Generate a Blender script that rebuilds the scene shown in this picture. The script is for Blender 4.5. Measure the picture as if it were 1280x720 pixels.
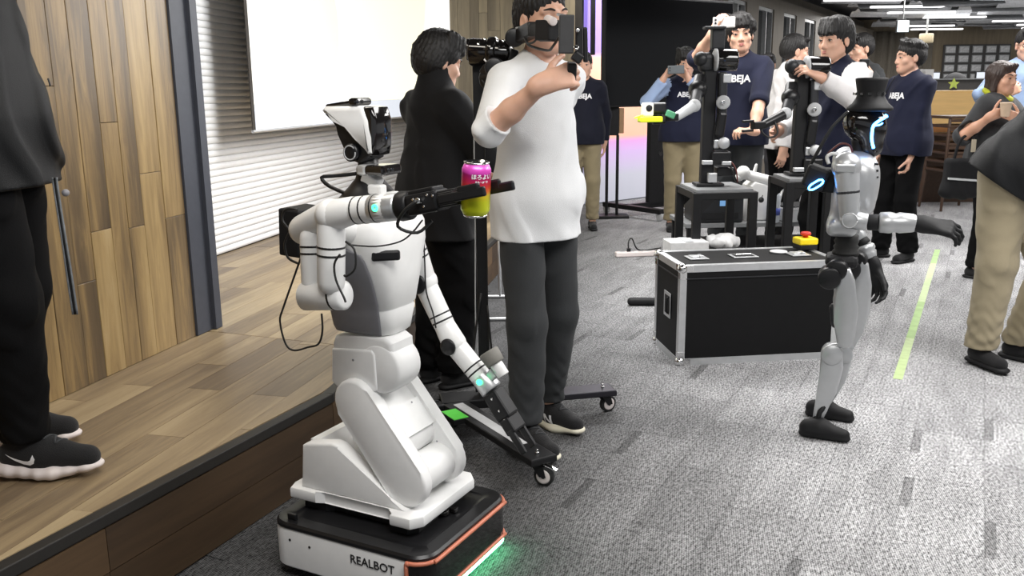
import bpy, bmesh, math, random
import numpy as np
from mathutils import Vector, Matrix
from mathutils.bvhtree import BVHTree

for o in list(bpy.data.objects):
    bpy.data.objects.remove(o)
S = bpy.context.scene
COL = S.collection
PI = math.pi

# ------------------------------------------------------------ camera
FPX, CAMH, HORY, ROLL = 1120.0, 1.35, 112.0, 0.0107
PITCH = math.atan((360 - HORY) / FPX)
_c, _s = math.cos(ROLL), math.sin(ROLL)
_F = np.array([0, math.cos(PITCH), -math.sin(PITCH)])
_R0 = np.array([1.0, 0, 0]); _U0 = np.cross(_R0, _F)
_R = _c * _R0 - _s * _U0
_U = _c * _U0 + _s * _R0
_C = np.array([0, 0, CAMH])
cam = bpy.data.cameras.new('camera')
cam.sensor_fit = 'HORIZONTAL'; cam.sensor_width = 36.0
cam.lens = FPX * 36.0 / 1280.0
cam.clip_start = 0.05; cam.clip_end = 200
camo = bpy.data.objects.new('camera', cam); COL.objects.link(camo)
camo.matrix_world = Matrix(((_R[0], _U[0], -_F[0], _C[0]), (_R[1], _U[1], -_F[1], _C[1]), (_R[2], _U[2], -_F[2], _C[2]), (0, 0, 0, 1)))
S.camera = camo

# ------------------------------------------------------------ world, exposure, lamps
S.view_settings.view_transform = 'Standard'
S.view_settings.look = 'None'
S.view_settings.gamma = 1.0
S.view_settings.use_curve_mapping = False
S.view_settings.exposure = 0.1
W = bpy.data.worlds.new('room_ambient'); S.world = W
W.use_nodes = True
W.node_tree.nodes['Background'].inputs[0].default_value = (0.93, 0.96, 1.0, 1)
W.node_tree.nodes['Background'].inputs[1].default_value = 0.42

def area(name, loc, size, power, col=(1, 1, 1), target=None, spread=None):
    l = bpy.data.lights.new(name, 'AREA'); l.shape = 'RECTANGLE'
    l.size, l.size_y = size; l.energy = power; l.color = col
    if spread: l.spread = spread
    o = bpy.data.objects.new(name, l); COL.objects.link(o); o.location = loc
    if target is not None:
        d = Vector(target) - Vector(loc)
        o.rotation_euler = d.to_track_quat('-Z', 'Y').to_euler()
    return o
# ceiling luminaires of the hall (above the frame)
area('ceiling_light', (0.4, 1.0, 2.62), (1.8, 1.0), 70, (1, .98, .95))
area('ceiling_light', (2.8, 3.2, 2.62), (2.2, 1.6), 130, (1, .98, .96))
area('ceiling_light', (1.2, 6.2, 2.62), (2.0, 1.2), 90, (1, .98, .96))
area('ceiling_light', (4.6, 7.0, 2.62), (2.4, 1.6), 150, (1, .98, .96))
area('ceiling_light', (2.0, 10.2, 2.62), (2.4, 1.0), 60, (1, .98, .96))
area('ceiling_light', (7.0, 12.5, 2.62), (3.0, 2.0), 190, (1, .98, .96))
area('ceiling_light', (8.0, 18.5, 2.62), (4.0, 3.0), 260, (1, .98, .96))
# wash lights over the stage shutter
area('wash_light', (-0.35, 5.4, 2.62), (0.6, 3.6), 105, (1, 1, 1), target=(-2.0, 6.2, 0.7))
area('wash_light', (-1.05, 2.7, 2.62), (0.4, 1.8), 22, (1, .93, .82), target=(-1.6, 2.8, 1.5))
# ------------------------------------------------------------ helpers
def V(*a): return np.array(a, float)
def nrm(v):
    v = np.asarray(v, float); return v / (np.linalg.norm(v) + 1e-12)
def ray(x, y): return _F + _R * (x - 640) / FPX - _U * (y - 360) / FPX
def at(x, y, Y):
    """world point seen at pixel x,y on the vertical plane at distance Y"""
    d = ray(x, y); return _C + d * (Y / d[1])
def fl(x, y, z=0.0):
    """world point seen at pixel x,y on the horizontal plane at height z"""
    d = ray(x, y); return _C + d * ((z - CAMH) / d[2])
def onplane(x, y, p, n):
    d = ray(x, y); n = np.asarray(n, float)
    return _C + d * (((np.asarray(p) - _C) @ n) / (d @ n))

def prop(o, label=None, cat=None, group=None, kind=None):
    if label: o['label'] = label
    if cat: o['category'] = cat
    if group: o['group'] = group
    if kind: o['kind'] = kind
    return o
def thing(name, label, cat, loc=(0, 0, 0), rz=0.0, group=None):
    o = bpy.data.objects.new(name, None); COL.objects.link(o)
    o.empty_display_size = 0.1
    o.location = tuple(loc); o.rotation_euler = (0, 0, rz)
    return prop(o, label, cat, group)
def link(name, me, parent=None, label=None):
    o = bpy.data.objects.new(name, me); COL.objects.link(o)
    if parent is not None: o.parent = parent
    if label: o['label'] = label
    return o
def copytree(o, parent=None):
    c = o.copy(); COL.objects.link(c)
    if parent is not None: c.parent = parent
    for ch in list(o.children): copytree(ch, c)
    return c

class MB:
    """collects simple solids into one mesh"""
    def __init__(s): s.bm = bmesh.new(); s.mi = 0; s.sm = False
    def _fin(s, faces):
        for f in faces: f.material_index = s.mi; f.smooth = s.sm
    def mat(s, i): s.mi = i; return s
    def box(s, c, size, rot=None, bev=0.0, seg=2):
        r = bmesh.ops.create_cube(s.bm, size=1.0); vs = r['verts']
        M = Matrix.Translation(Vector(c)) @ (rot.to_4x4() if rot is not None else Matrix.Identity(4)) @ Matrix.Diagonal((size[0], size[1], size[2], 1))
        bmesh.ops.transform(s.bm, matrix=M, verts=vs)
        fs = {f for v in vs for f in v.link_faces}
        if bev > 0:
            es = list({e for v in vs for e in v.link_edges})
            rr = bmesh.ops.bevel(s.bm, geom=es + vs, offset=bev, segments=seg, profile=0.5, affect='EDGES')
            allv = {v for f in rr['faces'] for v in f.verts} | {v for v in vs if v.is_valid}
            fs = {f for v in allv for f in v.link_faces}
        s._fin(fs); return s
    def ring_loft(s, rings, cap0=True, cap1=True, closed=True):
        bmv = [[s.bm.verts.new(tuple(p)) for p in r] for r in rings]
        fs = []
        n = len(bmv[0])
        for a, b in zip(bmv[:-1], bmv[1:]):
            for i in range(n if closed else n - 1):
                j = (i + 1) % n
                fs.append(s.bm.faces.new((a[i], a[j], b[j], b[i])))
        if cap0: fs.append(s.bm.faces.new(list(reversed(bmv[0]))))
        if cap1: fs.append(s.bm.faces.new(bmv[-1]))
        s._fin(fs); return s
    def lathe(s, p, axis, prof, seg=24, sq=1.0, ref=None):
        """prof: list of (t along axis, radius)"""
        p = np.asarray(p, float); ax = nrm(axis)
        ref = np.array([0, 0, 1.0]) if ref is None else np.asarray(ref, float)
        if abs(ax @ nrm(ref)) > .95: ref = np.array([0, 1.0, 0])
        u = nrm(np.cross(ref, ax)); v = np.cross(ax, u)
        rings = []
        for t, r in prof:
            r = max(r, 1e-4)
            rings.append([p + ax * t + u * (r * math.cos(2 * PI * i / seg)) + v * (r * sq * math.sin(2 * PI * i / seg)) for i in range(seg)])
        sm = s.sm; s.sm = True; s.ring_loft(rings); s.sm = sm
        return s
    def cyl(s, a, b, r0, r1=None, seg=16, bev=None):
        a = np.asarray(a, float); b = np.asarray(b, float)
        r1 = r0 if r1 is None else r1; L = np.linalg.norm(b - a)
        e = min(r0, r1, L) * .18 if bev is None else bev
        e = min(e, L * .4)
        return s.lathe(a, b - a, [(0, max(r0 - e, 1e-4)), (e * .3, r0 - e * .3), (e, r0), (L - e, r1), (L - e * .3, r1 - e * .3), (L, max(r1 - e, 1e-4))] if e > 1e-6 else [(0, r0), (L, r1)], seg)
    def capsule(s, a, b, r0, r1=None, seg=16):
        a = np.asarray(a, float); b = np.asarray(b, float)
        r1 = r0 if r1 is None else r1; L = np.linalg.norm(b - a)
        pr = [(-r0 * math.cos(x), r0 * math.sin(x)) for x in np.linspace(0.02, PI / 2, 5)] + [(L + r1 * math.sin(x), r1 * math.cos(x)) for x in np.linspace(0, PI / 2 - .02, 5)]
        return s.lathe(a, b - a, pr, seg)
    def sphere(s, c, r, seg=16, sc=(1, 1, 1)):
        rr = bmesh.ops.create_uvsphere(s.bm, u_segments=seg, v_segments=max(8, seg * 2 // 3), radius=r)
        bmesh.ops.transform(s.bm, matrix=Matrix.Translation(Vector(c)) @ Matrix.Diagonal((*sc, 1)), verts=rr['verts'])
        fs = {f for v in rr['verts'] for f in v.link_faces}
        for f in fs: f.material_index = s.mi; f.smooth = True
        return s
    def tube(s, pts, r, seg=8, smooth=3):
        P = [np.asarray(p, float) for p in pts]
        if smooth and len(P) > 2:
            Q = []
            for i in range(len(P) - 1):
                p0 = P[max(i - 1, 0)]; p1 = P[i]; p2 = P[i + 1]; p3 = P[min(i + 2, len(P) - 1)]
                for k in range(smooth):
                    t = k / smooth
                    Q.append(.5 * ((2 * p1) + (p2 - p0) * t + (2 * p0 - 5 * p1 + 4 * p2 - p3) * t * t + (3 * p1 - p0 - 3 * p2 + p3) * t ** 3))
            Q.append(P[-1]); P = Q
        rr = r if hasattr(r, '__len__') else [r] * len(P)
        if len(rr) != len(P): rr = list(np.interp(np.linspace(0, 1, len(P)), np.linspace(0, 1, len(rr)), rr))
        up = None; rings = []
        for i, p in enumerate(P):
            d = nrm(P[min(i + 1, len(P) - 1)] - P[max(i - 1, 0)])
            if up is None:
                up = np.array([0, 0, 1.0]) if abs(d[2]) < .9 else np.array([1.0, 0, 0])
            u = nrm(np.cross(up, d)); v = np.cross(d, u); up = v
            rings.append([p + u * rr[i] * math.cos(2 * PI * k / seg) + v * rr[i] * math.sin(2 * PI * k / seg) for k in range(seg)])
        sm = s.sm; s.sm = True; s.ring_loft(rings); s.sm = sm
        return s
    def prism(s, poly, vec, bev=0.0, seg=2):
        """planar outline extruded along vec"""
        vec = np.asarray(vec, float); P = [np.asarray(p, float) for p in poly]
        n = np.zeros(3)
        for i in range(len(P)): n += np.cross(P[i], P[(i + 1) % len(P)])
        if n @ vec > 0: P = P[::-1]
        a = [s.bm.verts.new(tuple(p)) for p in P]; b = [s.bm.verts.new(tuple(p + vec)) for p in P]
        fs = [s.bm.faces.new(a), s.bm.faces.new(b[::-1])]
        N = len(a)
        for i in range(N):
            j = (i + 1) % N
            fs.append(s.bm.faces.new((a[j], a[i], b[i], b[j])))
        if bev > 0:
            es = [e for f in fs[:2] for e in f.edges]
            rr = bmesh.ops.bevel(s.bm, geom=list(set(es)), offset=bev, segments=seg, profile=.5, affect='EDGES')
            fs = list({f for f in rr['faces']} | {f for f in fs if f.is_valid} | {g for f in rr['faces'] for v in f.verts for g in v.link_faces})
        s._fin(fs); return s
    def quad(s, pts):
        fs = [s.bm.faces.new([s.bm.verts.new(tuple(p)) for p in pts])]; s._fin(fs); return s
    def mesh(s, name, mats):
        me = bpy.data.meshes.new(name)
        bmesh.ops.recalc_face_normals(s.bm, faces=s.bm.faces[:])
        s.bm.to_mesh(me); s.bm.free()
        for m in (mats if isinstance(mats, (list, tuple)) else [mats]): me.materials.append(m)
        return me
    def build(s, name, mats, parent=None, label=None, auto=None):
        me = s.mesh(name, mats)
        o = link(name, me, parent, label)
        return o

def smooth_by_angle(o, deg=35):
    me = o.data
    bm = bmesh.new(); bm.from_mesh(me)
    for f in bm.faces: f.smooth = True
    for e in bm.edges:
        if len(e.link_faces) == 2 and e.calc_face_angle(0) > math.radians(deg): e.smooth = False
    bm.to_mesh(me); bm.free()
    return o

def rotz(a): return Matrix.Rotation(a, 3, 'Z')
def frame(x, y, z): # columns
    return Matrix(((x[0], y[0], z[0]), (x[1], y[1], z[1]), (x[2], y[2], z[2])))

def clip_poly(poly, a, b):
    """keep the part of a 2-D polygon to the left of a->b"""
    out = []; n = len(poly)
    def sd(p): return (b[0] - a[0]) * (p[1] - a[1]) - (b[1] - a[1]) * (p[0] - a[0])
    for i in range(n):
        p, q = poly[i], poly[(i + 1) % n]; dp, dq = sd(p), sd(q)
        if dp >= 0: out.append(p)
        if (dp >= 0) != (dq >= 0):
            t = dp / (dp - dq); out.append((p[0] + (q[0] - p[0]) * t, p[1] + (q[1] - p[1]) * t))
    return out
def clip_convex(poly, region):
    for i in range(len(region)):
        poly = clip_poly(poly, region[i], region[(i + 1) % len(region)])
        if len(poly) < 3: return []
    return poly

def text_mesh(txt, size, align='CENTER', bold=0.0, extrude=0.0):
    c = bpy.data.curves.new('txt', 'FONT'); c.body = txt; c.size = size
    c.align_x = align; c.align_y = 'CENTER'; c.offset = bold; c.extrude = extrude; c.resolution_u = 3
    o = bpy.data.objects.new('txt', c); COL.objects.link(o)
    dg = bpy.context.evaluated_depsgraph_get(); dg.update()
    me = bpy.data.meshes.new_from_object(o.evaluated_get(dg))
    bpy.data.objects.remove(o); bpy.data.curves.remove(c)
    me.materials.clear()
    return me
def text_on(txt, size, origin, xdir, ydir, m, name, parent=None, bold=0.0, align='CENTER', thick=.0012, wrap=None):
    me = text_mesh(txt, size, align, bold, thick * .5)
    x, y = nrm(xdir), nrm(ydir); z = np.cross(x, y); o3 = np.asarray(origin, float)
    for v in me.vertices:
        p = o3 + x * v.co.x + y * v.co.y + z * (v.co.z + thick * .5)
        if wrap is not None:
            loc, n, i, d = wrap.ray_cast(Vector(p + z * .3), Vector(-z))
            if loc is not None: p = np.array(loc) + z * (.0025 + v.co.z)
        v.co = p
    me.materials.append(m); me.name = name
    return link(name, me, parent)

# ------------------------------------------------------------ materials
def newmat(name):
    m = bpy.data.materials.new(name); m.use_nodes = True
    nt = m.node_tree; b = nt.nodes['Principled BSDF']
    return m, nt, b
def srgb(*c):
    r = []
    for v in c:
        v /= 255.0
        r.append(v / 12.92 if v <= .04045 else ((v + .055) / 1.055) ** 2.4)
    return tuple(r)
def mat(name, col, rough=.5, metal=0.0, var=.08, scale=30.0, bump=0.0, bscale=200.0, stretch=None, sheen=0.0, coat=0.0, spec=.5, sss=0.0, trans=0.0):
    m, nt, b = newmat(name)
    N = nt.nodes.new; L = nt.links.new
    b.inputs['Roughness'].default_value = rough; b.inputs['Metallic'].default_value = metal
    b.inputs['Specular IOR Level'].default_value = spec
    if sheen: b.inputs['Sheen Weight'].default_value = sheen; b.inputs['Sheen Roughness'].default_value = .5
    if coat: b.inputs['Coat Weight'].default_value = coat; b.inputs['Coat Roughness'].default_value = .08
    if sss:
        b.inputs['Subsurface Weight'].default_value = sss; b.inputs['Subsurface Radius'].default_value = (.02, .008, .004); b.inputs['Subsurface Scale'].default_value = .3
    if trans: b.inputs['Transmission Weight'].default_value = trans
    tc = N('ShaderNodeTexCoord'); mp = N('ShaderNodeMapping'); L(tc.outputs['Object'], mp.inputs['Vector'])
    if stretch: mp.inputs['Scale'].default_value = stretch
    nz = N('ShaderNodeTexNoise'); nz.inputs['Scale'].default_value = scale; nz.inputs['Detail'].default_value = 4
    L(mp.outputs[0], nz.inputs['Vector'])
    cr = N('ShaderNodeValToRGB'); c = np.array(col[:3])
    cr.color_ramp.elements[0].position = .3; cr.color_ramp.elements[1].position = .7
    cr.color_ramp.elements[0].color = (*np.clip(c * (1 - var), 0, 1), 1); cr.color_ramp.elements[1].color = (*np.clip(c * (1 + var), 0, 1), 1)
    L(nz.outputs['Fac'], cr.inputs[0]); L(cr.outputs[0], b.inputs['Base Color'])
    if bump:
        n2 = N('ShaderNodeTexNoise'); n2.inputs['Scale'].default_value = bscale; n2.inputs['Detail'].default_value = 3
        L(mp.outputs[0], n2.inputs['Vector'])
        bp = N('ShaderNodeBump'); bp.inputs['Strength'].default_value = bump; bp.inputs['Distance'].default_value = .004
        L(n2.outputs['Fac'], bp.inputs['Height']); L(bp.outputs[0], b.inputs['Normal'])
    return m
def emis(name, col, strength, base=(.02, .02, .02)):
    m, nt, b = newmat(name)
    b.inputs['Base Color'].default_value = (*base, 1); b.inputs['Emission Color'].default_value = (*col, 1); b.inputs['Emission Strength'].default_value = strength
    return m
def wood(name, along, ramp, rough=.45, freq=1.0, randmix=.6):
    """plank wood: grain stretched along a world direction (angle in xy or 'z'), tone differs per plank object"""
    m, nt, b = newmat(name); N = nt.nodes.new; L = nt.links.new
    geo = N('ShaderNodeNewGeometry'); oi = N('ShaderNodeObjectInfo')
    rot = N('ShaderNodeVectorRotate'); rot.rotation_type = 'Z_AXIS'
    L(geo.outputs['Position'], rot.inputs['Vector'])
    sc = N('ShaderNodeVectorMath'); sc.operation = 'MULTIPLY'
    if along == 'z':
        rot.inputs['Angle'].default_value = 0; sc.inputs[1].default_value = (14 * freq, 14 * freq, 1.1 * freq)
    else:
        rot.inputs['Angle'].default_value = -along; sc.inputs[1].default_value = (1.1 * freq, 14 * freq, 14 * freq)
    L(rot.outputs[0], sc.inputs[0])
    off = N('ShaderNodeVectorMath'); off.operation = 'MULTIPLY_ADD'
    comb = N('ShaderNodeCombineXYZ'); L(oi.outputs['Random'], comb.inputs[0]); L(oi.outputs['Random'], comb.inputs[1]); L(oi.outputs['Random'], comb.inputs[2])
    L(comb.outputs[0], off.inputs[0]); off.inputs[1].default_value = (37, 61, 83); L(sc.outputs[0], off.inputs[2])
    n1 = N('ShaderNodeTexNoise'); n1.inputs['Scale'].default_value = 2.2; n1.inputs['Detail'].default_value = 6; n1.inputs['Roughness'].default_value = .65; n1.inputs['Distortion'].default_value = .9
    L(off.outputs[0], n1.inputs['Vector'])
    n2 = N('ShaderNodeTexNoise'); n2.inputs['Scale'].default_value = .42; n2.inputs['Detail'].default_value = 3
    L(off.outputs[0], n2.inputs['Vector'])
    mx = N('ShaderNodeMath'); mx.operation = 'MULTIPLY_ADD'; L(n1.outputs['Fac'], mx.inputs[0]); mx.inputs[1].default_value = .62
    m2 = N('ShaderNodeMath'); m2.operation = 'MULTIPLY_ADD'; L(n2.outputs['Fac'], m2.inputs[0]); m2.inputs[1].default_value = 1.0
    m3 = N('ShaderNodeMath'); m3.operation = 'MULTIPLY_ADD'; L(oi.outputs['Random'], m3.inputs[0]); m3.inputs[1].default_value = randmix; m3.inputs[2].default_value = -.30 - randmix / 2
    L(m3.outputs[0], m2.inputs[2]); L(m2.outputs[0], mx.inputs[2])
    cr = N('ShaderNodeValToRGB'); els = cr.color_ramp.elements
    while len(els) < len(ramp): els.new(.5)
    for e, (p, c) in zip(els, ramp): e.position = p; e.color = (*c, 1)
    L(mx.outputs[0], cr.inputs[0]); L(cr.outputs[0], b.inputs['Base Color'])
    b.inputs['Roughness'].default_value = rough
    bp = N('ShaderNodeBump'); bp.inputs['Strength'].default_value = .15; bp.inputs['Distance'].default_value = .002
    L(n1.outputs['Fac'], bp.inputs['Height']); L(bp.outputs[0], b.inputs['Normal'])
    return m

M = {}
M['white_plastic'] = mat('white_plastic', (.84, .84, .83), .32, var=.02, coat=.15)
M['white_shell'] = mat('white_shell', (.83, .83, .825), .42, var=.02)
M['gray_plastic'] = mat('gray_plastic', (.23, .23, .25), .5, var=.04)
M['table_gray'] = mat('table_gray', (.20, .205, .21), .45, var=.05)
M['screen_black'] = mat('screen_black', (.004, .004, .0045), .12, var=.05, spec=.25)
M['gray_light'] = mat('gray_light', (.45, .46, .47), .5, var=.05)
M['black_plastic'] = mat('black_plastic', (.009, .009, .010), .35, var=.1, spec=.4)
M['black_gloss'] = mat('black_gloss', (.008, .007, .007), .08, var=.05, coat=.5)
M['black_matte'] = mat('black_matte', (.010, .010, .011), .65, var=.15, spec=.3)
M['black_metal'] = mat('black_metal', (.009, .009, .010), .45, 0, var=.1, spec=.3)
M['graphite'] = mat('graphite', (.026, .027, .030), .42, .2, var=.1, spec=.4)
M['rubber'] = mat('rubber', (.015, .015, .015), .8, var=.1)
M['alu'] = mat('alu', (.62, .63, .64), .38, .75, var=.05)
M['silver_paint'] = mat('silver_paint', (.50, .51, .52), .34, .55, var=.03)
M['chrome'] = mat('chrome', (.8, .8, .8), .15, 1.0, var=.02)
M['post_blue'] = mat('post_blue_gray', (.050, .056, .075), .55, var=.06)
M['cable'] = mat('cable_black', (.012, .012, .012), .5)
M['cable_white'] = mat('cable_white', (.75, .75, .74), .5)
M['orange'] = mat('orange_trim', srgb(198, 118, 92), .4, var=.05)
M['green_sticker'] = mat('green_sticker', srgb(90, 215, 70), .5, var=.05)
M['tape_green'] = mat('tape_green', srgb(150, 185, 108), .4, var=.15, scale=14)
M['yellow'] = mat('yellow_plastic', srgb(250, 220, 20), .4, var=.03)
M['neon'] = mat('fluorescent_yellow', srgb(225, 250, 30), .5, var=.04)
M['red'] = mat('red_plastic', srgb(200, 45, 30), .4, var=.05)
M['skin'] = mat('skin', srgb(208, 164, 141), .5, var=.06, scale=18, sss=.12)
M['skin_tan'] = mat('skin_tan', srgb(192, 146, 121), .5, var=.06, scale=18, sss=.12)
M['lips'] = mat('lips', srgb(186, 118, 110), .45, var=.05)
M['eye_white'] = mat('eye_white', (.75, .73, .7), .25, var=.02)
M['iris'] = mat('iris', (.012, .007, .005), .15, var=.1)
M['hair'] = mat('hair_black', (.008, .007, .007), .55, var=.3, scale=60, bump=.5, bscale=140, stretch=(3, 3, .35))
M['hair_brown'] = mat('hair_brown', (.035, .02, .015), .42, var=.3, scale=60, bump=.5, bscale=140, stretch=(3, 3, .35))
def cloth(name, col, **k):
    d = dict(rough=.85, var=.07, scale=8, bump=.25, bscale=350, sheen=.12, spec=.25); d.update(k)
    return mat(name, col, **d)
M['jacket_black'] = cloth('jacket_black', (.008, .008, .009), sheen=.03)
M['jacket_black2'] = cloth('jacket_dark', (.0055, .006, .007), sheen=.0, rough=.6, spec=.28)
M['pants_black'] = cloth('pants_black', (.004, .004, .0045), sheen=0.0, spec=.12)
M['knit_white'] = cloth('knit_white', (.74, .75, .76), bump=.35, bscale=420, var=.03)
M['trousers_gray'] = cloth('trousers_charcoal', (.030, .032, .034), sheen=.05)
M['navy'] = cloth('navy_cotton', (.0085, .0105, .028), sheen=.04)
M['navy_dark'] = cloth('navy_dark', (.007, .008, .017), sheen=.03)
M['khaki'] = cloth('khaki_cotton', srgb(128, 117, 92))
M['khaki_light'] = cloth('khaki_light', srgb(156, 145, 120))
M['shirt_blue'] = cloth('shirt_light_blue', srgb(150, 170, 205))
M['denim_blue'] = cloth('shirt_denim', srgb(122, 140, 168))
M['shirt_white'] = cloth('shirt_white', (.72, .70, .70))
M['shirt_gray'] = cloth('shirt_dark_gray', (.030, .031, .033))
M['collar_lime'] = cloth('collar_lime', srgb(165, 170, 40))
M['sole_white'] = mat('sole_white', srgb(225, 215, 212), .6, var=.04)
M['sole_cream'] = mat('sole_cream', srgb(225, 220, 200), .6, var=.04)
M['shoe_black'] = cloth('shoe_black', (.012, .012, .013), bump=.5)
M['shoe_gray'] = cloth('shoe_dark_gray', (.04, .042, .045), bump=.4)
M['print_white'] = mat('print_white', (.82, .82, .84), .6, var=.02)
M['print_dark'] = mat('print_dark', (.07, .07, .075), .5, var=.02)
# ------------------------------------------------------------ the setting
def carpet_mat(name, tiled):
    m, nt, b = newmat(name); N = nt.nodes.new; L = nt.links.new
    def math_(op, a, bb=None, cc=None, clamp=False):
        n = N('ShaderNodeMath'); n.operation = op; n.use_clamp = clamp
        for i, v in enumerate((a, bb, cc)):
            if v is None: continue
            if hasattr(v, 'is_linked') or hasattr(v, 'links'): L(v, n.inputs[i])
            else: n.inputs[i].default_value = v
        return n.outputs[0]
    geo = N('ShaderNodeNewGeometry'); sx = N('ShaderNodeSeparateXYZ'); L(geo.outputs['Position'], sx.inputs[0])
    rot = N('ShaderNodeVectorRotate'); rot.rotation_type = 'Z_AXIS'; rot.inputs['Angle'].default_value = -math.atan2(.89, .46)
    L(geo.outputs['Position'], rot.inputs['Vector'])
    sr = N('ShaderNodeSeparateXYZ'); L(rot.outputs[0], sr.inputs[0])
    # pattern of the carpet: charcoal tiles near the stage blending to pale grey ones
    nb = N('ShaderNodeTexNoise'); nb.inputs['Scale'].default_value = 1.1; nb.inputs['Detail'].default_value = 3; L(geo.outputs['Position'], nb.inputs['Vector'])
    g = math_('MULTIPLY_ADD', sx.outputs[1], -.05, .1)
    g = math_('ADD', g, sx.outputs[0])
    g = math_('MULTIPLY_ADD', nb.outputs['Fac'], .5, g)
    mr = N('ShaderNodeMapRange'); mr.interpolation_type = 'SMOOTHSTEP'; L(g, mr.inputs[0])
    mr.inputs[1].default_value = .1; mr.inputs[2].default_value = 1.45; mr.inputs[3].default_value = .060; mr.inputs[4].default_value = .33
    # weave
    n1 = N('ShaderNodeTexNoise'); n1.inputs['Scale'].default_value = 1; n1.inputs['Detail'].default_value = 2
    st = N('ShaderNodeVectorMath'); st.operation = 'MULTIPLY'; st.inputs[1].default_value = (48, 120, 1); L(rot.outputs[0], st.inputs[0]); L(st.outputs[0], n1.inputs['Vector'])
    n2 = N('ShaderNodeTexNoise'); n2.inputs['Scale'].default_value = 150; n2.inputs['Detail'].default_value = 2; L(geo.outputs['Position'], n2.inputs['Vector'])
    sum_ = math_('ADD', sr.outputs[0], sr.outputs[1])
    dif = math_('SUBTRACT', sr.outputs[0], sr.outputs[1])
    w1 = math_('SINE', math_('MULTIPLY', sum_, 2 * PI / .020)); w2 = math_('SINE', math_('MULTIPLY', dif, 2 * PI / .011))
    wv = math_('MULTIPLY', w1, w2)
    wf = math_('MULTIPLY_ADD', wv, .26, math_('MULTIPLY_ADD', n1.outputs['Fac'], 1.3, math_('MULTIPLY_ADD', n2.outputs['Fac'], 1.1, -.2)))
    # wf is about 1
    wm = N('ShaderNodeMapRange'); L(wf, wm.inputs[0]); wm.inputs[1].default_value = .62; wm.inputs[2].default_value = 1.38; wm.inputs[3].default_value = .18; wm.inputs[4].default_value = 1.82
    wcl = wm.outputs[0]
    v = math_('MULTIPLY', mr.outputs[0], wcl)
    # fine wiry streaks across the tile
    n3 = N('ShaderNodeTexNoise'); n3.inputs['Scale'].default_value = 1; n3.inputs['Detail'].default_value = 3
    st3 = N('ShaderNodeVectorMath'); st3.operation = 'MULTIPLY'; st3.inputs[1].default_value = (3, 14, 1); L(rot.outputs[0], st3.inputs[0]); L(st3.outputs[0], n3.inputs['Vector'])
    v = math_('MULTIPLY', v, math_('MULTIPLY_ADD', n3.outputs['Fac'], .8, .6))
    if tiled:
        oi = N('ShaderNodeObjectInfo')
        v = math_('MULTIPLY', v, math_('MULTIPLY_ADD', oi.outputs['Random'], .22, .89))
        tc = N('ShaderNodeTexCoord'); so = N('ShaderNodeSeparateXYZ'); L(tc.outputs['Object'], so.inputs[0])
        ex = math_('GREATER_THAN', math_('ABSOLUTE', so.outputs[0]), .246)
        ey = math_('GREATER_THAN', math_('ABSOLUTE', so.outputs[1]), .121)
        band = math_('MULTIPLY', math_('GREATER_THAN', so.outputs[1], .093), math_('GREATER_THAN', oi.outputs['Random'], .84))
        half = math_('MULTIPLY', band, math_('GREATER_THAN', so.outputs[0], .0))
        e = math_('MULTIPLY_ADD', ex, .22, math_('MULTIPLY_ADD', ey, .14, math_('MULTIPLY', half, .42)), True)
        v = math_('MULTIPLY', v, math_('SUBTRACT', 1.0, e))
    cb = N('ShaderNodeCombineColor'); L(math_('MULTIPLY', v, 1.0), cb.inputs[0]); L(math_('MULTIPLY', v, 1.0), cb.inputs[1]); L(math_('MULTIPLY', v, 1.02), cb.inputs[2])
    L(cb.outputs[0], b.inputs['Base Color']); b.inputs['Roughness'].default_value = .9; b.inputs['Specular IOR Level'].default_value = .2
    bp = N('ShaderNodeBump'); bp.inputs['Strength'].default_value = .5; bp.inputs['Distance'].default_value = .004; L(wf, bp.inputs['Height']); L(bp.outputs[0], b.inputs['Normal'])
    return m
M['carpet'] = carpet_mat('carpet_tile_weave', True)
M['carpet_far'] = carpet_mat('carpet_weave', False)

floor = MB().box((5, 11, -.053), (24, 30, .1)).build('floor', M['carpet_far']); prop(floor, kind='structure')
# carpet tiles laid in half bond along the marking tape
ta = nrm(V(.46, .89, 0)); tb = V(ta[1], -ta[0], 0)
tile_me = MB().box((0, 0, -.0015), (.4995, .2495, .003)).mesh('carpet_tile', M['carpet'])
cand = []
for i in range(-24, 32):
    for j in range(-24, 44):
        c = ta * (.5 * i + (.25 if j % 2 else 0)) + tb * (.25 * j)
        v = c - _C; zc = v @ _F
        if zc < 1.5: continue
        px, py = 640 + FPX * (v @ _R) / zc, 360 - FPX * (v @ _U) / zc
        if -60 < px < 1340 and py < 790 and c[1] < 9.5:
            # right of the stage edge only
            e = -1.18 + .439 * (c[1] - 1.865) if c[1] < 3.06 else -.655 + .158 * (c[1] - 3.06)
            if c[0] > e - .05: cand.append((c[1], c))
cand.sort(key=lambda q: q[0])
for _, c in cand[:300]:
    o = link('carpet_tile', tile_me, floor); o.location = (c[0], c[1], 0); o.rotation_euler = (0, 0, math.atan2(ta[1], ta[0]))

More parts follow.
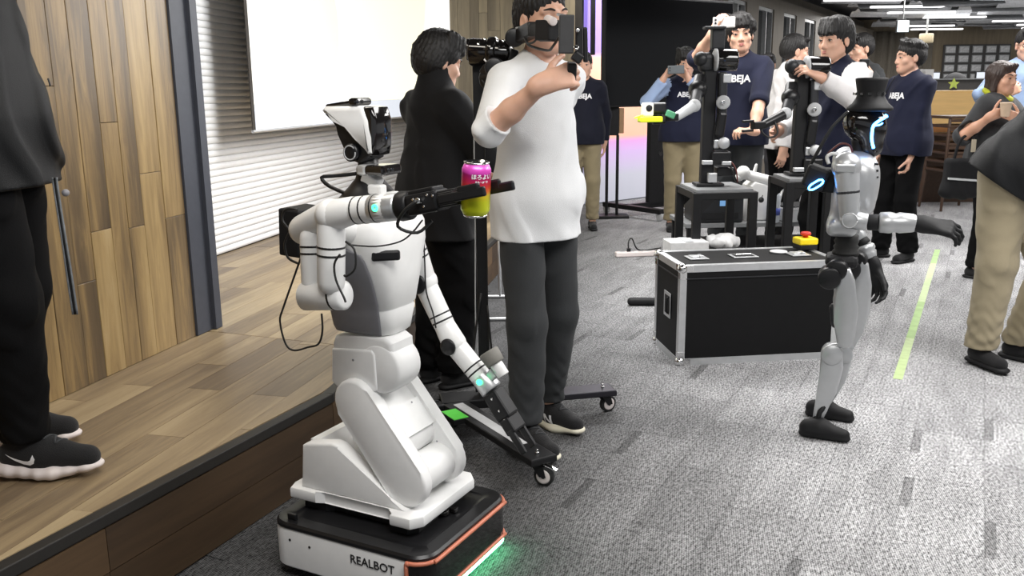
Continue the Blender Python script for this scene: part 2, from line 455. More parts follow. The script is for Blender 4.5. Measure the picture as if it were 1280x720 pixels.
CEIL = 2.66
M['ceil_black'] = mat('ceiling_black', (.018, .018, .02), .6)
M['ceil_panel'] = mat('ceiling_panel_metal', (.66, .67, .69), .34, .3, var=.1)
ceiling = MB().box((5, 11, CEIL + .3), (24, 30, .1)).build('ceiling', M['ceil_black']); prop(ceiling, kind='structure')
mb = MB(); mb.sm = True
prof = []
for k in range(9):
    u = k / 8 - .5
    prof.append((u * .56, .09 * (1 - (2 * u) ** 2) - .03 * math.cos(u * 9)))
ringsA = [V(-.68, y, z) for y, z in prof] + [V(-.68, y, z + .012) for y, z in prof[::-1]]
ringsB = [V(.68, y, z) for y, z in prof] + [V(.68, y, z + .012) for y, z in prof[::-1]]
mb.ring_loft([ringsA, ringsB]); pan_me = mb.mesh('ceiling_panel', M['ceil_panel'])
rng = random.Random(5)
for i in range(11):
    for j in range(17):
        x = 1.5 + 1.5 * i + (.7 if j % 2 else 0); y = 11.6 + .68 * j
        if x - 1.0 < .5 * (y - 11.5) / .866 + 2.2: continue
        o = link('ceiling_panel', pan_me, ceiling); o.location = (x, y, CEIL + rng.uniform(0, .05)); o.rotation_euler = (rng.uniform(-.16, .16), rng.uniform(-.03, .03), 0)
M['streak_white'] = emis('streak_white', (1, 1, 1), 2.6)  # glowing strips added to stand in for bright reflections on the ceiling panels
lm = MB().box((0, 0, 0), (1.2, .10, .03), bev=.01).mesh('ceiling_streak', M['streak_white'])
for i in range(7):
    for j in range(8):
        x = 3.4 + 2.6 * i + 1.1 * (j % 2) + .3 * ((j * 3) % 4); y = 13.0 + 1.25 * j
        if x - 1.2 < .5 * (y - 11.5) / .866 + 2.4 or x > 15.5: continue
        o = link('streak_strip', lm); o.location = (x, y, CEIL - .035)
        prop(o, 'slim white glowing strip added as a bright streak among the dark ceiling panels', 'lamp', 'added bright streaks on the far ceiling')

# ---- stage
SH = .29
RW = [(0.0, srgb(76, 64, 50)), (.36, srgb(118, 101, 79)), (.6, srgb(152, 133, 103)), (1.0, srgb(190, 171, 137))]
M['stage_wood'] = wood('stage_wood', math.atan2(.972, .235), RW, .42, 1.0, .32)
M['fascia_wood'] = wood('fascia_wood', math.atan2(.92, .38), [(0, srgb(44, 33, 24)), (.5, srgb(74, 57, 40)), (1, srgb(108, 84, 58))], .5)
RWW = [(0.0, srgb(70, 58, 46)), (.37, srgb(108, 91, 68)), (.53, srgb(146, 122, 84)), (.72, srgb(176, 150, 104)), (1.0, srgb(196, 174, 136))]
M['wall_wood'] = wood('wall_wood', 'z', RWW, .4, 1.0, .34)
M['wall_wood_far'] = wood('wall_wood_far', 'z', [(0, srgb(88, 78, 62)), (.5, srgb(128, 116, 94)), (1, srgb(170, 155, 125))], .5)
M['nosing'] = mat('stage_nosing', (.018, .016, .014), .55)
M['under'] = mat('stage_core', (.03, .025, .02), .8)
near = [(-1.47, 1.2), (-.655, 3.06), (-.625, 3.25), (-.575, 3.625), (-1.36, 3.94), (-1.50, 3.94), (-2.18, 1.2)]
far = [(-.575, 3.625), (.497, 10.4), (-.99, 10.4), (-2.29, 4.31)]
stage = thing('stage_platform', 'low wooden plank stage with dark edge along the left side', 'stage', (-1.2, 3, 0))
def st_part(mb, name, m, **k):
    o = mb.build(name, m, stage, **k); o.location = (1.2, -3, 0); return o
for poly in (near, far):
    mb = MB(); mb.prism([(x, y, .004) for x, y in poly], (0, 0, SH - .024)); st_part(mb, 'core', M['under'])
def planks(poly, ang, w, ln, seed):
    r = random.Random(seed); d = (math.cos(ang), math.sin(ang)); n = (-d[1], d[0])
    us = [p[0] * d[0] + p[1] * d[1] for p in poly]; vs = [p[0] * n[0] + p[1] * n[1] for p in poly]
    k = 0; v = min(vs) - .03
    while v < max(vs):
        u = min(us) - r.uniform(0, ln)
        while u < max(us):
            l2 = ln * r.uniform(.75, 1.15)
            q = [(u + .001, v + .001), (u + l2 - .001, v + .001), (u + l2 - .001, v + w - .001), (u + .001, v + w - .001)]
            q = [(a * d[0] + b * n[0], a * d[1] + b * n[1]) for a, b in q]
            q = clip_convex(q, poly)
            if len(q) >= 3:
                A = abs(sum(q[i][0] * q[(i + 1) % len(q)][1] - q[(i + 1) % len(q)][0] * q[i][1] for i in range(len(q)))) / 2
                if A > .002:
                    mb = MB(); mb.prism([(x, y, SH - .02) for x, y in q], (0, 0, .02 - r.uniform(0, .0008))); st_part(mb, 'plank', M['stage_wood'])
            u += l2
        v += w
near_in = [(-1.51, 1.2), (-.69, 3.08), (-.648, 3.25), (-.598, 3.635), (-1.36, 3.938), (-1.50, 3.938), (-2.18, 1.2)]
far_in = [(-.605, 3.642), (.465, 10.4), (-.99, 10.4), (-2.29, 4.318)]
planks(near_in, math.atan2(.972, .235), .135, 1.1, 3)
planks(far_in, math.atan2(.977, .214), .135, 1.2, 4)
edge = [V(-1.47, 1.2, 0), V(-.655, 3.06, 0), V(-.625, 3.25, 0), V(-.575, 3.625, 0), V(.497, 10.4, 0)]
for a, b in zip(edge[:-1], edge[1:]):
    d = nrm(b - a); n = V(d[1], -d[0], 0)
    mb = MB(); mb.prism([a + V(0, 0, SH - .032) + n * .008, b + V(0, 0, SH - .032) + n * .008, b + V(0, 0, SH - .032) - n * .032, a + V(0, 0, SH - .032) - n * .032], (0, 0, .034), .003)
    st_part(mb, 'nosing', M['nosing'])
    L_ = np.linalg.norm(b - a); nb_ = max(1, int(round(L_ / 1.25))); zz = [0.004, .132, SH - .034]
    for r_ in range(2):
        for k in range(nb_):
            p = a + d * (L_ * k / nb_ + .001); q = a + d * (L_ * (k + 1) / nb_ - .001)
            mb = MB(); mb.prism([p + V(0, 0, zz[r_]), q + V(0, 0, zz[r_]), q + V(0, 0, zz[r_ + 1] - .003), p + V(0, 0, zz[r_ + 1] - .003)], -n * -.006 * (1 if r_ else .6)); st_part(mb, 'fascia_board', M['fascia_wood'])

# ---- plank partition and its steel post
wd = nrm(V(.24, .97, 0)); wn = V(wd[1], -wd[0], 0); wp = V(-1.414, 3.865, 0)
wall_left = MB().prism([wp + wd * -3.0 - wn * .012 + V(0, 0, SH), wp - wn * .012 + V(0, 0, SH), wp - wn * .012 + V(0, 0, 2.65), wp + wd * -3.0 - wn * .012 + V(0, 0, 2.65)], -wn * .09).build('wall_left', M['under']); prop(wall_left, kind='structure')
rng = random.Random(11); t = -.001; k = 0
while t > -2.9:
    w = rng.choice([.10, .115, .125, .14]); z = SH + .001 - rng.uniform(.0, 1.0)
    while z < 2.64:
        h = rng.uniform(.9, 1.5); z0 = max(z, SH + .001); z1 = min(z + h, 2.65)
        if z1 - z0 > .02:
            a = wp + wd * (t - w + .0015); b = wp + wd * (t - .0015); pr = rng.uniform(0, .0025)
            mb = MB(); mb.prism([a + V(0, 0, z0) - wn * .011, b + V(0, 0, z0) - wn * .011, b + V(0, 0, z1 - .002) - wn * .011, a + V(0, 0, z1 - .002) - wn * .011], wn * (.011 + pr), .0012, 1)
            mb.build('plank', M['wall_wood'], wall_left)
        z += h
    t -= w
mb = MB()
c = wp + wd * .085 + V(0, 0, (SH + 2.65) / 2)
mb.prism([wp + wn * .012 + V(0, 0, SH), wp + wd * .165 + wn * .012 + V(0, 0, SH), wp + wd * .165 - wn * .11 + V(0, 0, SH), wp - wn * .11 + V(0, 0, SH)], (0, 0, 2.36), .004)
mb.prism([wp + wd * .120 + wn * .03 + V(0, 0, SH), wp + wd * .17 + wn * .03 + V(0, 0, SH), wp + wd * .17 + wn * .0 + V(0, 0, SH), wp + wd * .12 + wn * .0 + V(0, 0, SH)], (0, 0, 2.36), .004)
prop(mb.build('trim_1', M['post_blue']), kind='structure')
# the wall runs back from the partition behind the stage
sp = V(-1.974, 5.811, 0); sd = nrm(V(.214, 1, 0)); sn = V(sd[1], -sd[0], 0)
q0 = wp + wd * .10 - wn * .10; q1 = sp + sd * -2.2
prop(MB().prism([sp + sd * -2.3 - sn * .12 + V(0, 0, SH), sp + sd * 4.9 - sn * .12 + V(0, 0, SH), sp + sd * 4.9 - sn * .12 + V(0, 0, 2.65), sp + sd * -2.3 - sn * .12 + V(0, 0, 2.65)], -sn * .08).build('wall_side', M['under']), kind='structure')
M['slat_white'] = mat('shutter_white', (.76, .76, .76), .4, var=.02)
shut = thing('roller_shutter', 'white ribbed roller shutter running behind the stage', 'shutter', tuple(sp + V(0, 0, SH)), math.atan2(sd[1], sd[0]))
pitch = .043
mb = MB(); mb.sm = True
pr = [(0.0, 0.0), (.006, .003), (.011, .011), (.013, .021), (.011, .031), (.006, .039), (0.0, .042), (-.012, .042), (-.012, 0)]
for_x = [-2.1, 4.75]
mb.ring_loft([[V(x, -o_ if False else -o_, z_) for o_, z_ in pr] for x in for_x])
slat_me = mb.mesh('slat', M['slat_white'])
for k in range(54):
    o = link('slat', slat_me, shut); o.location = (0, 0, .004 + pitch * k)

# ---- projection screen hanging before the shutter
n_s = sn; pl = sp + sn * .30
sL, sR = onplane(316, 165, pl, n_s), onplane(586, 60, pl, n_s)
u0, u1 = (sL - pl) @ sd, (sR - pl) @ sd; zb_ = sL[2]
m, nt, b = newmat('projected_picture'); N = nt.nodes.new; L = nt.links.new
tc = N('ShaderNodeTexCoord'); vo = N('ShaderNodeTexVoronoi'); vo.inputs['Scale'].default_value = .9; mpp = N('ShaderNodeMapping'); mpp.inputs['Rotation'].default_value = (0, .5, 0); mpp.inputs['Scale'].default_value = (1, 1, .6)
L(tc.outputs['Object'], mpp.inputs[0]); L(mpp.outputs[0], vo.inputs['Vector'])
cr = N('ShaderNodeValToRGB'); els = cr.color_ramp.elements; sep = N('ShaderNodeSeparateColor'); L(vo.outputs['Color'], sep.inputs[0]); L(sep.outputs[0], cr.inputs[0]); cr.color_ramp.interpolation = 'EASE'
st_ = [(0, (1, .92, .50)), (.3, (1, .97, .72)), (.5, (1, 1, .97)), (.75, (1, .94, .86)), (1, (1, .96, .66))]
while len(els) < len(st_): els.new(.5)
for e_, (p_, c_) in zip(els, st_): e_.position = p_; e_.color = (*c_, 1)
b.inputs['Base Color'].default_value = (.4, .4, .38, 1); L(cr.outputs[0], b.inputs['Emission Color']); b.inputs['Emission Strength'].default_value = .9; b.inputs['Roughness'].default_value = .7
M['picture'] = m; M['screen_cloth'] = emis('screen_lower_band', (.78, .86, 1.0), .55, (.45, .45, .45))
scr = thing('projection_screen', 'large bright projection screen hanging before the shutter, pale yellow picture', 'screen', tuple(pl + V(0, 0, 0)), math.atan2(sd[1], sd[0]))
MB().box(((u0 + u1) / 2, 0, 2.0), (u1 - u0, .006, 2 * (2.0 - zb_) - .0)).build('cloth', M['board_dark'] if 'board_dark' in M else M['under'], scr)
MB().box(((u0 + u1) / 2 + .012, -.004, (zb_ + .17 + 2.63) / 2), (u1 - u0 - .05, .004, 2.63 - zb_ - .17)).build('picture', M['picture'], scr)
MB().box(((u0 + u1) / 2 + .012, -.004, zb_ + .09), (u1 - u0 - .05, .004, .158)).build('lower_band', M['screen_cloth'], scr)
mb = MB(); mb.cyl((u0, 0, zb_ + .002), (u1, 0, zb_ + .002), .011, seg=12); mb.build('bottom_bar', M['alu'], scr)
MB().box(((u0 + u1) / 2, .02, 2.68), (u1 - u0 + .1, .12, .10), bev=.01).build('roller_box', M['white_shell'], scr)

# ---- stage end wall of pale planks
y_e = 10.46
wall_stage = MB().box((-.09, y_e + .1, 1.33), (1.82, .15, 2.64)).build('wall_stage', M['under']); prop(wall_stage, kind='structure')
x = -1.0; rng = random.Random(8)
while x < .70:
    w = rng.choice([.1, .12, .14]); z = .002 - rng.uniform(0, 1)
    while z < 2.62:
        h = rng.uniform(.9, 1.5); z0 = max(z, .003); z1 = min(z + h, 2.65)
        if z1 - z0 > .03:
            MB().box((x + w / 2, y_e + .014, (z0 + z1) / 2), (w - .003, .02 + rng.uniform(0, .002), z1 - z0 - .003)).build('plank', M['wall_wood_far'], wall_stage)
        z += h
    x += w
prop(MB().box((.945, y_e + .06, 2.19), (.05, .10, .93), bev=.004).build('trim_2', M['black_metal']), kind='structure')

# ---- glowing colour panel behind the television
m, nt, b = newmat('gradient_panel'); N = nt.nodes.new; L = nt.links.new
tc = N('ShaderNodeTexCoord'); sx = N('ShaderNodeSeparateXYZ'); L(tc.outputs['Object'], sx.inputs[0])
nz = N('ShaderNodeTexNoise'); nz.inputs['Scale'].default_value = .6; L(tc.outputs['Object'], nz.inputs['Vector'])
ad = N('ShaderNodeMath'); ad.operation = 'MULTIPLY_ADD'; L(nz.outputs['Fac'], ad.inputs[0]); ad.inputs[1].default_value = .06; L(sx.outputs[2], ad.inputs[2])
dv = N('ShaderNodeMath'); dv.operation = 'DIVIDE'; L(ad.outputs[0], dv.inputs[0]); dv.inputs[1].default_value = 2.65
cr = N('ShaderNodeValToRGB'); els = cr.color_ramp.elements
stops = [(0, srgb(178, 180, 190)), (.13, srgb(188, 188, 200)), (.24, srgb(206, 178, 224)), (.285, srgb(226, 168, 226)), (.31, srgb(250, 196, 170)), (.55, srgb(255, 205, 172)), (.655, srgb(252, 196, 178)), (.675, srgb(176, 150, 244)), (1, srgb(140, 124, 240))]
while len(els) < len(stops): els.new(.5)
for e, (p, c) in zip(els, stops): e.position = p; e.color = (*c, 1)
L(dv.outputs[0], cr.inputs[0]); L(cr.outputs[0], b.inputs['Base Color']); L(cr.outputs[0], b.inputs['Emission Color']); b.inputs['Emission Strength'].default_value = .55; b.inputs['Roughness'].default_value = .5
M['gradient'] = m
pd = nrm(V(.75, .66, 0))
gp = MB().box((.93, 0, 1.32), (1.86, .06, 2.62), bev=.004).build('backlit_panel', M['gradient'])
gp.location = (.87, 10.62, 0); gp.rotation_euler = (0, 0, math.atan2(pd[1], pd[0]))
prop(gp, 'tall backlit panel fading from violet over peach to grey behind the television', 'light panel')

# ---- window wall running back on the far left of the hall
ww0 = V(2.95, 12.35, 0); wwd = nrm(V(.5, .866, 0)); wwn = V(wwd[1], -wwd[0], 0)
M['pier'] = mat('pier_wood', srgb(112, 104, 92), .6, var=.15, scale=6, stretch=(6, 6, .5))
M['night_glass'] = mat('night_glass', (.01, .011, .013), .06, spec=.6)
M['frame_gray'] = mat('window_frame_gray', srgb(150, 152, 152), .4, .3)
def wbox(mb, t0, t1, z0, z1, d0, d1):
    a = ww0 + wwd * t0 + wwn * d0; b_ = ww0 + wwd * t1 + wwn * d0
    mb.prism([a + V(0, 0, z0), b_ + V(0, 0, z0), b_ + V(0, 0, z1), a + V(0, 0, z1)], wwn * (d1 - d0))
mb = MB(); wbox(mb, -.4, 12, 2.5, CEIL, -.2, 0); wbox(mb, -.4, 12, 0, .25, -.2, 0); wbox(mb, -.4, 12, 0, CEIL + .2, -.32, -.22)
for k in range(9): wbox(mb, max(-.4, -.8 + 1.5 * k), -.8 + 1.5 * k + .62, .25, 2.5, -.2, .0)
prop(mb.build('wall_window', M['pier']), kind='structure')
for k in range(8):
    t0 = -.8 + 1.5 * k + .62; t1 = t0 + .88
    mb = MB()
    for (u0, u1, z0, z1) in ((t0, t0 + .05, .25, 2.5), (t1 - .05, t1, .25, 2.5), (t0, t1, 2.45, 2.5), (t0, t1, .25, .30), (t0 + .5, t0 + .54, .3, 2.45)): wbox(mb, u0, u1, z0, z1, -.12, -.02)
    w = mb.build('window_%d' % (k + 1), M['frame_gray']); prop(w, kind='structure')
    mb = MB(); wbox(mb, t0 + .05, t1 - .05, .3, 2.45, -.10, -.08); mb.build('pane', M['night_glass'], w)

# ---- far wall with curtains and a grid of framed sheets
YF = 22.6
M['far_wall'] = mat('far_wall_wood', srgb(116, 104, 84), .6, var=.18, scale=3, stretch=(5, 5, .4))
prop(MB().box((13, YF + .1, 1.5), (12, .2, 3.0)).build('wall_back', M['far_wall']), kind='structure')
M['curtain'] = mat('curtain_taupe', srgb(104, 98, 88), .85, var=.1)
def curtain(x0, x1, y, label):
    mb = MB(); mb.sm = True; n = int((x1 - x0) / .03); f = []; bk = []
    for i in range(n + 1):
        xx = x0 + (x1 - x0) * i / n; f.append((xx, y - .09 - .05 * math.sin(i * .85) - .02 * math.sin(i * 2.1)))
        bk.append((xx, f[-1][1] + .03))
    o2 = f + bk[::-1]
    mb.ring_loft([[V(a, b_, .03) for a, b_ in o2], [V(a, b_, 2.62) for a, b_ in o2]])
    prop(mb.build('curtain', M['curtain']), label, 'curtain')
curtain(8.75, 9.6, YF, 'taupe floor-length curtain in the far left corner of the hall')
curtain(9.95, 10.3, YF, 'narrow taupe curtain left of the framed sheets on the far wall')
M['sheet_gray'] = mat('sheet_gray', srgb(200, 200, 200), .5, var=.25, scale=30)
fr_me = MB().box((0, 0, 0), (.25, .02, .17), bev=.004).mesh('frame', M['frame_gray'])
pn_me = MB().box((0, -.012, 0), (.215, .008, .135)).mesh('sheet', M['sheet_gray'])
M['board_dark'] = mat('board_dark', srgb(70, 68, 66), .6)
bd = MB().box((11.41, YF - .02, 1.63), (1.65, .035, 1.36), bev=.005).build('notice_board', M['board_dark']); prop(bd, 'dark board on the far wall carrying rows of framed sheets', 'board')
for r_ in range(6):
    for c_ in range(5):
        e = thing('framed_sheet', ['first', 'second', 'third', 'fourth', 'fifth'][c_] + ' framed sheet from the left in the ' + ['bottom', 'second lowest', 'third lowest', 'third highest', 'second highest', 'top'][r_] + ' row on the far wall board', 'picture', (10.75 + .33 * c_, YF - .05, 1.09 + .22 * r_), 0, 'framed sheets on the far wall board')
        link('frame', fr_me, e); link('sheet', pn_me, e)
# ------------------------------------------------------------ smooth bodies from distance fields
_rg = np.random.RandomState(7)
_WD = _rg.normal(size=(14, 3)); _WD /= np.linalg.norm(_WD, axis=1)[:, None]
_WD[:, 2] *= .7
_WF = _rg.uniform(14, 46, 14); _WP = _rg.uniform(0, 6.28, 14)
def folds(P, amp, f=1.0):
    """gentle cloth folds: warped ridges, finer across than along the drop"""
    P = P * np.float32(f)
    x, y, z = P[..., 0], P[..., 1], P[..., 2]
    u = x + .05 * np.sin(z * 9 + y * 5) + .03 * np.sin(z * 17 + 1.3); v = y + .05 * np.sin(z * 8 + x * 6 + 2) + .03 * np.sin(z * 15 + .4)
    a = np.sin(u * 34 + v * 21 + z * 13) + .8 * np.sin(u * 23 - v * 39 - z * 17 + 2.1) + .6 * np.sin(u * 57 + v * 31 + z * 29 + .7)
    r = np.tanh(np.maximum(a, 0) ** 1.5 * .6) - np.tanh(np.maximum(-a, 0) * .5) * .5
    c = .5 + .5 * np.sin(x * 9 + y * 7 + z * 6.5 + 1.7)
    return -amp * r * (.4 + .75 * c)

class SDF:
    def __init__(s, h): s.h = h; s.P = []
    def cap(s, a, b, ra, rb=None, k=.02, m=0, sq=None, op='u'):
        """tapered capsule; sq=(axis, factor) flattens it along axis"""
        a = np.asarray(a, float); b = np.asarray(b, float); rb = ra if rb is None else rb
        r = max(ra, rb) * (max(1, sq[1]) if sq else 1)
        s.P.append((op, 'cap', (a, b, ra, rb, sq), np.minimum(a, b) - r, np.maximum(a, b) + r, k, m)); return s
    def ell(s, c, r, R=None, k=.02, m=0, op='u'):
        c = np.asarray(c, float); r = np.asarray(r, float); R = np.eye(3) if R is None else np.asarray(R, float)
        e = np.sqrt(((R * r) ** 2).sum(1))
        s.P.append((op, 'ell', (c, r, R), c - e, c + e, k, m)); return s
    def box(s, c, hs, R=None, rd=.01, k=.01, m=0, op='u'):
        c = np.asarray(c, float); hs = np.asarray(hs, float); R = np.eye(3) if R is None else np.asarray(R, float)
        e = (np.abs(R) * hs).sum(1)
        s.P.append((op, 'box', (c, hs, R, rd), c - e, c + e, k, m)); return s
    def plane(s, p, n, k=.004):
        """keep the side the normal points away from"""
        s.P.append(('p', 'pl', (np.asarray(p, float), nrm(n)), None, None, k, 0)); return s
    def disp(s, fn): s.P.append(('d', fn, None, None, None, 0, 0)); return s
    def mesh(s, name, mats):
        h = s.h; us = [p for p in s.P if p[0] == 'u']
        lo = np.min([p[3] for p in us], 0) - 3.3 * h; hi = np.max([p[4] for p in us], 0) + 3.3 * h
        n = np.ceil((hi - lo) / h).astype(int) + 1
        D = np.full(n, 1.0, np.float32); HM = np.full(n, 1.0, np.float32); MI = np.zeros(n, np.int8)
        axs = [(lo[i] + h * np.arange(n[i])).astype(np.float32) for i in range(3)]
        for op, typ, q, a, b, k, m in s.P:
            if op == 'd':
                idx = np.argwhere(np.abs(D) < 4 * h + .012)
                if len(idx):
                    P = np.stack([axs[i][idx[:, i]] for i in range(3)], -1)
                    D[idx[:, 0], idx[:, 1], idx[:, 2]] += typ(P).astype(np.float32)
                continue
            if op == 'p':
                p0, nn = q
                g = axs[0][:, None, None] * nn[0] + axs[1][None, :, None] * nn[1] + axs[2][None, None, :] * nn[2] - p0 @ nn
                D = np.maximum(D, g.astype(np.float32)); continue
            mg = k + 3 * h
            i0 = np.maximum(np.floor((a - mg - lo) / h).astype(int), 0); i1 = np.minimum(np.ceil((b + mg - lo) / h).astype(int) + 1, n)
            if np.any(i1 <= i0): continue
            sl = tuple(slice(u, v) for u, v in zip(i0, i1))
            X = axs[0][sl[0]][:, None, None]; Y = axs[1][sl[1]][None, :, None]; Z = axs[2][sl[2]][None, None, :]
            if typ == 'cap':
                A, B, ra, rb, sq = q
                dx, dy, dz = X - A[0], Y - A[1], Z - A[2]; ba = B - A
                if sq is not None:
                    ax = nrm(sq[0]); e = np.float32(1 / sq[1] - 1)
                    t = (dx * ax[0] + dy * ax[1] + dz * ax[2]) * e
                    dx = dx + t * ax[0]; dy = dy + t * ax[1]; dz = dz + t * ax[2]; ba = ba + ax * (ba @ ax) * e
                L2 = ba @ ba + 1e-12
                t = np.clip((dx * ba[0] + dy * ba[1] + dz * ba[2]) / L2, 0, 1)
                d = np.sqrt((dx - t * ba[0]) ** 2 + (dy - t * ba[1]) ** 2 + (dz - t * ba[2]) ** 2) - (ra + (rb - ra) * t)
                if sq is not None: d = d * min(1, sq[1] ** .5)
            elif typ == 'ell':
                c, r, R = q; dx, dy, dz = X - c[0], Y - c[1], Z - c[2]
                u = [(dx * R[0, i] + dy * R[1, i] + dz * R[2, i]) for i in range(3)]
                k0 = np.sqrt(sum((u[i] / r[i]) ** 2 for i in range(3))); k1 = np.sqrt(sum((u[i] / r[i] ** 2) ** 2 for i in range(3)))
                d = k0 * (k0 - 1) / np.maximum(k1, 1e-6)
            else:
                c, hs, R, rd = q; dx, dy, dz = X - c[0], Y - c[1], Z - c[2]
                u = [np.abs(dx * R[0, i] + dy * R[1, i] + dz * R[2, i]) - (hs[i] - rd) for i in range(3)]
                d = np.sqrt(sum(np.maximum(v, 0) ** 2 for v in u)) + np.minimum(np.maximum(np.maximum(u[0], u[1]), u[2]), 0) - rd
            d = d.astype(np.float32); cur = D[sl]
            if op == 'u':
                hm = HM[sl]; w = d < hm; MI[sl][w] = m; hm[w] = d[w]
                if k > 0:
                    e = np.maximum(k - np.abs(cur - d), 0) / k; D[sl] = np.minimum(cur, d) - e * e * (k * .25)
                else: D[sl] = np.minimum(cur, d)
            else:
                if m:
                    w = (np.abs(d) < 1.5 * h) & (cur < h); MI[sl][w] = m
                e = np.maximum(k - np.abs(cur + d), 0) / k if k > 0 else 0
                D[sl] = np.maximum(cur, -d) + (e * e * (k * .25) if k > 0 else 0)
        return surfnet(name, D, MI, lo, h, mats)

_CO = np.array([(i, j, k) for i in (0, 1) for j in (0, 1) for k in (0, 1)])
_ED = [(a, b) for a in range(8) for b in range(a + 1, 8) if np.abs(_CO[a] - _CO[b]).sum() == 1]
def surfnet(name, D, MI, lo, h, mats):
    I = D < 0
    c = np.zeros(tuple(np.array(D.shape) - 1), np.int8)
    for o in _CO: c += I[o[0]:I.shape[0] - 1 + o[0], o[1]:I.shape[1] - 1 + o[1], o[2]:I.shape[2] - 1 + o[2]]
    act = (c > 0) & (c < 8); idx = np.argwhere(act)
    ids = np.full(c.shape, -1, np.int32); ids[act] = np.arange(len(idx))
    vals = np.stack([D[idx[:, 0] + o[0], idx[:, 1] + o[1], idx[:, 2] + o[2]] for o in _CO], 1)
    pos = np.zeros((len(idx), 3)); cnt = np.zeros(len(idx))
    for a, b in _ED:
        va, vb = vals[:, a], vals[:, b]; w = (va < 0) != (vb < 0)
        t = np.where(w, va / np.where(w, va - vb, 1), 0)
        pos += np.where(w[:, None], _CO[a] + t[:, None] * (_CO[b] - _CO[a]), 0); cnt += w
    vert = lo + h * (idx + pos / np.maximum(cnt, 1)[:, None])
    near = np.argmin(np.abs(vals), 1); cc = idx + _CO[near]
    vm = MI[cc[:, 0], cc[:, 1], cc[:, 2]]
    F = []
    for ax in range(3):
        u, v = [(1, 2), (2, 0), (0, 1)][ax]
        s0 = [slice(1, -1)] * 3; s1 = [slice(1, -1)] * 3; s0[ax] = slice(0, -1); s1[ax] = slice(1, None)
        a, b = I[tuple(s0)], I[tuple(s1)]
        q = np.argwhere(a != b)
        if not len(q): continue
        fl_ = a[q[:, 0], q[:, 1], q[:, 2]]
        g = q.copy(); off = np.ones(3, int); off[ax] = 0; g = g + off
        eu = np.eye(3, dtype=int)[u]; ev = np.eye(3, dtype=int)[v]
        def cid(z): return ids[z[:, 0], z[:, 1], z[:, 2]]
        quad = np.stack([cid(g - eu - ev), cid(g - ev), cid(g), cid(g - eu)], 1)
        quad[~fl_] = quad[~fl_][:, ::-1]
        F.append(quad)
    F = np.concatenate(F); F = F[(F >= 0).all(1)]
    me = bpy.data.meshes.new(name)
    me.vertices.add(len(vert)); me.vertices.foreach_set('co', vert.astype(np.float32).ravel())
    me.loops.add(F.size); me.loops.foreach_set('vertex_index', F.astype(np.int32).ravel())
    me.polygons.add(len(F)); me.polygons.foreach_set('loop_start', np.arange(0, F.size, 4, dtype=np.int32))
    mats = mats if isinstance(mats, (list, tuple)) else [mats]
    for m in mats: me.materials.append(m)
    me.polygons.foreach_set('material_index', np.minimum(vm[F[:, 0]], len(mats) - 1).astype(np.int32))
    me.polygons.foreach_set('use_smooth', np.ones(len(F), bool))
    me.update(calc_edges=True); me.validate()
    return me

# ------------------------------------------------------------ people
def rot_axis(ax, a):
    return np.array(Matrix.Rotation(a, 3, Vector(nrm(ax))))
def hand_prims(sd, w, d, n, side, curl=(.5, .5, .4), sc=1.0, thumb=(.3, .3), spread=.06, m=0, index=None, palm_k=.014):
    """palm, four jointed fingers and a thumb; w wrist, d towards the fingers, n the way the palm faces"""
    d = nrm(d); n = nrm(n - d * (np.asarray(n) @ d)); t = np.cross(d, n) if side == 'R' else np.cross(n, d)
    w = np.asarray(w, float)
    sd.cap(w - d * .02 * sc, w + d * .02 * sc, .027 * sc, .029 * sc, k=.03, m=m, sq=(n, .8))
    offs = [.030, .010, -.010, -.029]; lens = [.074, .083, .077, .060]
    for i, (o, L) in enumerate(zip(offs, lens)):
        kb = w + d * (.088 - .004 * abs(i - 1)) * sc + t * o * sc
        sd.cap(w + t * o * .55 * sc, kb, .015 * sc, .0115 * sc, k=palm_k, m=m)
        cu = curl if not (i == 0 and index is not None) else index
        dd = nrm(d + t * spread * (1.5 - i)); p = kb
        for seg, (fr, c) in enumerate(zip((.45, .31, .24), cu)):
            R = rot_axis(np.cross(dd, n) if abs(dd @ n) < .999 else t, c)
            ax = nrm(np.cross(d, n)); R = rot_axis(ax, c); dd = R @ dd
            q = p + dd * L * fr * sc; r = (.0088 - .0009 * seg) * sc
            sd.cap(p, q, r, r - .0007 * sc, k=.004 if seg else .008, m=m); p = q
    p = w + d * .022 * sc + t * .024 * sc + n * .006 * sc; dd = nrm(d * .62 + t * .72 + n * (.15 + thumb[0]))
    for seg, L in enumerate((.042, .033, .027)):
        q = p + dd * L * sc; r = (.0125 - .0016 * seg) * sc
        sd.cap(p, q, r, r - .001 * sc, k=.012 if seg == 0 else .004, m=m); p = q
        dd = nrm(dd + (d * .55 - t * .35 + n * .25) * thumb[1])

def ik(a, c, l1, l2, hint):
    d = c - a; L = np.linalg.norm(d); L = min(L, (l1 + l2) * .999); d = nrm(d); c = a + d * L
    x = (l1 * l1 - l2 * l2 + L * L) / (2 * L); y = math.sqrt(max(l1 * l1 - x * x, 0))
    hn = np.asarray(hint, float); hn = nrm(hn - d * (hn @ d))
    return a + d * x + hn * y, c

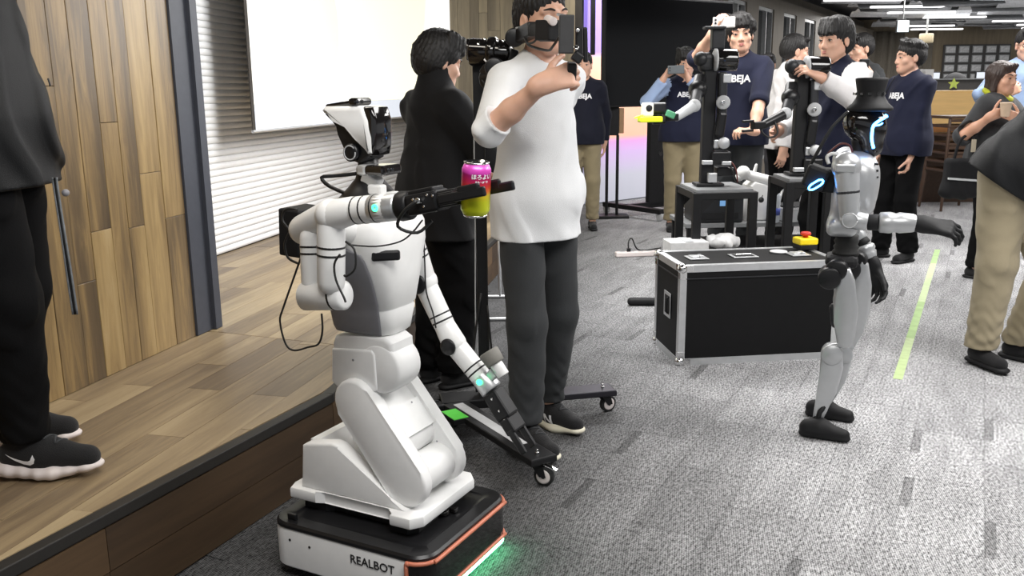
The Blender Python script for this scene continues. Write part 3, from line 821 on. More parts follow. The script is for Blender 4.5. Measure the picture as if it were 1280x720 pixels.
SHOE_CACHE = {}
def shoe_mesh(style, L):
    """upper and sole of one shoe in its own frame: toe +y, sole at z=0, ankle above the origin"""
    s = L / .28; hi = style in ('swoosh', 'nletter'); u = SDF(.004 if hi else .007); o = SDF(.004 if hi else .007)
    if hi:
        u.cap((0, -.045 * s, .055 * s), (0, .03 * s, .055 * s), .036 * s, .040 * s, k=.03)
        u.cap((0, .03 * s, .052 * s), (-.004, .135 * s, .042 * s), .042 * s, .034 * s, k=.03, sq=((0, 0, 1), .9))
        u.cap((0, -.02 * s, .07 * s), (0, -.005 * s, .100 * s), .036 * s, .033 * s, k=.03)
        u.cap((0, .02 * s, .085 * s), (0, .08 * s, .062 * s), .020 * s, .02 * s, k=.03)
        u.ell((0, -.01 * s, .135 * s), (.03 * s, .036 * s, .05 * s), k=.006, op='s')
        o.cap((0, -.058 * s, .024 * s), (0, .05 * s, .016 * s), .046 * s, .048 * s, k=.02, sq=((0, 0, 1), .56))
        o.cap((0, .05 * s, .014 * s), (-.004, .138 * s, .024 * s), .048 * s, .037 * s, k=.02, sq=((0, 0, 1), .42))
        if style == 'swoosh': o.disp(lambda P: np.float32(.0015) * np.sin(P[:, 1] * 150))
    else:
        u.cap((0, -.04 * s, .05 * s), (0, .12 * s, .036 * s), .037 * s, .032 * s, k=.03)
        u.cap((0, -.02 * s, .06 * s), (0, -.005 * s, .10 * s), .034 * s, .032 * s, k=.03)
        o.cap((0, -.05 * s, .014 * s), (0, .13 * s, .014 * s), .042 * s, .037 * s, k=.01, sq=((0, 0, 1), .4))
    u.plane((0, 0, .006), (0, 0, -1)); o.plane((0, 0, .0), (0, 0, -1))
    return u, o

def human(label, base, yaw, H=1.72, h=.007, skin='skin', lean=0., twist=0., side=0., head=(0., 0., 0.), hands=None, feet=None, hips=None,
          top=None, bottom=None, shoes=None, hair='short', hair_m='hair', build=1.0, group=None, text=None, extra=None, face=True, noleg=False, hair_h=None, headh=None, name='person'):
    """yaw 0 faces +Y; local frame: x to the person's right, y forward, z up. head=(yaw,pitch,roll)"""
    s = H / 1.72; bw = build
    root = thing(name, label, 'person', base, yaw, group)
    rest = V(0, 0, .93 * s)
    pelv = V(*(hips or (0, 0, .93)))* s
    Rt = np.array(Matrix.Rotation(-lean, 3, 'X')) @ np.array(Matrix.Rotation(side, 3, 'Y')); Rtw = Rt @ np.array(Matrix.Rotation(twist, 3, 'Z'))
    def T(x, y, z):
        p = V(x, y, z) * s - rest
        f = np.clip(p[2] / (.25 * s), 0, 1)
        R = Rtw if f > .5 else Rt
        return pelv + R @ p
    def Tl(x, y, z): return pelv + Rt @ (V(x, y, z) * s - rest)
    fx, up, fy = Rtw[:, 0], Rtw[:, 2], Rtw[:, 1]
    shR, shL = T(.160 * bw, -.004, 1.370), T(-.160 * bw, -.004, 1.370)
    neck0 = T(0, -.012, 1.43)
    hR = np.array(Matrix.Rotation(head[0], 3, 'Z')) @ np.array(Matrix.Rotation(-head[1], 3, 'X')) @ np.array(Matrix.Rotation(head[2], 3, 'Y'))
    hb = T(0, .012, 1.525)
    hc = hb + (Rt * .5 + np.eye(3) * .5) @ V(0, .004, .062) * s
    def Hd(x, y, z): return hc + hR @ (V(x, y, z) * s)
    # joints
    hd = {'R': dict(p=(.27, .05, .80)), 'L': dict(p=(-.27, .05, .80))}
    for k_, v_ in (hands or {}).items(): hd[k_].update(v_)
    ft = {'R': dict(p=(.10, 0, .085), yaw=-.12), 'L': dict(p=(-.10, 0, .085), yaw=.12)}
    for k_, v_ in (feet or {}).items(): ft[k_].update(v_)
    arm = {}; leg = {}
    for sd_, sh in (('R', shR), ('L', shL)):
        sg = 1 if sd_ == 'R' else -1
        q = hd[sd_]; w = np.asarray(q['w'], float) if 'w' in q else V(*q['p']) * s
        e, w = ik(sh, w, .285 * s, .25 * s, q.get('elbow', (sg * .5, -1, -.2)))
        arm[sd_] = (sh, e, w, q)
        hp = Tl(sg * .083, 0, .90)
        a = V(*ft[sd_]['p']) * s
        kn, a = ik(hp, a, .411 * s, .409 * s, ft[sd_].get('knee', (sg * .12, 1, 0)))
        leg[sd_] = (hp, kn, a, ft[sd_])
    # --- body
    b = SDF(h)
    ss = ((fy), .72)
    b.ell(Tl(0, 0, .95), V(.150 * bw, .10, .11) * s, Rt, k=.05)
    b.cap(Tl(0, 0, 1.0), T(0, 0, 1.15), .128 * s * bw, .130 * s * bw, k=.06, sq=ss)
    b.cap(T(0, 0, 1.15), T(0, 0, 1.32), .135 * s * bw, .150 * s * bw, k=.06, sq=ss)
    b.cap(T(-.12 * bw, 0, 1.375), T(.12 * bw, 0, 1.375), .048 * s, k=.05)
    b.cap(neck0, hb, .056 * s, .051 * s, k=.045)
    for k_, (sh, e, w, q) in arm.items():
        b.cap(sh, e, .046 * s, .038 * s, k=.03); b.cap(e, e + (w - e) * .45, .042 * s, .038 * s, k=.02); b.cap(e + (w - e) * .45, w, .038 * s, .026 * s, k=.02)
        d_ = q.get('dir'); d_ = (w - e) if d_ is None else np.asarray(d_, float)
        n_ = q.get('palm'); n_ = V(-1 if k_ == 'R' else 1, 0, 0) if n_ is None else np.asarray(n_, float)
        hand_prims(b, w + nrm(w - e) * .012 * s, d_, n_, k_, q.get('curl', (.35, .4, .3)), s * q.get('sc', 1.0), q.get('thumb', (.25, .3)), q.get('spread', .05), index=q.get('index'))
    if not noleg:
        for k_, (hp, kn, a, q) in leg.items():
            b.cap(hp, kn, .08 * s, .052 * s, k=.05); b.cap(kn, kn + (a - kn) * .4, .05 * s, .052 * s, k=.02); b.cap(kn + (a - kn) * .4, a, .052 * s, .034 * s, k=.02)
            R_ = np.array(Matrix.Rotation(q.get('yaw', 0), 3, 'Z')) @ np.array(Matrix.Rotation(q.get('pitch', 0), 3, 'X'))
            b.cap(a + R_ @ V(0, -.02, -.045) * s, a + R_ @ V(0, .11, -.05) * s, .028 * s, .024 * s, k=.03)
    # head
    e3 = lambda c, r, k=.02, m=0, op='u': b.ell(Hd(*c), V(*r) * s, hR, k=k, m=m, op=op)
    e3((0, -.008, .040), (.074, .094, .084), .03)
    e3((0, .032, -.025), (.060, .064, .082), .03)
    e3((0, .050, -.062), (.046, .042, .046), .03)
    b.cap(Hd(-.012, .072, -.096), Hd(.012, .072, -.096), .017 * s, k=.03)
    b.cap(Hd(-.050, .012, -.062), Hd(-.02, .066, -.094), .018 * s, .015 * s, k=.03); b.cap(Hd(.050, .012, -.062), Hd(.02, .066, -.094), .018 * s, .015 * s, k=.03)
    if face:
        for g in (-1, 1):
            b.cap(Hd(g * .014, .090, .026), Hd(g * .048, .076, .022), .011 * s, .010 * s, k=.014)
            e3((g * .033, .104, .001), (.017, .013, .0085), .012, 0, 's')
            e3((g * .033, .0835, .000), (.0150, .0125, .0125), .003)
            e3((g * .046, .066, -.030), (.019, .019, .017), .025)
            e3((g * .077, -.004, -.012), (.010, .020, .033), .006); e3((g * .086, .002, -.010), (.006, .011, .018), .006, 0, 's')
            e3((g * .0125, .101, -.040), (.0085, .010, .008), .007)
        b.cap(Hd(0, .092, .012), Hd(0, .108, -.030), .0075 * s, .011 * s, k=.014)
        e3((0, .108, -.036), (.011, .011, .0095), .008)
        b.cap(Hd(-.012, .090, -.066), Hd(.012, .090, -.066), .010 * s, k=.012)
    if extra: extra(b, Hd, T)
    link('body', b.mesh('body', M[skin]), root)
    if face and hair != 'none':
        for g in (-1, 1):
            mb = MB(); mb.sphere(Hd(g * .033, .0840, -.001), .0127 * s, 14, (1, 1, .55)); mb.mi = 1
            d_ = nrm(hR @ V(0, 1, -.05)); mb.sphere(Hd(g * .033, .0840, -.001) + d_ * .0082 * s, .0064 * s, 12, (1, 1, .85))
            mb.build('eye', [M['eye_white'], M['iris']], root)
            mb = MB(); mb.tube([Hd(g * .015, .1015, .024), Hd(g * .032, .0985, .030), Hd(g * .052, .083, .026)], [.0026 * s, .0036 * s, .0018 * s], 6); mb.build('eyebrow', M['hair'], root)
            mb = MB(); mb.tube([Hd(g * .0185, .0945, -.0005), Hd(g * .033, .0985, .006), Hd(g * .049, .0900, .0005)], [.0012 * s, .0022 * s, .0016 * s], 6); mb.build('eyelid', M['hair'], root)
    if face:
        for z_, r_, w_ in ((-.0628, .0042, .021), (-.0705, .0050, .018)):
            mb = MB(); mb.tube([Hd(-w_, .0905, -.0665), Hd(-w_ * .5, .0985, z_), Hd(0, .1005, z_ - .0005), Hd(w_ * .5, .0985, z_), Hd(w_, .0905, -.0665)], [.001 * s, r_ * s, r_ * s * 1.05, r_ * s, .001 * s], 8, 4); mb.build('lip', M['lips'], root)
    # --- hair
    if hair != 'none':
        q = SDF(min(h, .006)); rg_ = random.Random(sum(map(ord, label)))
        E = lambda c, r, k=.02, op='u': q.ell(Hd(*c), V(*r) * s, hR, k=k, op=op)
        if hair == 'short':
            E((0, -.014, .048), (.083, .104, .088), .01); E((0, -.045, .0), (.078, .075, .075), .03)
            E((0, .100, -.030), (.064, .075, .082), .012, 's')
            for g in (-1, 1): E((g * .085, .012, -.030), (.018, .034, .042), .01, 's')
            q.cap(Hd(-.045, .072, .098), Hd(.045, .072, .098), .021 * s, k=.02)
        elif hair == 'bangs':
            E((0, -.012, .052), (.090, .112, .092), .01); E((0, -.045, -.010), (.084, .080, .085), .03)
            E((0, .116, -.050), (.066, .075, .085), .012, 's')
            for g in (-1, 1): E((g * .092, .016, -.045), (.022, .034, .042), .01, 's')
            for i in range(9):
                x = -.062 + .0155 * i + rg_.uniform(-.004, .004)
                q.cap(Hd(x * .8, .062, .115), Hd(x, .100 - x * x * 6, .042 + rg_.uniform(-.008, .008)), .017 * s, .010 * s, k=.012)
        elif hair == 'mop':
            E((0, -.012, .050), (.094, .114, .098), .01); E((0, -.050, -.010), (.090, .082, .088), .03)
            E((0, .120, -.045), (.064, .078, .085), .012, 's')
            for g in (-1, 1): E((g * .098, .020, -.048), (.024, .03, .036), .01, 's')
            for i in range(34):
                a_ = i * 2.4; zz = -.02 + .125 * ((i * .618) % 1)
                r_ = math.sqrt(max(.02, 1 - ((zz - .05) / .11) ** 2))
                x, y = .088 * r_ * math.cos(a_), -.014 + .108 * r_ * math.sin(a_)
                if y > .05 and zz < .075: continue
                q.cap(Hd(x, y, zz + .02), Hd(x * 1.16, (y + .014) * 1.12 - .014, zz - .022), .018 * s, .005 * s, k=.012)
            for i in range(6): q.cap(Hd(-.05 + .02 * i, .075, .112), Hd(-.054 + .021 * i, .106 - abs(i - 2.5) * .006, .058), .017 * s, .008 * s, k=.012)
        elif hair == 'spiky':
            E((0, -.014, .050), (.086, .106, .090), .01); E((0, -.048, .0), (.080, .075, .075), .03)
            E((0, .104, -.030), (.066, .078, .084), .012, 's')
            for g in (-1, 1): E((g * .088, .012, -.030), (.018, .034, .042), .01, 's')
            for i in range(30):
                a_ = i * 2.4; zz = .035 + .095 * ((i * .618) % 1); r_ = math.sqrt(max(.03, 1 - ((zz - .045) / .1) ** 2))
                x, y = .082 * r_ * math.cos(a_), -.014 + .1 * r_ * math.sin(a_)
                q.cap(Hd(x, y, zz), Hd(x * 1.22, y * 1.1 + .012, zz + .022), .016 * s, .005 * s, k=.012)
        elif hair == 'bob':
            E((0, -.014, .046), (.088, .108, .092), .01); q.cap(Hd(0, -.04, .03), Hd(0, -.058, -.085), .085 * s, .072 * s, k=.03)
            for g in (-1, 1): q.cap(Hd(g * .074, .006, .03), Hd(g * .078, -.002, -.095), .026 * s, .026 * s, k=.025)
            E((0, .116, -.035), (.056, .085, .092), .012, 's')
            q.cap(Hd(-.035, .078, .098), Hd(.05, .070, .088), .021 * s, k=.02)
        q.disp(lambda P: np.float32(.0026 * s) * (np.sin(np.arctan2((P - hc) @ hR[:, 0], (P - hc) @ hR[:, 1] + .015) * 31 + 4 * np.sin(((P - hc) @ hR[:, 2]) * 26)) + .8 * np.sin(np.arctan2((P - hc) @ hR[:, 0], (P - hc) @ hR[:, 1] + .015) * 53 + 3 * np.sin(((P - hc) @ hR[:, 2]) * 41 + 1))))
        link('hair', q.mesh('hair', M[hair_m]), root)
    # --- clothes
    out = {'root': root, 'T': T, 'Hd': Hd, 'arm': arm, 'leg': leg, 's': s, 'axes': (fx, fy, up), 'Tl': Tl}
    tp = dict(m='navy', fit=.012, hem=.90, cuff=1.0, cr=.042, fold=.005, neck=.062, sleeve_m=None, name='shirt', flare=0., stand=False); tp.update(top or {})
    if top is not False:
        g = SDF(h); f = tp['fit']; s2 = ((fy), .74); sm = 1 if tp['sleeve_m'] else 0
        hr = max(bottom['fit'] if bottom and 'fit' in bottom else .012, .0) + .166
        g.cap(Tl(0, -.004, tp['hem'] - .04), Tl(0, -.002, .96), (hr + .028 + tp['flare']) * s * bw, (hr + .022 + tp['flare'] * .8) * s * bw, k=.05, sq=(Rt[:, 1], .74)); g.cap(Tl(0, -.004, .96), Tl(0, -.002, 1.08), (hr + .022 + tp['flare'] * .8) * s * bw, (.146 + f) * s * bw, k=.05, sq=(Rt[:, 1], .75))
        g.cap(Tl(0, 0, .98), T(0, 0, 1.14), (.150 + f) * s * bw, (.134 + f) * s * bw, k=.06, sq=(Rt[:, 1], .78))
        g.cap(T(0, 0, 1.12), T(0, 0, 1.29), (.132 + f) * s * bw, (.140 + f) * s * bw, k=.05, sq=s2)
        g.cap(T(-.11 * bw, -.004, 1.365), T(.11 * bw, -.004, 1.365), (.050 + f) * s, k=.05)
        g.cap(T(0, -.01, 1.37), T(0, -.006, 1.445), (.082 + f) * s, (.058 + f * .5) * s, k=.05)
        for g_ in (-1, 1): g.cap(T(g_ * .05, -.008, 1.405), T(g_ * .135 * bw, -.004, 1.375), (.044 + f) * s, (.040 + f) * s, k=.04)
        for k_, (sh, e, w, q) in arm.items():
            cf = tp['cuff'] if not isinstance(tp['cuff'], dict) else tp['cuff'][k_]
            g.cap(sh, e if cf > 0 else sh + (e - sh) * (1 + cf), (.050 + f) * s, (.044 + f * .8) * s, k=.03, m=sm)
            if cf > 0: g.cap(e, e + (w - e) * cf, (.044 + f * .8) * s, (tp['cr'] - .004 + f * .3) * s, k=.02, m=sm)
        if tp['fold']: g.disp(lambda P: folds(P, np.float32(tp['fold'] * 1.5 * s), 1 / s))
        g.plane(Tl(0, 0, tp['hem']), -Rt[:, 2])
        for k_, (sh, e, w, q) in arm.items():
            cf = tp['cuff'] if not isinstance(tp['cuff'], dict) else tp['cuff'][k_]
            if cf > 0 and not q.get('pocket'):
                pe = e + (w - e) * cf; dv_ = nrm(w - e); g.cap(pe + dv_ * .012 * s, pe + dv_ * .09 * s, .075 * s, k=.0, op='s', sq=(dv_, .28))
        g.cap(T(0, .02, 1.478), T(0, .04, 1.60), tp['neck'] * s, .10 * s, k=.004, op='s')
        if tp['stand']:
            g.cap(T(0, -.014, 1.42), T(0, -.008, 1.535), (.078 + f * .4) * s, .077 * s, k=.025); g.cap(T(0, -.002, 1.47), T(0, .014, 1.68), .066 * s, .072 * s, k=.003, op='s')
        out['top'] = link(tp['name'], g.mesh(tp['name'], [M[tp['m']]] + ([M[tp['sleeve_m']]] if tp['sleeve_m'] else [])), root)
        if tp.get('collar'):
            mb = MB(); ring = [T(.084 * math.cos(a_), -.004 + .094 * math.sin(a_), 1.462 - .040 * math.sin(a_)) for a_ in np.linspace(0, 2 * PI, 17)]
            mb.tube(ring, .022 * s, 8, 2); link('collar', mb.mesh('collar', M[tp['collar']]), root)
        if text:
            bv = BVHTree.FromObject(out['top'], bpy.context.evaluated_depsgraph_get()) if False else BVHTree.FromPolygons([v.co.copy() for v in out['top'].data.vertices], [tuple(p.vertices) for p in out['top'].data.polygons])
            text_on(text, .062 * s, T(0, .2, 1.295), -fx if False else -fx, up, M['print_white'], 'lettering', root, bold=.0022, wrap=bv)
    bt = dict(m='khaki', fit=.012, waist=1.03, cuff=.10, cr=.064, fold=.005, thigh=.092, knee=.070, name='trousers'); bt.update(bottom or {})
    if bottom is not False and not noleg:
        g = SDF(h); f = bt['fit']
        g.cap(Tl(0, 0, bt['waist']), Tl(0, 0, .96), (.128 + f) * s * bw, (.142 + f) * s * bw, k=.04, sq=(Rt[:, 1], .76))
        g.cap(Tl(-.06, -.012, .93), Tl(.06, -.012, .93), (.088 + f) * s, k=.04)
        for k_, (hp, kn, a, q) in leg.items():
            g.cap(hp, kn, bt['thigh'] * s * .96 + f * s * .8, bt['knee'] * s + f * s * .4, k=.03); g.cap(kn, a + V(0, -.01, bt['cuff'] - .085 + bt['cr'] * .25) * s, bt['knee'] * s + f * .5 * s, bt['cr'] * s, k=.02)
        if bt['fold']: g.disp(lambda P: folds(P, np.float32(bt['fold'] * 1.3 * s), 1 / s))
        def ank(P):
            w = np.zeros(len(P), np.float32)
            for k_, (hp, kn, a, q) in leg.items():
                t = np.clip((.42 * s - (P[:, 2] - (a[2] - .085 * s))) / (.34 * s), 0, 1) * (np.linalg.norm(P[:, :2] - a[None, :2], axis=1) < .16)
                w += (t * .0035 * s * (np.sin(P[:, 2] * 62 / s + 3 * np.sin(P[:, 0] * 21 + P[:, 1] * 27 + P[:, 2] * 9)) + np.sin(P[:, 2] * 107 / s + 4 * np.sin(P[:, 0] * 31 - P[:, 1] * 23)) * .6)).astype(np.float32)
            return w
        g.disp(ank)
        for k_, (hp, kn, a, q) in leg.items(): g.box(a + V(0, .02, bt['cuff'] - .085 - .06) * s, V(.12, .16, .06) * s, rd=.002, k=.004, op='s')
        g.plane(Tl(0, 0, bt['waist']), Rt[:, 2])
        out['bottom'] = link(bt['name'], g.mesh(bt['name'], M[bt['m']]), root)
    sh_ = dict(style='plain', m='shoe_black', sole='black_matte', L=.285); sh_.update(shoes or {})
    out['shoe'] = {}
    if shoes is not False and not noleg:
        key = (sh_['style'], sh_['m'], sh_['sole'], round(sh_['L'] * s, 3))
        if key not in SHOE_CACHE: u_, o_ = shoe_mesh(sh_['style'], sh_['L'] * s); SHOE_CACHE[key] = (u_.mesh('shoe', M[sh_['m']]), o_.mesh('sole', M[sh_['sole']]))
        for k_, (hp, kn, a, q) in leg.items():
            o = link('shoe', SHOE_CACHE[key][0], root); link('sole', SHOE_CACHE[key][1], o); o.location = tuple(a + V(0, .0, -.085) * s)
            o.rotation_euler = (q.get('pitch', 0), 0, q.get('yaw', 0)); out['shoe'][k_] = o
            if sh_['style'] in ('swoosh', 'nletter'):
                if key + ('lace',) not in SHOE_CACHE:
                    me_ = SHOE_CACHE[key][0]; bv_ = BVHTree.FromPolygons([v.co.copy() for v in me_.vertices], [tuple(p.vertices) for p in me_.polygons]); mb = MB(); sL_ = sh_['L'] * s / .28
                    for i_ in range(5):
                        y_ = (.022 + .014 * i_) * sL_; row = []
                        for x_ in np.linspace(-.019, .019, 6):
                            loc_, _, _, _ = bv_.ray_cast(Vector((x_ * sL_, y_ + x_ * .35 * (1 if i_ % 2 else -1), .3)), Vector((0, 0, -1)))
                            if loc_ is not None: row.append(V(loc_.x, loc_.y, loc_.z + .001))
                        if len(row) > 3: mb.tube(row, .0028 * sL_, 6, 1)
                    SHOE_CACHE[key + ('lace',)] = mb.mesh('laces', M['shoe_gray'])
                link('laces', SHOE_CACHE[key + ('lace',)], o)
    Rz = np.array(Matrix.Rotation(yaw, 3, 'Z'))
    out['w2l'] = lambda p: Rz.T @ (np.asarray(p, float) - np.asarray(base, float))
    out['l2w'] = lambda p: Rz @ np.asarray(p, float) + np.asarray(base, float)
    return out
def w2l(base, yaw):
    Rz = np.array(Matrix.Rotation(yaw, 3, 'Z'))
    return (lambda p: Rz.T @ (np.asarray(p, float) - np.asarray(base, float))), (lambda d: Rz.T @ np.asarray(d, float))
# ------------------------------------------------------------ the people
def yw(fx, fy): return math.atan2(-fx, fy)

# man in the white sweater guiding the controller arm
WB = V(.10, 3.37, 0); WY = yw(.60, -.80); w2, d2 = w2l(WB, WY)
white = human('person in white sweater and charcoal trousers gripping the black controller handle', WB, WY, 1.73, .005, head=(-.05, .02, .05), lean=.02,
      hands={'R': dict(w=w2(at(676, 107, 2.92)), elbow=d2(V(-.6, -.5, -.9)), dir=d2(V(.93, .12, .28)), palm=d2(V(.25, .9, -.25)), curl=(.75, 1.1, .8), index=(.55, .8, .5), thumb=(.2, .35), spread=.02, sc=1.04),
             'L': dict(p=(-.02, -.175, .98), elbow=(-.35, -1, -.3), dir=(.9, 0, -.2), palm=(0, -1, 0))},
      feet={'R': dict(p=(.13, .10, .085), yaw=-.05), 'L': dict(p=(-.10, -.05, .085), yaw=.10)},
      top=dict(m='knit_white', fit=.014, hem=.80, cuff={'R': .22, 'L': 1.0}, cr=.052, fold=.007, name='sweater', neck=.060, flare=-.012),
      bottom=dict(m='trousers_gray', fit=.012, cuff=.115, cr=.062, fold=.0045, thigh=.077), shoes=dict(style='nletter', m='shoe_black', sole='sole_cream', L=.285), hair='short', build=.94)
# man in the black jacket seen from behind
BB = V(-.335, 4.02, 0); BY = yw(.80, .60); w2, d2 = w2l(BB, BY)
black = human('person in black stand-collar jacket seen from behind beside the stage', BB, BY, 1.60, .006, head=(-.15, .28, 0), lean=.03,
      hands={'R': dict(w=w2(at(611, 176, 4.12)), elbow=d2(V(.2, -1, -.6)), curl=(.5, .6, .4)), 'L': dict(w=w2(at(617, 172, 4.26)), elbow=d2(V(-.2, 1, -.6)), curl=(.5, .6, .4))},
      top=dict(m='jacket_black', fit=.032, hem=.76, cr=.050, fold=.0045, stand=True, name='jacket'), bottom=dict(m='pants_black', fit=.04, cuff=.09, cr=.085, thigh=.10, knee=.09, fold=.006), hair='mop', build=1.0, feet={'R': dict(p=(.08, .03, .085)), 'L': dict(p=(-.08, 0, .085))})
# man standing on the stage, cut by the left edge
LB = V(-1.475, 2.50, SH + .003); LY = yw(1, .05); w2, d2 = w2l(LB, LY)
left = human('person in black jacket and black trousers standing on the stage at the left edge', LB, LY, 1.78, .006, lean=-.06,
      hands={'R': dict(p=(.12, .20, 1.62), elbow=(.9, -.3, -1)), 'L': dict(p=(-.12, .20, 1.62), elbow=(-.9, -.3, -1))},
      feet={'R': dict(p=(.12, .10, .085), yaw=-.02), 'L': dict(p=(-.12, -.06, .085), yaw=.0)},
      top=dict(m='jacket_black2', fit=.05, hem=.775, cr=.05, fold=.014, stand=True, name='jacket', flare=.022), bottom=dict(m='pants_black', fit=.03, cuff=.105, cr=.060, thigh=.105, knee=.082, fold=.006),
      shoes=dict(style='swoosh', m='shoe_black', sole='sole_white', L=.30), hair='short')
# ABEJA people
n1B = V(.70, 8.75, 0)
human('person in navy lettered shirt and khaki trousers half hidden behind the white sweater', n1B, yw(-.1, -1), 1.70, .009, text='ABEJA', hands={'R': dict(p=(.21, -.1, .86)), 'L': dict(p=(-.21, -.1, .86))},
      top=dict(m='navy_dark', fit=.02, hem=.84, fold=.006), bottom=dict(m='khaki'), hair='short')
PB = V(1.64, 8.6, 0); PY = yw(-.05, -1); w2, d2 = w2l(PB, PY)
ph = human('person in navy lettered tee over pale blue sleeves, photographing with a dark phone', PB, PY, 1.71, .008, text='ABEJA', head=(0, .12, 0),
      hands={'R': dict(w=w2(at(829, 99, 8.36)), elbow=(1, .3, -1), dir=(-.45, 0, .9), palm=(-.8, .3, -.3), curl=(.5, .7, .5)), 'L': dict(w=w2(at(861, 99, 8.36)), elbow=(-1, .3, -1), dir=(.45, 0, .9), palm=(.8, .3, -.3), curl=(.5, .7, .5))},
      top=dict(m='navy', sleeve_m='shirt_blue', fit=.02, hem=.86, cuff=.96, fold=.006), bottom=dict(m='khaki', fit=.02, thigh=.10), hair='mop', build=1.06)
TB = V(1.68, 6.75, 0); TY = yw(-.30, -.95); w2, d2 = w2l(TB, TY)
tall = human('tall smiling person in navy three-quarter-sleeve shirt raising a white phone over the head', TB, TY, 1.87, .007, text='ABEJA', head=(.1, .05, .08),
      hands={'R': dict(w=w2(at(890, 43, 6.35)), elbow=(1, .2, -.5), dir=d2(V(.35, -.1, .95)), palm=d2(V(.9, .3, .0)), curl=(.5, .7, .5)),
             'L': dict(w=w2(at(938, 186, 6.25)), elbow=d2(V(.8, .2, -.6)), dir=d2(V(-.95, -.2, .15)), palm=d2(V(0, .2, -1)), curl=(.6, .9, .6))},
      top=dict(m='navy', fit=.02, hem=.86, cuff=.12, fold=.006), bottom=dict(m='trousers_gray', fit=.02), hair='mop')
human('smiling person in pale shirt far back between the navy shirt and the white shirt', V(3.06, 10.9, 0), yw(-.55, -.83), 1.74, .010, head=(.2, .1, 0), top=dict(m='shirt_white', fit=.02), bottom=dict(m='trousers_gray'), hair='short', skin='skin_tan')
HB = V(2.26, 7.5, 0); HY = yw(.93, .15); w2, d2 = w2l(HB, HY)
human('person in white shirt seen in profile looking right behind the robot arms', HB, HY, 1.77, .008, head=(-.1, .12, 0), lean=.06,
      hands={'R': dict(w=w2(at(979, 188, 7.3)), elbow=d2(V(-.5, -.6, -.5))), 'L': dict(p=(-.2, .25, 1.0))},
      top=dict(m='shirt_white', fit=.03, hem=.82, fold=.009, neck=.058, stand=False), bottom=dict(m='pants_black', fit=.02), hair='short')
IB = V(2.04, 5.72, 0); IY = yw(-.90, -.45); w2, d2 = w2l(IB, IY)
bang = human('person with heavy black fringe in navy vest and white sleeves, hand at the mouth', IB, IY, 1.765, .006, head=(.08, .06, 0), lean=.03,
      hands={'L': dict(w=w2(at(1026, 97, 5.28)), elbow=d2(V(.75, -.5, -1)), dir=d2(V(-.9, -.15, .45)), palm=d2(V(-.2, .6, -.8)), curl=(.4, .7, .5)), 'R': dict(p=(.16, .30, 1.05), elbow=(.6, -.6, -.5))},
      top=dict(m='navy', sleeve_m='shirt_white', fit=.026, hem=.84, cuff=.96, cr=.05, fold=.009), bottom=dict(m='pants_black', fit=.015), hair='bangs')
JB = V(3.28, 8.6, 0); JY = yw(-.9, -.25); w2, d2 = w2l(JB, JY)
human('person in grey top behind the fringe, filming with a small dark camera', JB, JY, 1.83, .008, head=(0, .1, 0),
      hands={'L': dict(w=w2(at(1087, 92, 8.25)), elbow=d2(V(.5, -.5, -1)), dir=d2(V(-.6, -.1, .7)), palm=d2(V(-.5, .7, 0))), 'R': dict(p=(.14, .32, 1.25), elbow=(.6, -.3, -1))},
      top=dict(m='trousers_gray', fit=.03, fold=.006), bottom=dict(m='pants_black'), hair='short')
KB = V(3.05, 7.0, 0); KY = yw(-.97, -.28); w2, d2 = w2l(KB, KY)
navy = human('person in navy lettered sweatshirt standing in profile right of the humanoid robot', KB, KY, 1.69, .007, text='ABEJA', head=(-.22, .05, 0),
      hands={'L': dict(w=w2(at(1138, 203, 6.85)), elbow=d2(V(.8, .3, -.2)), curl=(.5, .7, .5), palm=d2(V(-.6, .5, 0))), 'R': dict(p=(.24, .02, .84))},
      feet={'R': dict(p=(.12, .06, .085), yaw=-.2), 'L': dict(p=(-.12, 0, .085), yaw=.3)},
      top=dict(m='navy', fit=.022, hem=.84, cuff=.97, cr=.046, fold=.008), bottom=dict(m='pants_black', fit=.025, cr=.075, cuff=.08), hair='spiky', build=1.04)
GB = V(3.36, 6.3, 0); GY = yw(.62, -.78); w2, d2 = w2l(GB, GY)
woman = human('person with short dark bob in charcoal tee with lime collar, holding a paper cup', GB, GY, 1.505, .007, skin='skin_tan', head=(-.25, .02, 0),
      hands={'R': dict(w=w2(at(1238, 146, 6.02)), elbow=d2(V(-.7, -.4, -.8)), dir=d2(V(.85, -.3, .35)), palm=d2(V(.2, .8, .1)), curl=(.6, .8, .5)), 'L': dict(w=w2(at(1275, 150, 6.05)), elbow=d2(V(.8, -.2, -.8)), dir=d2(V(-.85, -.3, .3)), palm=d2(V(-.2, .6, .2)))},
      top=dict(m='shirt_gray', fit=.035, hem=.80, cuff=.02, fold=.008, collar='collar_lime', cr=.06, neck=.088), bottom=dict(m='pants_black', fit=.03), hair='bob', hair_m='hair_brown', build=1.05)
MB_ = V(4.30, 7.7, 0); MY = yw(-.15, -1); w2, d2 = w2l(MB_, MY)
blue = human('person in light blue shirt and glasses behind the dark bob at the right edge', MB_, MY, 1.81, .008, head=(-.1, .1, 0),
      hands={'R': dict(w=w2(at(1256, 118, 7.35)), elbow=(1, -.1, -.8), dir=d2(V(.8, -.2, .5)), palm=(-.2, -.8, .2), curl=(.6, .8, .6)), 'L': dict(p=(-.25, .1, .9))},
      top=dict(m='denim_blue', fit=.03, fold=.008), bottom=dict(m='trousers_gray'), hair='short')
mb = MB()
Hd = blue['Hd']
for g in (-1, 1): mb.tube([Hd(g * .033 + .026 * math.cos(a_), .108 - abs(g * .033 + .026 * math.cos(a_)) * .2, .0 + .018 * math.sin(a_)) for a_ in np.linspace(0, 2 * PI, 13)], .0028, 6, 1); mb.tube([Hd(g * .058, .096, .004), Hd(g * .08, .0, .0)], .0025, 6, 1)
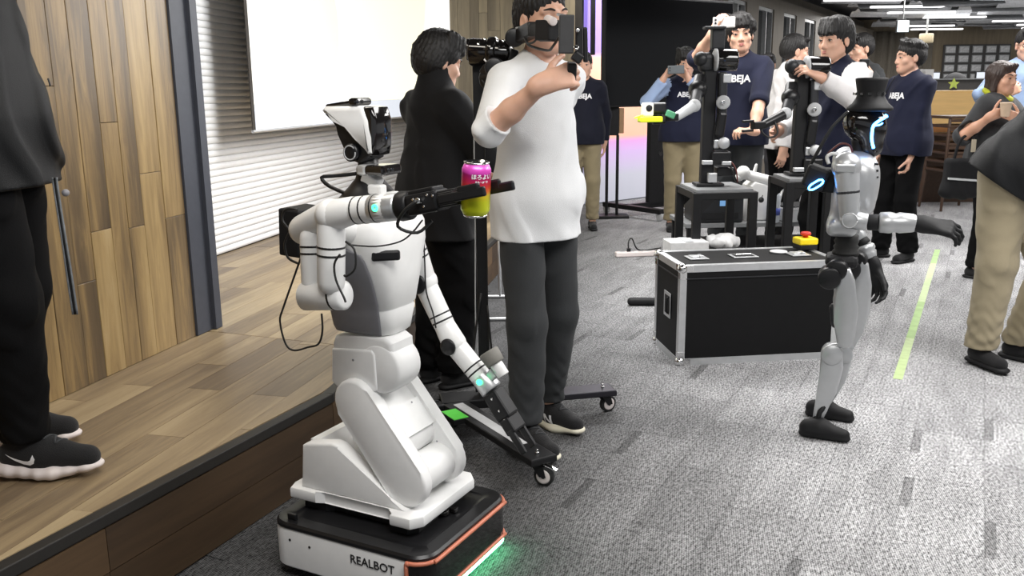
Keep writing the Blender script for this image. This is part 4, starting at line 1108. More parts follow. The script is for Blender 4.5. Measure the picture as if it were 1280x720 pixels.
mb.tube([Hd(-.008, .107, .004), Hd(.008, .107, .004)], .0025, 6, 1)
mb.build('glasses', M['black_plastic'], blue['root'])
NB = V(2.42, 4.27, 0); NY = yw(.30, -.95); w2, d2 = w2l(NB, NY)
bend = human('person in khaki trousers and dark jacket leaning out of the right edge', NB, NY, 1.76, .006, lean=.45, side=-.40, hips=(0, 0, .905), head=(.4, .2, 0),
      hands={'R': dict(p=(-.12, .42, .92), elbow=(.6, .2, -.6)), 'L': dict(p=(-.42, .42, .92), elbow=(-.8, .1, -.4))},
      feet={'R': dict(p=(.13, .02, .085), yaw=-.10), 'L': dict(p=(-.115, .0, .085), yaw=.30)},
      top=dict(m='jacket_black2', fit=.05, hem=.86, cr=.055, fold=.010, stand=True, name='jacket', flare=.03), bottom=dict(m='khaki_light', fit=.022, thigh=.10, knee=.078, cuff=.085, cr=.07, fold=.0045), hair='short')
# ------------------------------------------------------------ robots
class Loc:
    """local frame of a robot: x forward, y to its left, z up; side planes are addressed by the pixel they show at"""
    def __init__(s, O, f):
        s.O = np.asarray(O, float); s.f = nrm(f); s.l = V(-s.f[1], s.f[0], 0); s.rz = math.atan2(s.f[1], s.f[0])
    def L(s, p): q = np.asarray(p) - s.O; return V(q @ s.f, q @ s.l, q[2])
    def W(s, p): return s.O + s.f * p[0] + s.l * p[1] + V(0, 0, p[2])
    def P(s, x, y, yl=0.0): return s.L(onplane(x, y, s.O + s.l * yl, s.l))
    def X(s, x, y, xl=0.0): return s.L(onplane(x, y, s.O + s.f * xl, s.f))

def rrect(a, b, r, z, n=5, cx=0, cy=0):
    o = []
    for sx, sy, a0 in ((1, 1, 0), (-1, 1, PI / 2), (-1, -1, PI), (1, -1, 1.5 * PI)):
        for k in range(n + 1):
            t = a0 + PI / 2 * k / n; o.append(V(cx + sx * (a - r) + r * math.cos(t), cy + sy * (b - r) + r * math.sin(t), z))
    return o
M['led_green'] = emis('led_green', (.05, 1.0, .35), 3.5)
M['led_green_strip'] = emis('led_green_strip', (.15, 1.0, .42), 20.0)
M['led_blue'] = emis('led_blue', (.06, .33, 1.0), 14.0)
M['text_black'] = mat('text_black', (.015, .015, .015), .5)

RB = Loc((-.359, 2.426, 0), (.885, -.466, 0))
rb = thing('wheeled_robot', 'white two-armed robot with black visor on a square wheeled base beside the stage', 'robot', RB.O, RB.rz)
# mobile base
HX, HY, HR = .268, .228, .060
mb = MB(); mb.ring_loft([rrect(HX - .005, HY - .005, HR, .030), rrect(HX, HY, HR, .036), rrect(HX, HY, HR, .138), rrect(HX - .003, HY - .003, HR, .148)])
base = smooth_by_angle(mb.build('base_body', M['white_shell'], rb))
mb = MB(); mb.ring_loft([rrect(HX - .003, HY - .003, HR, .1482), rrect(HX, HY, HR, .152), rrect(HX, HY, HR, .160), rrect(HX - .006, HY - .006, HR - .004, .1665), rrect(HX - .045, HY - .045, .03, .1665), rrect(HX - .049, HY - .049, .03, .163)])
smooth_by_angle(mb.build('deck', M['black_plastic'], rb))
def front_path(d, z, n=7):
    o = [V(.207, -HY - d, z)] + [V(HX - HR + (HR + d) * math.sin(t), -HY + HR - (HR + d) * math.cos(t), z) for t in np.linspace(0, PI / 2, n)]
    return o + [V(q[0], -q[1], z) for q in o[::-1]]
fa, fb = front_path(-.001, .048), front_path(.003, .048)
mb = MB()
for i in range(len(fa) - 1): mb.prism([fa[i], fa[i + 1], fb[i + 1], fb[i]], (0, 0, .092))
mb.build('front_panel', M['black_gloss'], base)
mb = MB(); t0, t1 = front_path(.004, .148), front_path(.004, .046)
mb.tube(t0, .0062, 8, 2); mb.tube(t1, .0055, 8, 2)
for q0, q1 in ((t0[0], t1[0]), (t0[-1], t1[-1])): mb.tube([q0 + V(.01, 0, 0), q0 + V(.001, 0, -.004), q0 + V(0, 0, -.014), q1], .0062, 8, 3)
mb.build('orange_trim', M['orange'], base, 'orange rim around the front panel')
mb = MB(); sa, sb = front_path(-.012, .026), front_path(.004, .026)
for i in range(4, len(sa) - 5): mb.prism([sa[i], sa[i + 1], sb[i + 1], sb[i]], (0, 0, .014))
mb.build('light_strip', M['led_green_strip'], base, 'green glowing strip')
for x in (-.17, .17):
    for y in (-.17, .17):
        mb = MB(); mb.cyl((x, y - .018, .036), (x, y + .018, .036), .036, seg=18); mb.box((x, y, .05), (.04, .05, .03)); mb.build('wheel', M['rubber'], rb)
text_on('REALBOT', .0345, RB.P(465, 706, -HY - .0005), (1, 0, 0), (0, 0, 1), M['text_black'], 'lettering', base, bold=.0002)
for x, z in ((-.19, .118), (-.12, .112)): MB().cyl((x, -HY + .001, z), (x, -HY - .001, z), .004, seg=10).build('screw', M['black_plastic'], base)
mb = MB(); mb.cyl((.165, .02, .165), (.165, .02, .178), .018, seg=14); mb.cyl((.165, .02, .178), (.165, .02, .186), .011, seg=12); mb.box((.185, .045, .172), (.02, .02, .014), bev=.003); mb.build('connector', M['black_gloss'], rb)
MB().box((-.20, -.20, .175), (.03, .012, .018), bev=.003).build('bracket', M['black_plastic'], rb)
# pedestal
fz0, fz1 = .192, .225
out = [V(-.275, -.10, 0), V(-.262, -.135, 0), V(-.17, -.135, 0), V(-.15, -.115, 0), V(.08, -.115, 0), V(.10, -.150, 0), V(.165, -.150, 0), V(.190, -.118, 0), V(.190, .155, 0), V(.16, .19, 0), V(.10, .19, 0), V(.08, .165, 0), V(-.15, .165, 0), V(-.17, .185, 0), V(-.252, .185, 0), V(-.275, .15, 0)]
mb = MB(); mb.prism([p + V(0, 0, fz0) for p in out], (0, 0, fz1 - fz0), .006, 2)
smooth_by_angle(mb.build('flange', M['white_shell'], rb))
MB().prism([p * .86 + V(0, 0, .164) for p in out], (0, 0, .03)).build('plinth', M['black_plastic'], rb)
prof = [V(-.235, 0, fz1 - .002), V(-.222, 0, .355), V(-.21, 0, .363), V(-.115, 0, .380), V(-.09, 0, .376), V(.075, 0, .250), V(.14, 0, fz1 - .002)]
mb = MB()
mb.prism([p + V(0, -.118, 0) for p in prof], (0, .045, 0), .008, 3); mb.prism([p + V(0, .098, 0) for p in prof], (0, .045, 0), .008, 3)
mb.prism([V(-.225, -.075, fz1), V(-.225, -.075, .36), V(-.19, -.075, .365), V(-.13, -.075, .25), V(-.12, -.075, fz1)], (0, .175, 0))
smooth_by_angle(mb.build('pedestal', M['white_shell'], rb))
# lower leg link (stadium side plates and a panelled front)
def stadium(a, b, r0, r1, y, n=10):
    d = nrm(b - a); p = V(-d[2], 0, d[0]); o = []
    for k in range(n + 1): t = PI / 2 + PI * k / n; o.append(a + d * r0 * math.cos(t) + p * r0 * math.sin(t) + V(0, y, 0))
    for k in range(n + 1): t = -PI / 2 + PI * k / n; o.append(b + d * r1 * math.cos(t) + p * r1 * math.sin(t) + V(0, y, 0))
    return o
A = V(-.042, 0, .508); B = V(.120, 0, .300)
mb = MB(); mb.prism(stadium(A, B, .066, .070, -.105), (0, .042, 0), .010, 3); smooth_by_angle(mb.build('thigh_plate', M['white_shell'], rb))
mb = MB(); mb.prism(stadium(A, B, .066, .070, .078), (0, .042, 0), .010, 3); smooth_by_angle(mb.build('thigh_plate', M['white_shell'], rb))
mb = MB(); mb.prism(stadium(A + (B - A) * .18, B - (B - A) * .40, .048, .050, -.07), (0, .155, 0), .004); smooth_by_angle(mb.build('thigh_core', M['white_shell'], rb))
mb = MB(); d = nrm(B - A); pn = V(-d[2], 0, d[0]) * -1 if V(-d[2], 0, d[0])[0] < 0 else V(-d[2], 0, d[0])
c0 = A + d * .12 + pn * .045
mb.prism([c0 - d * .045 + V(0, -.062, 0), c0 + d * .045 + V(0, -.062, 0), c0 + d * .045 + pn * .016 + V(0, -.062, 0), c0 - d * .045 + pn * .016 + V(0, -.062, 0)], (0, .140, 0), .004); smooth_by_angle(mb.build('cover_panel', M['white_shell'], rb))
mb = MB(); mb.lathe(B + V(0, -.062, 0), (0, 1, 0), [(0, .05), (.004, .056), (.136, .056), (.140, .05)], 28); mb.build('knee_drum', M['white_shell'], rb)
for k in (.35, .9): MB().cyl(A + d * .24 * k + pn * .067 + V(0, .03, 0), A + d * .24 * k + pn * .069 + V(0, .03, 0), .003, seg=8).build('screw', M['gray_plastic'], rb)
# hip block
mb = MB(); mb.lathe(V(.030, -.078, .607), (0, 1, 0), [(0, .062), (.008, .070), (.105, .070), (.113, .062)], 32); mb.build('hip_drum', M['white_shell'], rb)
mb = MB()
pf = [V(-.135, 0, .558), V(-.128, 0, .662), V(-.118, 0, .684), V(-.03, 0, .692), V(.05, 0, .697), V(.075, 0, .682), V(.08, 0, .60), V(.06, 0, .54), V(.005, 0, .55)]
mb.prism([p + V(0, -.074, 0) for p in pf], (0, .11, 0), .012, 3); smooth_by_angle(mb.build('hip_block', M['white_shell'], rb))
pf = [V(-.138, 0, .552), V(-.131, 0, .648), V(.005, 0, .660), V(.015, 0, .648), V(.018, 0, .548), V(.005, 0, .538), V(-.12, 0, .538)]
mb = MB(); mb.prism([p + V(.008, -.083, 0) for p in pf], (0, .02, 0), .006, 3); smooth_by_angle(mb.build('hip_cover', M['white_shell'], rb))
MB().cyl((-.049, -.083, .625), (-.049, -.0845, .625), .0035, seg=10).build('screw', M['gray_plastic'], rb)
# torso
TZ = [(.695, .088, .060), (.703, .098, .072), (.765, .104, .088), (.770, .101, .085), (.774, .101, .085), (.780, .106, .091), (.86, .112, .110), (.95, .118, .130), (1.0, .112, .132), (1.035, .095, .120), (1.055, .065, .085), (1.062, .03, .04)]
def tpt(z, ang, off=0.0):
    zz = [q[0] for q in TZ]; a = np.interp(z, zz, [q[1] for q in TZ]) + off; b_ = np.interp(z, zz, [q[2] for q in TZ]) + off
    c, s_ = math.cos(ang), math.sin(ang); e = 2 / 4.2
    return V(-.038 + a * math.copysign(abs(c) ** e, c) + (z - .7) * .05, b_ * math.copysign(abs(s_) ** e, s_), z)
mb = MB(); mb.sm = True; mb.ring_loft([[tpt(z, 2 * PI * k / 48) for k in range(48)] for z, _, _ in TZ]); smooth_by_angle(mb.build('torso', M['white_plastic'], rb), 50)
for sg in (-1, 1):
    mb = MB(); mb.sm = True; rows = []
    for z in np.linspace(.700, .962, 18):
        t = (z - .7) / .262; a1 = PI * 1.5 + .62 - .55 * t ** 2.2 - (.35 * max(0, (t - .85) / .15) ** 2); a0 = PI * 1.5 - .72 + .12 * t + (.35 * max(0, (t - .85) / .15) ** 2)
        rows.append([tpt(z, sg * (a0 + (a1 - a0) * k / 12) if sg > 0 else -(a0 + (a1 - a0) * k / 12), .003) for k in range(13)])
    mb.ring_loft(rows, False, False, False); o = mb.build('side_panel', M['gray_plastic'], rb, 'grey side panel')
    md = o.modifiers.new('thick', 'SOLIDIFY'); md.thickness = .003; md.offset = 0
sl = tpt(.925, -.62, .0)
mb = MB(); mb.box(tpt(.93, -.55, .002), (.075, .012, .028), Matrix.Rotation(math.radians(38), 3, 'Z'), bev=.006); mb.build('vent', M['black_plastic'], rb)
# neck, mast, head
mb = MB(); mb.lathe((-.03, 0, 1.045), (0, 0, 1), [(-.015, .105), (.015, .092), (.05, .058), (.075, .036), (.10, .028), (.16, .028)], 28); mb.build('neck', M['black_plastic'], rb)
mb = MB(); mb.tube([V(-.05, -.05, 1.075), RB.P(412, 233, -.04), RB.P(402, 222, -.04), RB.P(415, 220, -.03), RB.P(426, 219, -.02), V(-.03, 0, 1.135)], .0055, 8, 3); mb.build('handle', M['black_plastic'], rb)
hw = .046
pp = [(434, 200), (431, 188), (426, 165), (420, 158), (403, 142), (430, 148), (452, 165), (464, 186), (463, 198), (450, 206)]
mb = MB(); mb.prism([RB.P(x, y, -hw + .012) for x, y in pp], (0, 2 * hw - .024, 0), .012, 3); smooth_by_angle(mb.build('head_core', M['black_plastic'], rb))
pp = [(400, 138), (404, 133), (451, 132), (459, 150), (462, 172), (464, 193), (457, 193), (448, 171), (433, 153), (416, 145), (403, 142)]
head = MB(); head.prism([RB.P(x, y, -hw) for x, y in pp], (0, 2 * hw, 0), .014, 3); head = smooth_by_angle(head.build('head_shell', M['white_plastic'], rb), 60)
v0, v1 = RB.P(462, 135, -hw), RB.P(470, 195, -hw)
mb = MB(); mb.prism([RB.P(452, 133, -.040), RB.P(464, 134, -.040), RB.P(469, 150, -.040), RB.P(469, 182, -.040), RB.P(467, 194, -.040), RB.P(460, 196, -.040)], (0, .080, 0), .010, 3); smooth_by_angle(mb.build('visor', M['black_gloss'], head), 60)
mb = MB(); mb.lathe(RB.P(437, 191, -hw - .004), (0, 1, 0), [(0, .018), (.003, .024), (.016, .024)], 24); mb.build('ear_disc', M['black_plastic'], head)
mb = MB(); c = RB.P(437, 191, -hw - .006); mb.tube([c + V(.0185 * math.cos(t), 0, .0185 * math.sin(t)) for t in np.linspace(.7, 2 * PI + .1, 22)], .0018, 6, 1); mb.build('ear_ring', M['gray_light'], head)
mb = MB(); p0 = RB.P(450, 127, -.01); mb.box(p0 + V(-.05, 0, -.006), (.11, .034, .012), Matrix.Rotation(-.12, 3, 'Y'), bev=.005); mb.box(p0 + V(.0, 0, .0), (.03, .07, .02), bev=.008)
o = mb.build('top_camera', M['black_gloss'], head)
for dy in (-.032, -.012): MB().cyl(p0 + V(.014, dy, .0), p0 + V(.0165, dy, .0), .006, seg=12).build('lens', M['night_glass'], o)
# depth camera on the chest
cc = RB.P(476, 212, -.02)
mb = MB(); mb.box(cc + V(-.036, 0, 0), (.035, .085, .028), bev=.009); mb.mi = 1; mb.box(cc + V(.008, 0, .001), (.062, .088, .026), bev=.008)
dc = mb.build('depth_camera', [M['alu'], M['black_gloss']], rb)
for dy in (-.02, -.004): MB().cyl(cc + V(.038, dy, .001), cc + V(.0405, dy, .001), .006, seg=12).build('lens', M['night_glass'], dc)
mb = MB(); mb.box(cc + V(-.03, 0, -.03), (.05, .04, .03), Matrix.Rotation(.4, 3, 'Y'), bev=.006); mb.box(cc + V(-.0, -.02, -.052), (.045, .03, .03), bev=.006); mb.box(cc + V(-.01, .02, -.075), (.09, .05, .03), bev=.008); mb.build('camera_bracket', M['white_plastic'], rb)
# --- arms
def link_tube(name, a, b, r, r1=None, par=None, m='white_plastic'):
    mb = MB(); mb.capsule(a, b, r, r1, 22); return mb.build(name, M[m], par or rb)
def rings(a, b, ts, r, par, w=.0055):
    a = np.asarray(a); b = np.asarray(b); d_ = nrm(b - a)
    for t in ts:
        p = a + (b - a) * t; mb = MB(); mb.lathe(p - d_ * w / 2, d_, [(0, r), (w * .2, r + .0012), (w * .8, r + .0012), (w, r)], 24); mb.build('joint_ring', M['black_plastic'], par)
def capdisc(p, ax, r, par, m='black_plastic', h=.008):
    mb = MB(); mb.lathe(p, ax, [(0, r), (h * .6, r), (h, r * .85)], 24); mb.build('joint_cap', M[m], par)
yA, yB = -.235, -.165
Jt = RB.P(414, 270, yA); Sh = RB.P(380, 287, yB); E0 = RB.P(380, 370, -.215); E1 = RB.P(430, 369, -.215); Ef = RB.P(414, 352, yA); Wr = RB.P(446, 263, yA); We = RB.P(500, 258, yA)
arm = mb = MB(); mb.capsule(V(-.02, -.12, 1.0), Sh + V(.03, .0, .01), .044, .044, 22); mb.capsule(Sh, Jt + V(-.03, .03, .0), .040, .036, 22); mb.build('shoulder_link', M['white_plastic'], rb)
U0, U1 = RB.P(392, 298, -.19), RB.P(394, 352, -.20)
o = link_tube('upper_arm', U0, U1, .036); rings(U0, U1, (.18, .34), .036, o)
mb = MB(); mb.lathe(E0, E1 - E0, [(0, .030), (.006, .038), (.10, .038), (np.linalg.norm(E1 - E0), .038), (np.linalg.norm(E1 - E0) + .006, .030)], 28); o = mb.build('elbow_link', M['white_plastic'], rb); rings(E0, E1, (.80,), .0375, o, .008)
o = link_tube('forearm', Ef, Jt, .035, .036); rings(Ef, Jt, (.42, .54), .0355, o)
mb = MB(); mb.sphere(Jt + V(0, 0, .002), .041, 24); mb.capsule(Jt, Wr + V(-.01, 0, 0), .040, .034, 22); mb.build('wrist_elbow', M['white_plastic'], rb)
o = link_tube('wrist_link', Wr, We - nrm(We - Wr) * .035, .034, .034); rings(Wr, We, (.02, .22), .0335, o)
wd_ = nrm(We - Wr)
mb = MB(); mb.cyl(Wr + (We - Wr) * .35, We, .0345, .033, 26); fl_ = mb.build('wrist_flange', M['alu'], rb)
pc = Wr + (We - Wr) * .62; rings(Wr, We, (.48,), .034, fl_, .004)
mb = MB(); q = pc + V(0, -.0335, .004); mb.tube([q + V(.0065 * math.cos(t), 0, .0065 * math.sin(t)) for t in np.linspace(0, 2 * PI, 13)], .0028, 6, 1); mb.build('status_light', M['led_green'], fl_, 'green ring light')
# gripper with two jaws
Ge = RB.P(556, 247, yA)
mb = MB(); mb.cyl(We, We + wd_ * .035, .036, .034, 22); G0 = We + wd_ * .03
gx = nrm(Ge - We); Rg = frame(gx, (0, 1, 0), np.cross(gx, (0, 1, 0)))
mb.box(G0 + gx * .05 + V(0, 0, .0), (.09, .062, .050), Rg, bev=.008); mb.box(G0 + gx * .115, (.06, .05, .040), Rg, bev=.006)
mb.box(G0 + gx * .045 + V(0, 0, .028), (.07, .05, .012), Rg, bev=.004)
gr = mb.build('gripper', M['black_metal'], rb)
for x_, z_ in ((.03, .012), (.06, -.008), (.085, .012), (.115, .01), (.125, -.010), (.07, .016)): MB().cyl(G0 + gx * x_ + V(0, -.031, z_), G0 + gx * x_ + V(0, -.0335, z_), .0032, seg=8).build('screw', M['chrome'], gr)
MB().cyl(G0 + gx * .05 + V(0, -.03, .004), G0 + gx * .05 + V(0, -.045, .008), .007, seg=12).build('plug', M['chrome'], gr)
CAN = RB.P(596, 236, yA + .004); CAN = V(CAN[0], yA, CAN[2])
for sg, L_ in ((-1, .175), (1, .205)):
    mb = MB(); y_ = sg * .040
    mb.box(G0 + gx * .125 + V(0, y_ * .8, 0), (.045, .020, .03), Rg, bev=.004); mb.box(G0 + gx * (.12 + (L_ - .08) / 2) + V(0, y_, 0), (L_ - .05, .012, .022), Rg, bev=.004)
    mb.box(CAN + gx * .005 + V(0, y_ * .985 + sg * .0, .0), (.058 + (.02 if sg > 0 else 0), .012, .026), Rg, bev=.005); mb.build('finger', M['black_plastic'], gr)
mb = MB(); mb.tube([G0 + gx * .05 + V(0, -.045, .008), G0 + gx * .02 + V(0, -.055, -.01), G0 + V(-.01, -.04, -.045), G0 + V(.03, -.02, -.06), G0 + gx * .06 + V(0, 0, -.045)], .004, 8, 4); mb.build('cable', M['cable'], rb)
# the can in the jaws
m, nt, b = newmat('can_print'); N = nt.nodes.new; L = nt.links.new
tc = N('ShaderNodeTexCoord'); sx = N('ShaderNodeSeparateXYZ'); L(tc.outputs['Object'], sx.inputs[0])
nz = N('ShaderNodeTexNoise'); nz.inputs['Scale'].default_value = 22; L(tc.outputs['Object'], nz.inputs['Vector'])
ad = N('ShaderNodeMath'); ad.operation = 'MULTIPLY_ADD'; L(nz.outputs['Fac'], ad.inputs[0]); ad.inputs[1].default_value = .016; L(sx.outputs[2], ad.inputs[2])
mr = N('ShaderNodeMapRange'); L(ad.outputs[0], mr.inputs[0]); mr.inputs[1].default_value = -.053; mr.inputs[2].default_value = .069
cr = N('ShaderNodeValToRGB'); els = cr.color_ramp.elements
stops = [(0, srgb(190, 205, 40)), (.30, srgb(205, 210, 30)), (.42, srgb(215, 190, 40)), (.48, srgb(226, 120, 40)), (.58, srgb(215, 60, 45)), (.70, srgb(190, 30, 90)), (.79, srgb(160, 20, 105)), (.83, srgb(225, 70, 190)), (1, srgb(235, 110, 205))]
while len(els) < len(stops): els.new(.5)
for e, (p, c) in zip(els, stops): e.position = p; e.color = (*c, 1)
L(mr.outputs[0], cr.inputs[0]); L(cr.outputs[0], b.inputs['Base Color']); b.inputs['Roughness'].default_value = .3; b.inputs['Metallic'].default_value = .35
M['can'] = m
ct = thing('drink_can', 'pink, orange and yellow drink can held in the jaws of the white robot', 'can', RB.W(CAN), RB.rz)
ct.rotation_euler = (math.radians(3), math.radians(5), RB.rz)
mb = MB(); mb.lathe((0, 0, -.0615), (0, 0, 1), [(0, .024), (.004, .027), (.014, .0325), (.018, .033), (.104, .033), (.108, .0325), (.119, .0275)], 36); body_ = mb.build('can_body', M['can'], ct)
mb = MB(); mb.lathe((0, 0, .0575), (0, 0, 1), [(0, .0272), (.002, .0285), (.0045, .0285), (.005, .026), (.002, .0245), (.0021, .001)], 36); mb.build('can_lid', M['chrome'], ct)
mb = MB(); mb.lathe((0, 0, -.063), (0, 0, 1), [(0, .022), (.0018, .0262), (.006, .028)], 36); mb.build('can_rim', M['chrome'], ct)
bv = BVHTree.FromPolygons([v.co.copy() for v in body_.data.vertices], [tuple(p.vertices) for p in body_.data.polygons])
vd = nrm(V(*(Matrix.Rotation(-RB.rz, 3, 'Z') @ Vector((.02, -1, 0))))); ang = .42
tdir = V(*(Matrix.Rotation(ang, 3, 'Z') @ Vector(vd))); xd = np.cross(V(0, 0, 1), tdir)
def can_text(txt, size, z):
    me = text_mesh(txt, size, 'CENTER', .0003, 0)
    for v in me.vertices:
        a = v.co.x / .0333; d_ = V(*(Matrix.Rotation(a, 3, 'Z') @ Vector(tdir))); v.co = d_ * .0334 + V(0, 0, z + v.co.y)
    me.materials.append(M['print_white']); link('lettering', me, ct)
can_text('ほろよい', .0125, .032); can_text('もも・ぶどう', .0052, .021)
# far arm, hanging down to the right
yF = .185
pts = [RB.P(*p, y) for p, y in (((510, 285), .15), ((530, 352), yF), ((555, 405), yF + .005), ((568, 430), yF + .005), ((603, 473), yF + .01), ((612, 484), yF + .01))]
mb = MB(); mb.capsule(V(.0, .12, 1.0), pts[0], .044, .040, 22); mb.build('shoulder_link', M['white_plastic'], rb)
o = link_tube('upper_arm', pts[0], pts[1], .035, .037); rings(pts[0], pts[1], (.42, .52), .036, o)
mb = MB(); mb.sphere(pts[1], .041, 22); o = mb.build('elbow_link', M['white_plastic'], rb); capdisc(pts[1] + V(-.0, -.036, 0), (0, -1, 0), .030, o)
o = link_tube('forearm', pts[1], pts[2], .034, .032); rings(pts[1], pts[2], (.78, .92), .032, o)
mb = MB(); mb.capsule(pts[2], pts[3], .031, .037, 22); o = mb.build('wrist_elbow', M['white_plastic'], rb); capdisc(pts[3] + V(-.0, -.034, 0), (0, -1, 0), .025, o)
o = link_tube('wrist_link', pts[3], pts[4], .032, .031); rings(pts[3], pts[4], (.66, .80), .031, o)
d_ = nrm(pts[5] - pts[4]); mb = MB(); mb.cyl(pts[4] - d_ * .02, pts[5] + d_ * .012, .031, .034, 24); fl2 = mb.build('wrist_flange', M['alu'], rb)
q = RB.P(599, 478, yF - .028); mb = MB(); mb.tube([q + V(.0065 * math.cos(t), 0, .0065 * math.sin(t)) for t in np.linspace(0, 2 * PI, 13)], .003, 6, 1); mb.sphere(q + V(0, .003, 0), .004, 8); mb.build('status_light', M['led_green'], fl2, 'green ring light')
mb = MB(); g0 = pts[5] + d_ * .01; g1 = RB.P(640, 528, yF); gd = nrm(g1 - g0); Rg2 = frame(gd, (0, 1, 0), np.cross(gd, (0, 1, 0)))
mb.box(g0 + gd * .05, (.09, .06, .05), Rg2, bev=.008); mb.box(g0 + gd * .115, (.05, .07, .035), Rg2, bev=.006)
gr2 = mb.build('gripper', M['black_metal'], rb)
for sg in (-1, 1): MB().box(g0 + gd * .165 + V(0, sg * .03, 0), (.08, .012, .022), Rg2, bev=.004).build('finger', M['black_plastic'], gr2)
for x_ in (.03, .07, .1): MB().cyl(g0 + gd * x_ + V(0, -.03, .008), g0 + gd * x_ + V(0, -.033, .008), .0035, seg=8).build('screw', M['chrome'], gr2)
# wrist camera on the far arm
cw = RB.P(622, 455, yF); mb = MB(); mb.cyl(cw + V(-.03, 0, .035), cw + V(-.005, 0, .0), .030, .028, 20); mb.mi = 1; mb.cyl(cw + V(-.008, 0, .004), cw + V(.020, 0, -.032), .019, .018, 20); mb.mi = 2; mb.box((cw + pts[5]) / 2 + V(-.01, 0, -.005), (.03, .02, .05), Matrix.Rotation(.7, 3, 'Y'), bev=.004)
mb.build('wrist_camera', [mat('camera_gray', srgb(120, 118, 112), .6), M['white_plastic'], M['alu']], rb, 'grey and white wrist camera')
# rear box and cables
bx = RB.P(374, 292, -.06); mb = MB(); mb.box(bx + V(-.03, .05, 0), (.075, .12, .135), Matrix.Rotation(.06, 3, 'Y'), bev=.006); mb.build('rear_box', M['black_matte'], rb)
def cab(ptl, y, r=.0035, nm='cable', par=None): mb = MB(); mb.tube([RB.P(a, b_, y) for a, b_ in ptl], r, 6, 4); mb.build(nm, M['cable'], par or rb)
cab([(372, 262), (357, 262), (353, 275), (362, 288), (364, 300)], -.12); cab([(362, 290), (356, 305), (360, 322), (374, 330)], -.12)
cab([(376, 322), (368, 345), (354, 385), (350, 402), (357, 430), (368, 438), (385, 434), (398, 430), (403, 414), (402, 392)], -.16, .0028)
cab([(380, 325), (383, 345), (388, 350)], -.14, .003)
cab([(432, 302), (443, 312), (444, 335), (434, 345), (430, 344)], -.27, .0028); cab([(425, 318), (418, 330), (420, 350), (430, 372), (432, 378)], -.275, .0028)
cab([(436, 306), (470, 308), (500, 302), (516, 290), (528, 275)], -.16, .0022)
cab([(530, 300), (531, 330), (533, 365), (541, 390), (545, 410)], .145, .0022)

# ------------------------------------------------------------ humanoid
GO = Loc((1.285, 3.42, 0), (.94, -.34, 0))
g1 = thing('humanoid_robot', 'silver and black humanoid robot with a black conical hat and blue light on its face', 'robot', GO.O, GO.rz)
P = GO.P
def lath(px, prof_px, y=0, seg=32):
    """vertical turned part given by (pixel row, half width in pixels)"""
    rows = [P(px, yy, y) for yy, _ in prof_px]; base_ = rows[0]
    k = np.linalg.norm(P(px + 10, prof_px[0][0], y) - P(px, prof_px[0][0], y)) / 10
    mb = MB(); mb.lathe(V(base_[0], y, base_[2]), (0, 0, 1), [(r[2] - base_[2], w * k) for r, (_, w) in zip(rows, prof_px)], seg); return mb
hat = lath(1087, [(139, 26), (137, 29.5), (134, 29), (129, 23), (122, 18.5), (119, 17.5), (113, 18), (101, 20.5), (98, 20.8), (97, 18)]).build('hat', M['black_matte'], g1)
c_ = P(1087, 117, 0)
for k in range(12):
    a = 2 * PI * k / 12; p = V(c_[0] + .0565 * math.cos(a), .0565 * math.sin(a), c_[2]); MB().box(p, (.004, .012, .01), rotz(a), bev=.001).build('slot', M['black_gloss'], hat)
sd = SDF(.0045)
hc_ = P(1078, 157, 0)
sd.ell(hc_ + V(-.008, 0, .012), (.062, .060, .068), k=.0); sd.ell(hc_ + V(.035, 0, -.012), (.052, .054, .072), k=.03); sd.cap(hc_ + V(.03, 0, -.075), hc_ + V(.045, 0, -.085), .035, .03, k=.03)
head = link('head', sd.mesh('head', M['black_gloss']), g1)
for sg in (-1, 1):
    y = -.048 * 1 if sg < 0 else .048
    pl = [P(1109, 145, -.040), P(1099, 151, -.054), P(1092, 157, -.060), P(1090, 167, -.061), P(1090, 177, -.058), P(1092, 185, -.050)]
    pl = [V(p[0], p[1] * -sg if sg > 0 else p[1], p[2]) for p in pl]
    mb = MB(); mb.tube(pl, .0055, 8, 4); mb.tube([pl[2], pl[2] + V(.02, .004 * -sg, .002), pl[2] + V(.03, .02 * -sg, .008)], .003, 8, 3); mb.build('face_light', M['led_blue'], head, 'blue light line')
mb = lath(1072, [(194, 11), (190, 9), (184, 8), (178, 9), (175, 10)]); mb.build('neck', M['black_matte'], g1)
# torso
sd = SDF(.006)
tc_ = [P(1069, 208, 0), P(1067, 240, 0), P(1054, 275, 0)]
sd.cap(tc_[0], tc_[1], .062, .066, k=.04, sq=((0, 1, 0), 1.35)); sd.cap(tc_[1], tc_[2], .066, .056, k=.04, sq=((0, 1, 0), 1.2)); sd.box(P(1070, 235, 0), (.07, .085, .10), rd=.04, k=.03)
sd.ell(P(1082, 222, 0), (.045, .085, .085), k=.03); sd.box(P(1052, 284, 0), (.055, .07, .03), rd=.025, k=.02)
link('torso', sd.mesh('torso', M['silver_paint']), g1)
for i in range(3):
    p = P(1093, 205 + 8 * i, -.06); MB().cyl(p + V(0, 0, 0), p + V(.012, -.012, 0), .004, seg=10).build('screw', M['black_plastic'], g1)
mb = lath(1057, [(318, 17), (314, 17.5), (312, 15), (308, 16.5), (305, 14), (301, 16), (298, 14), (294, 15)]); mb.build('waist', M['rubber'], g1)
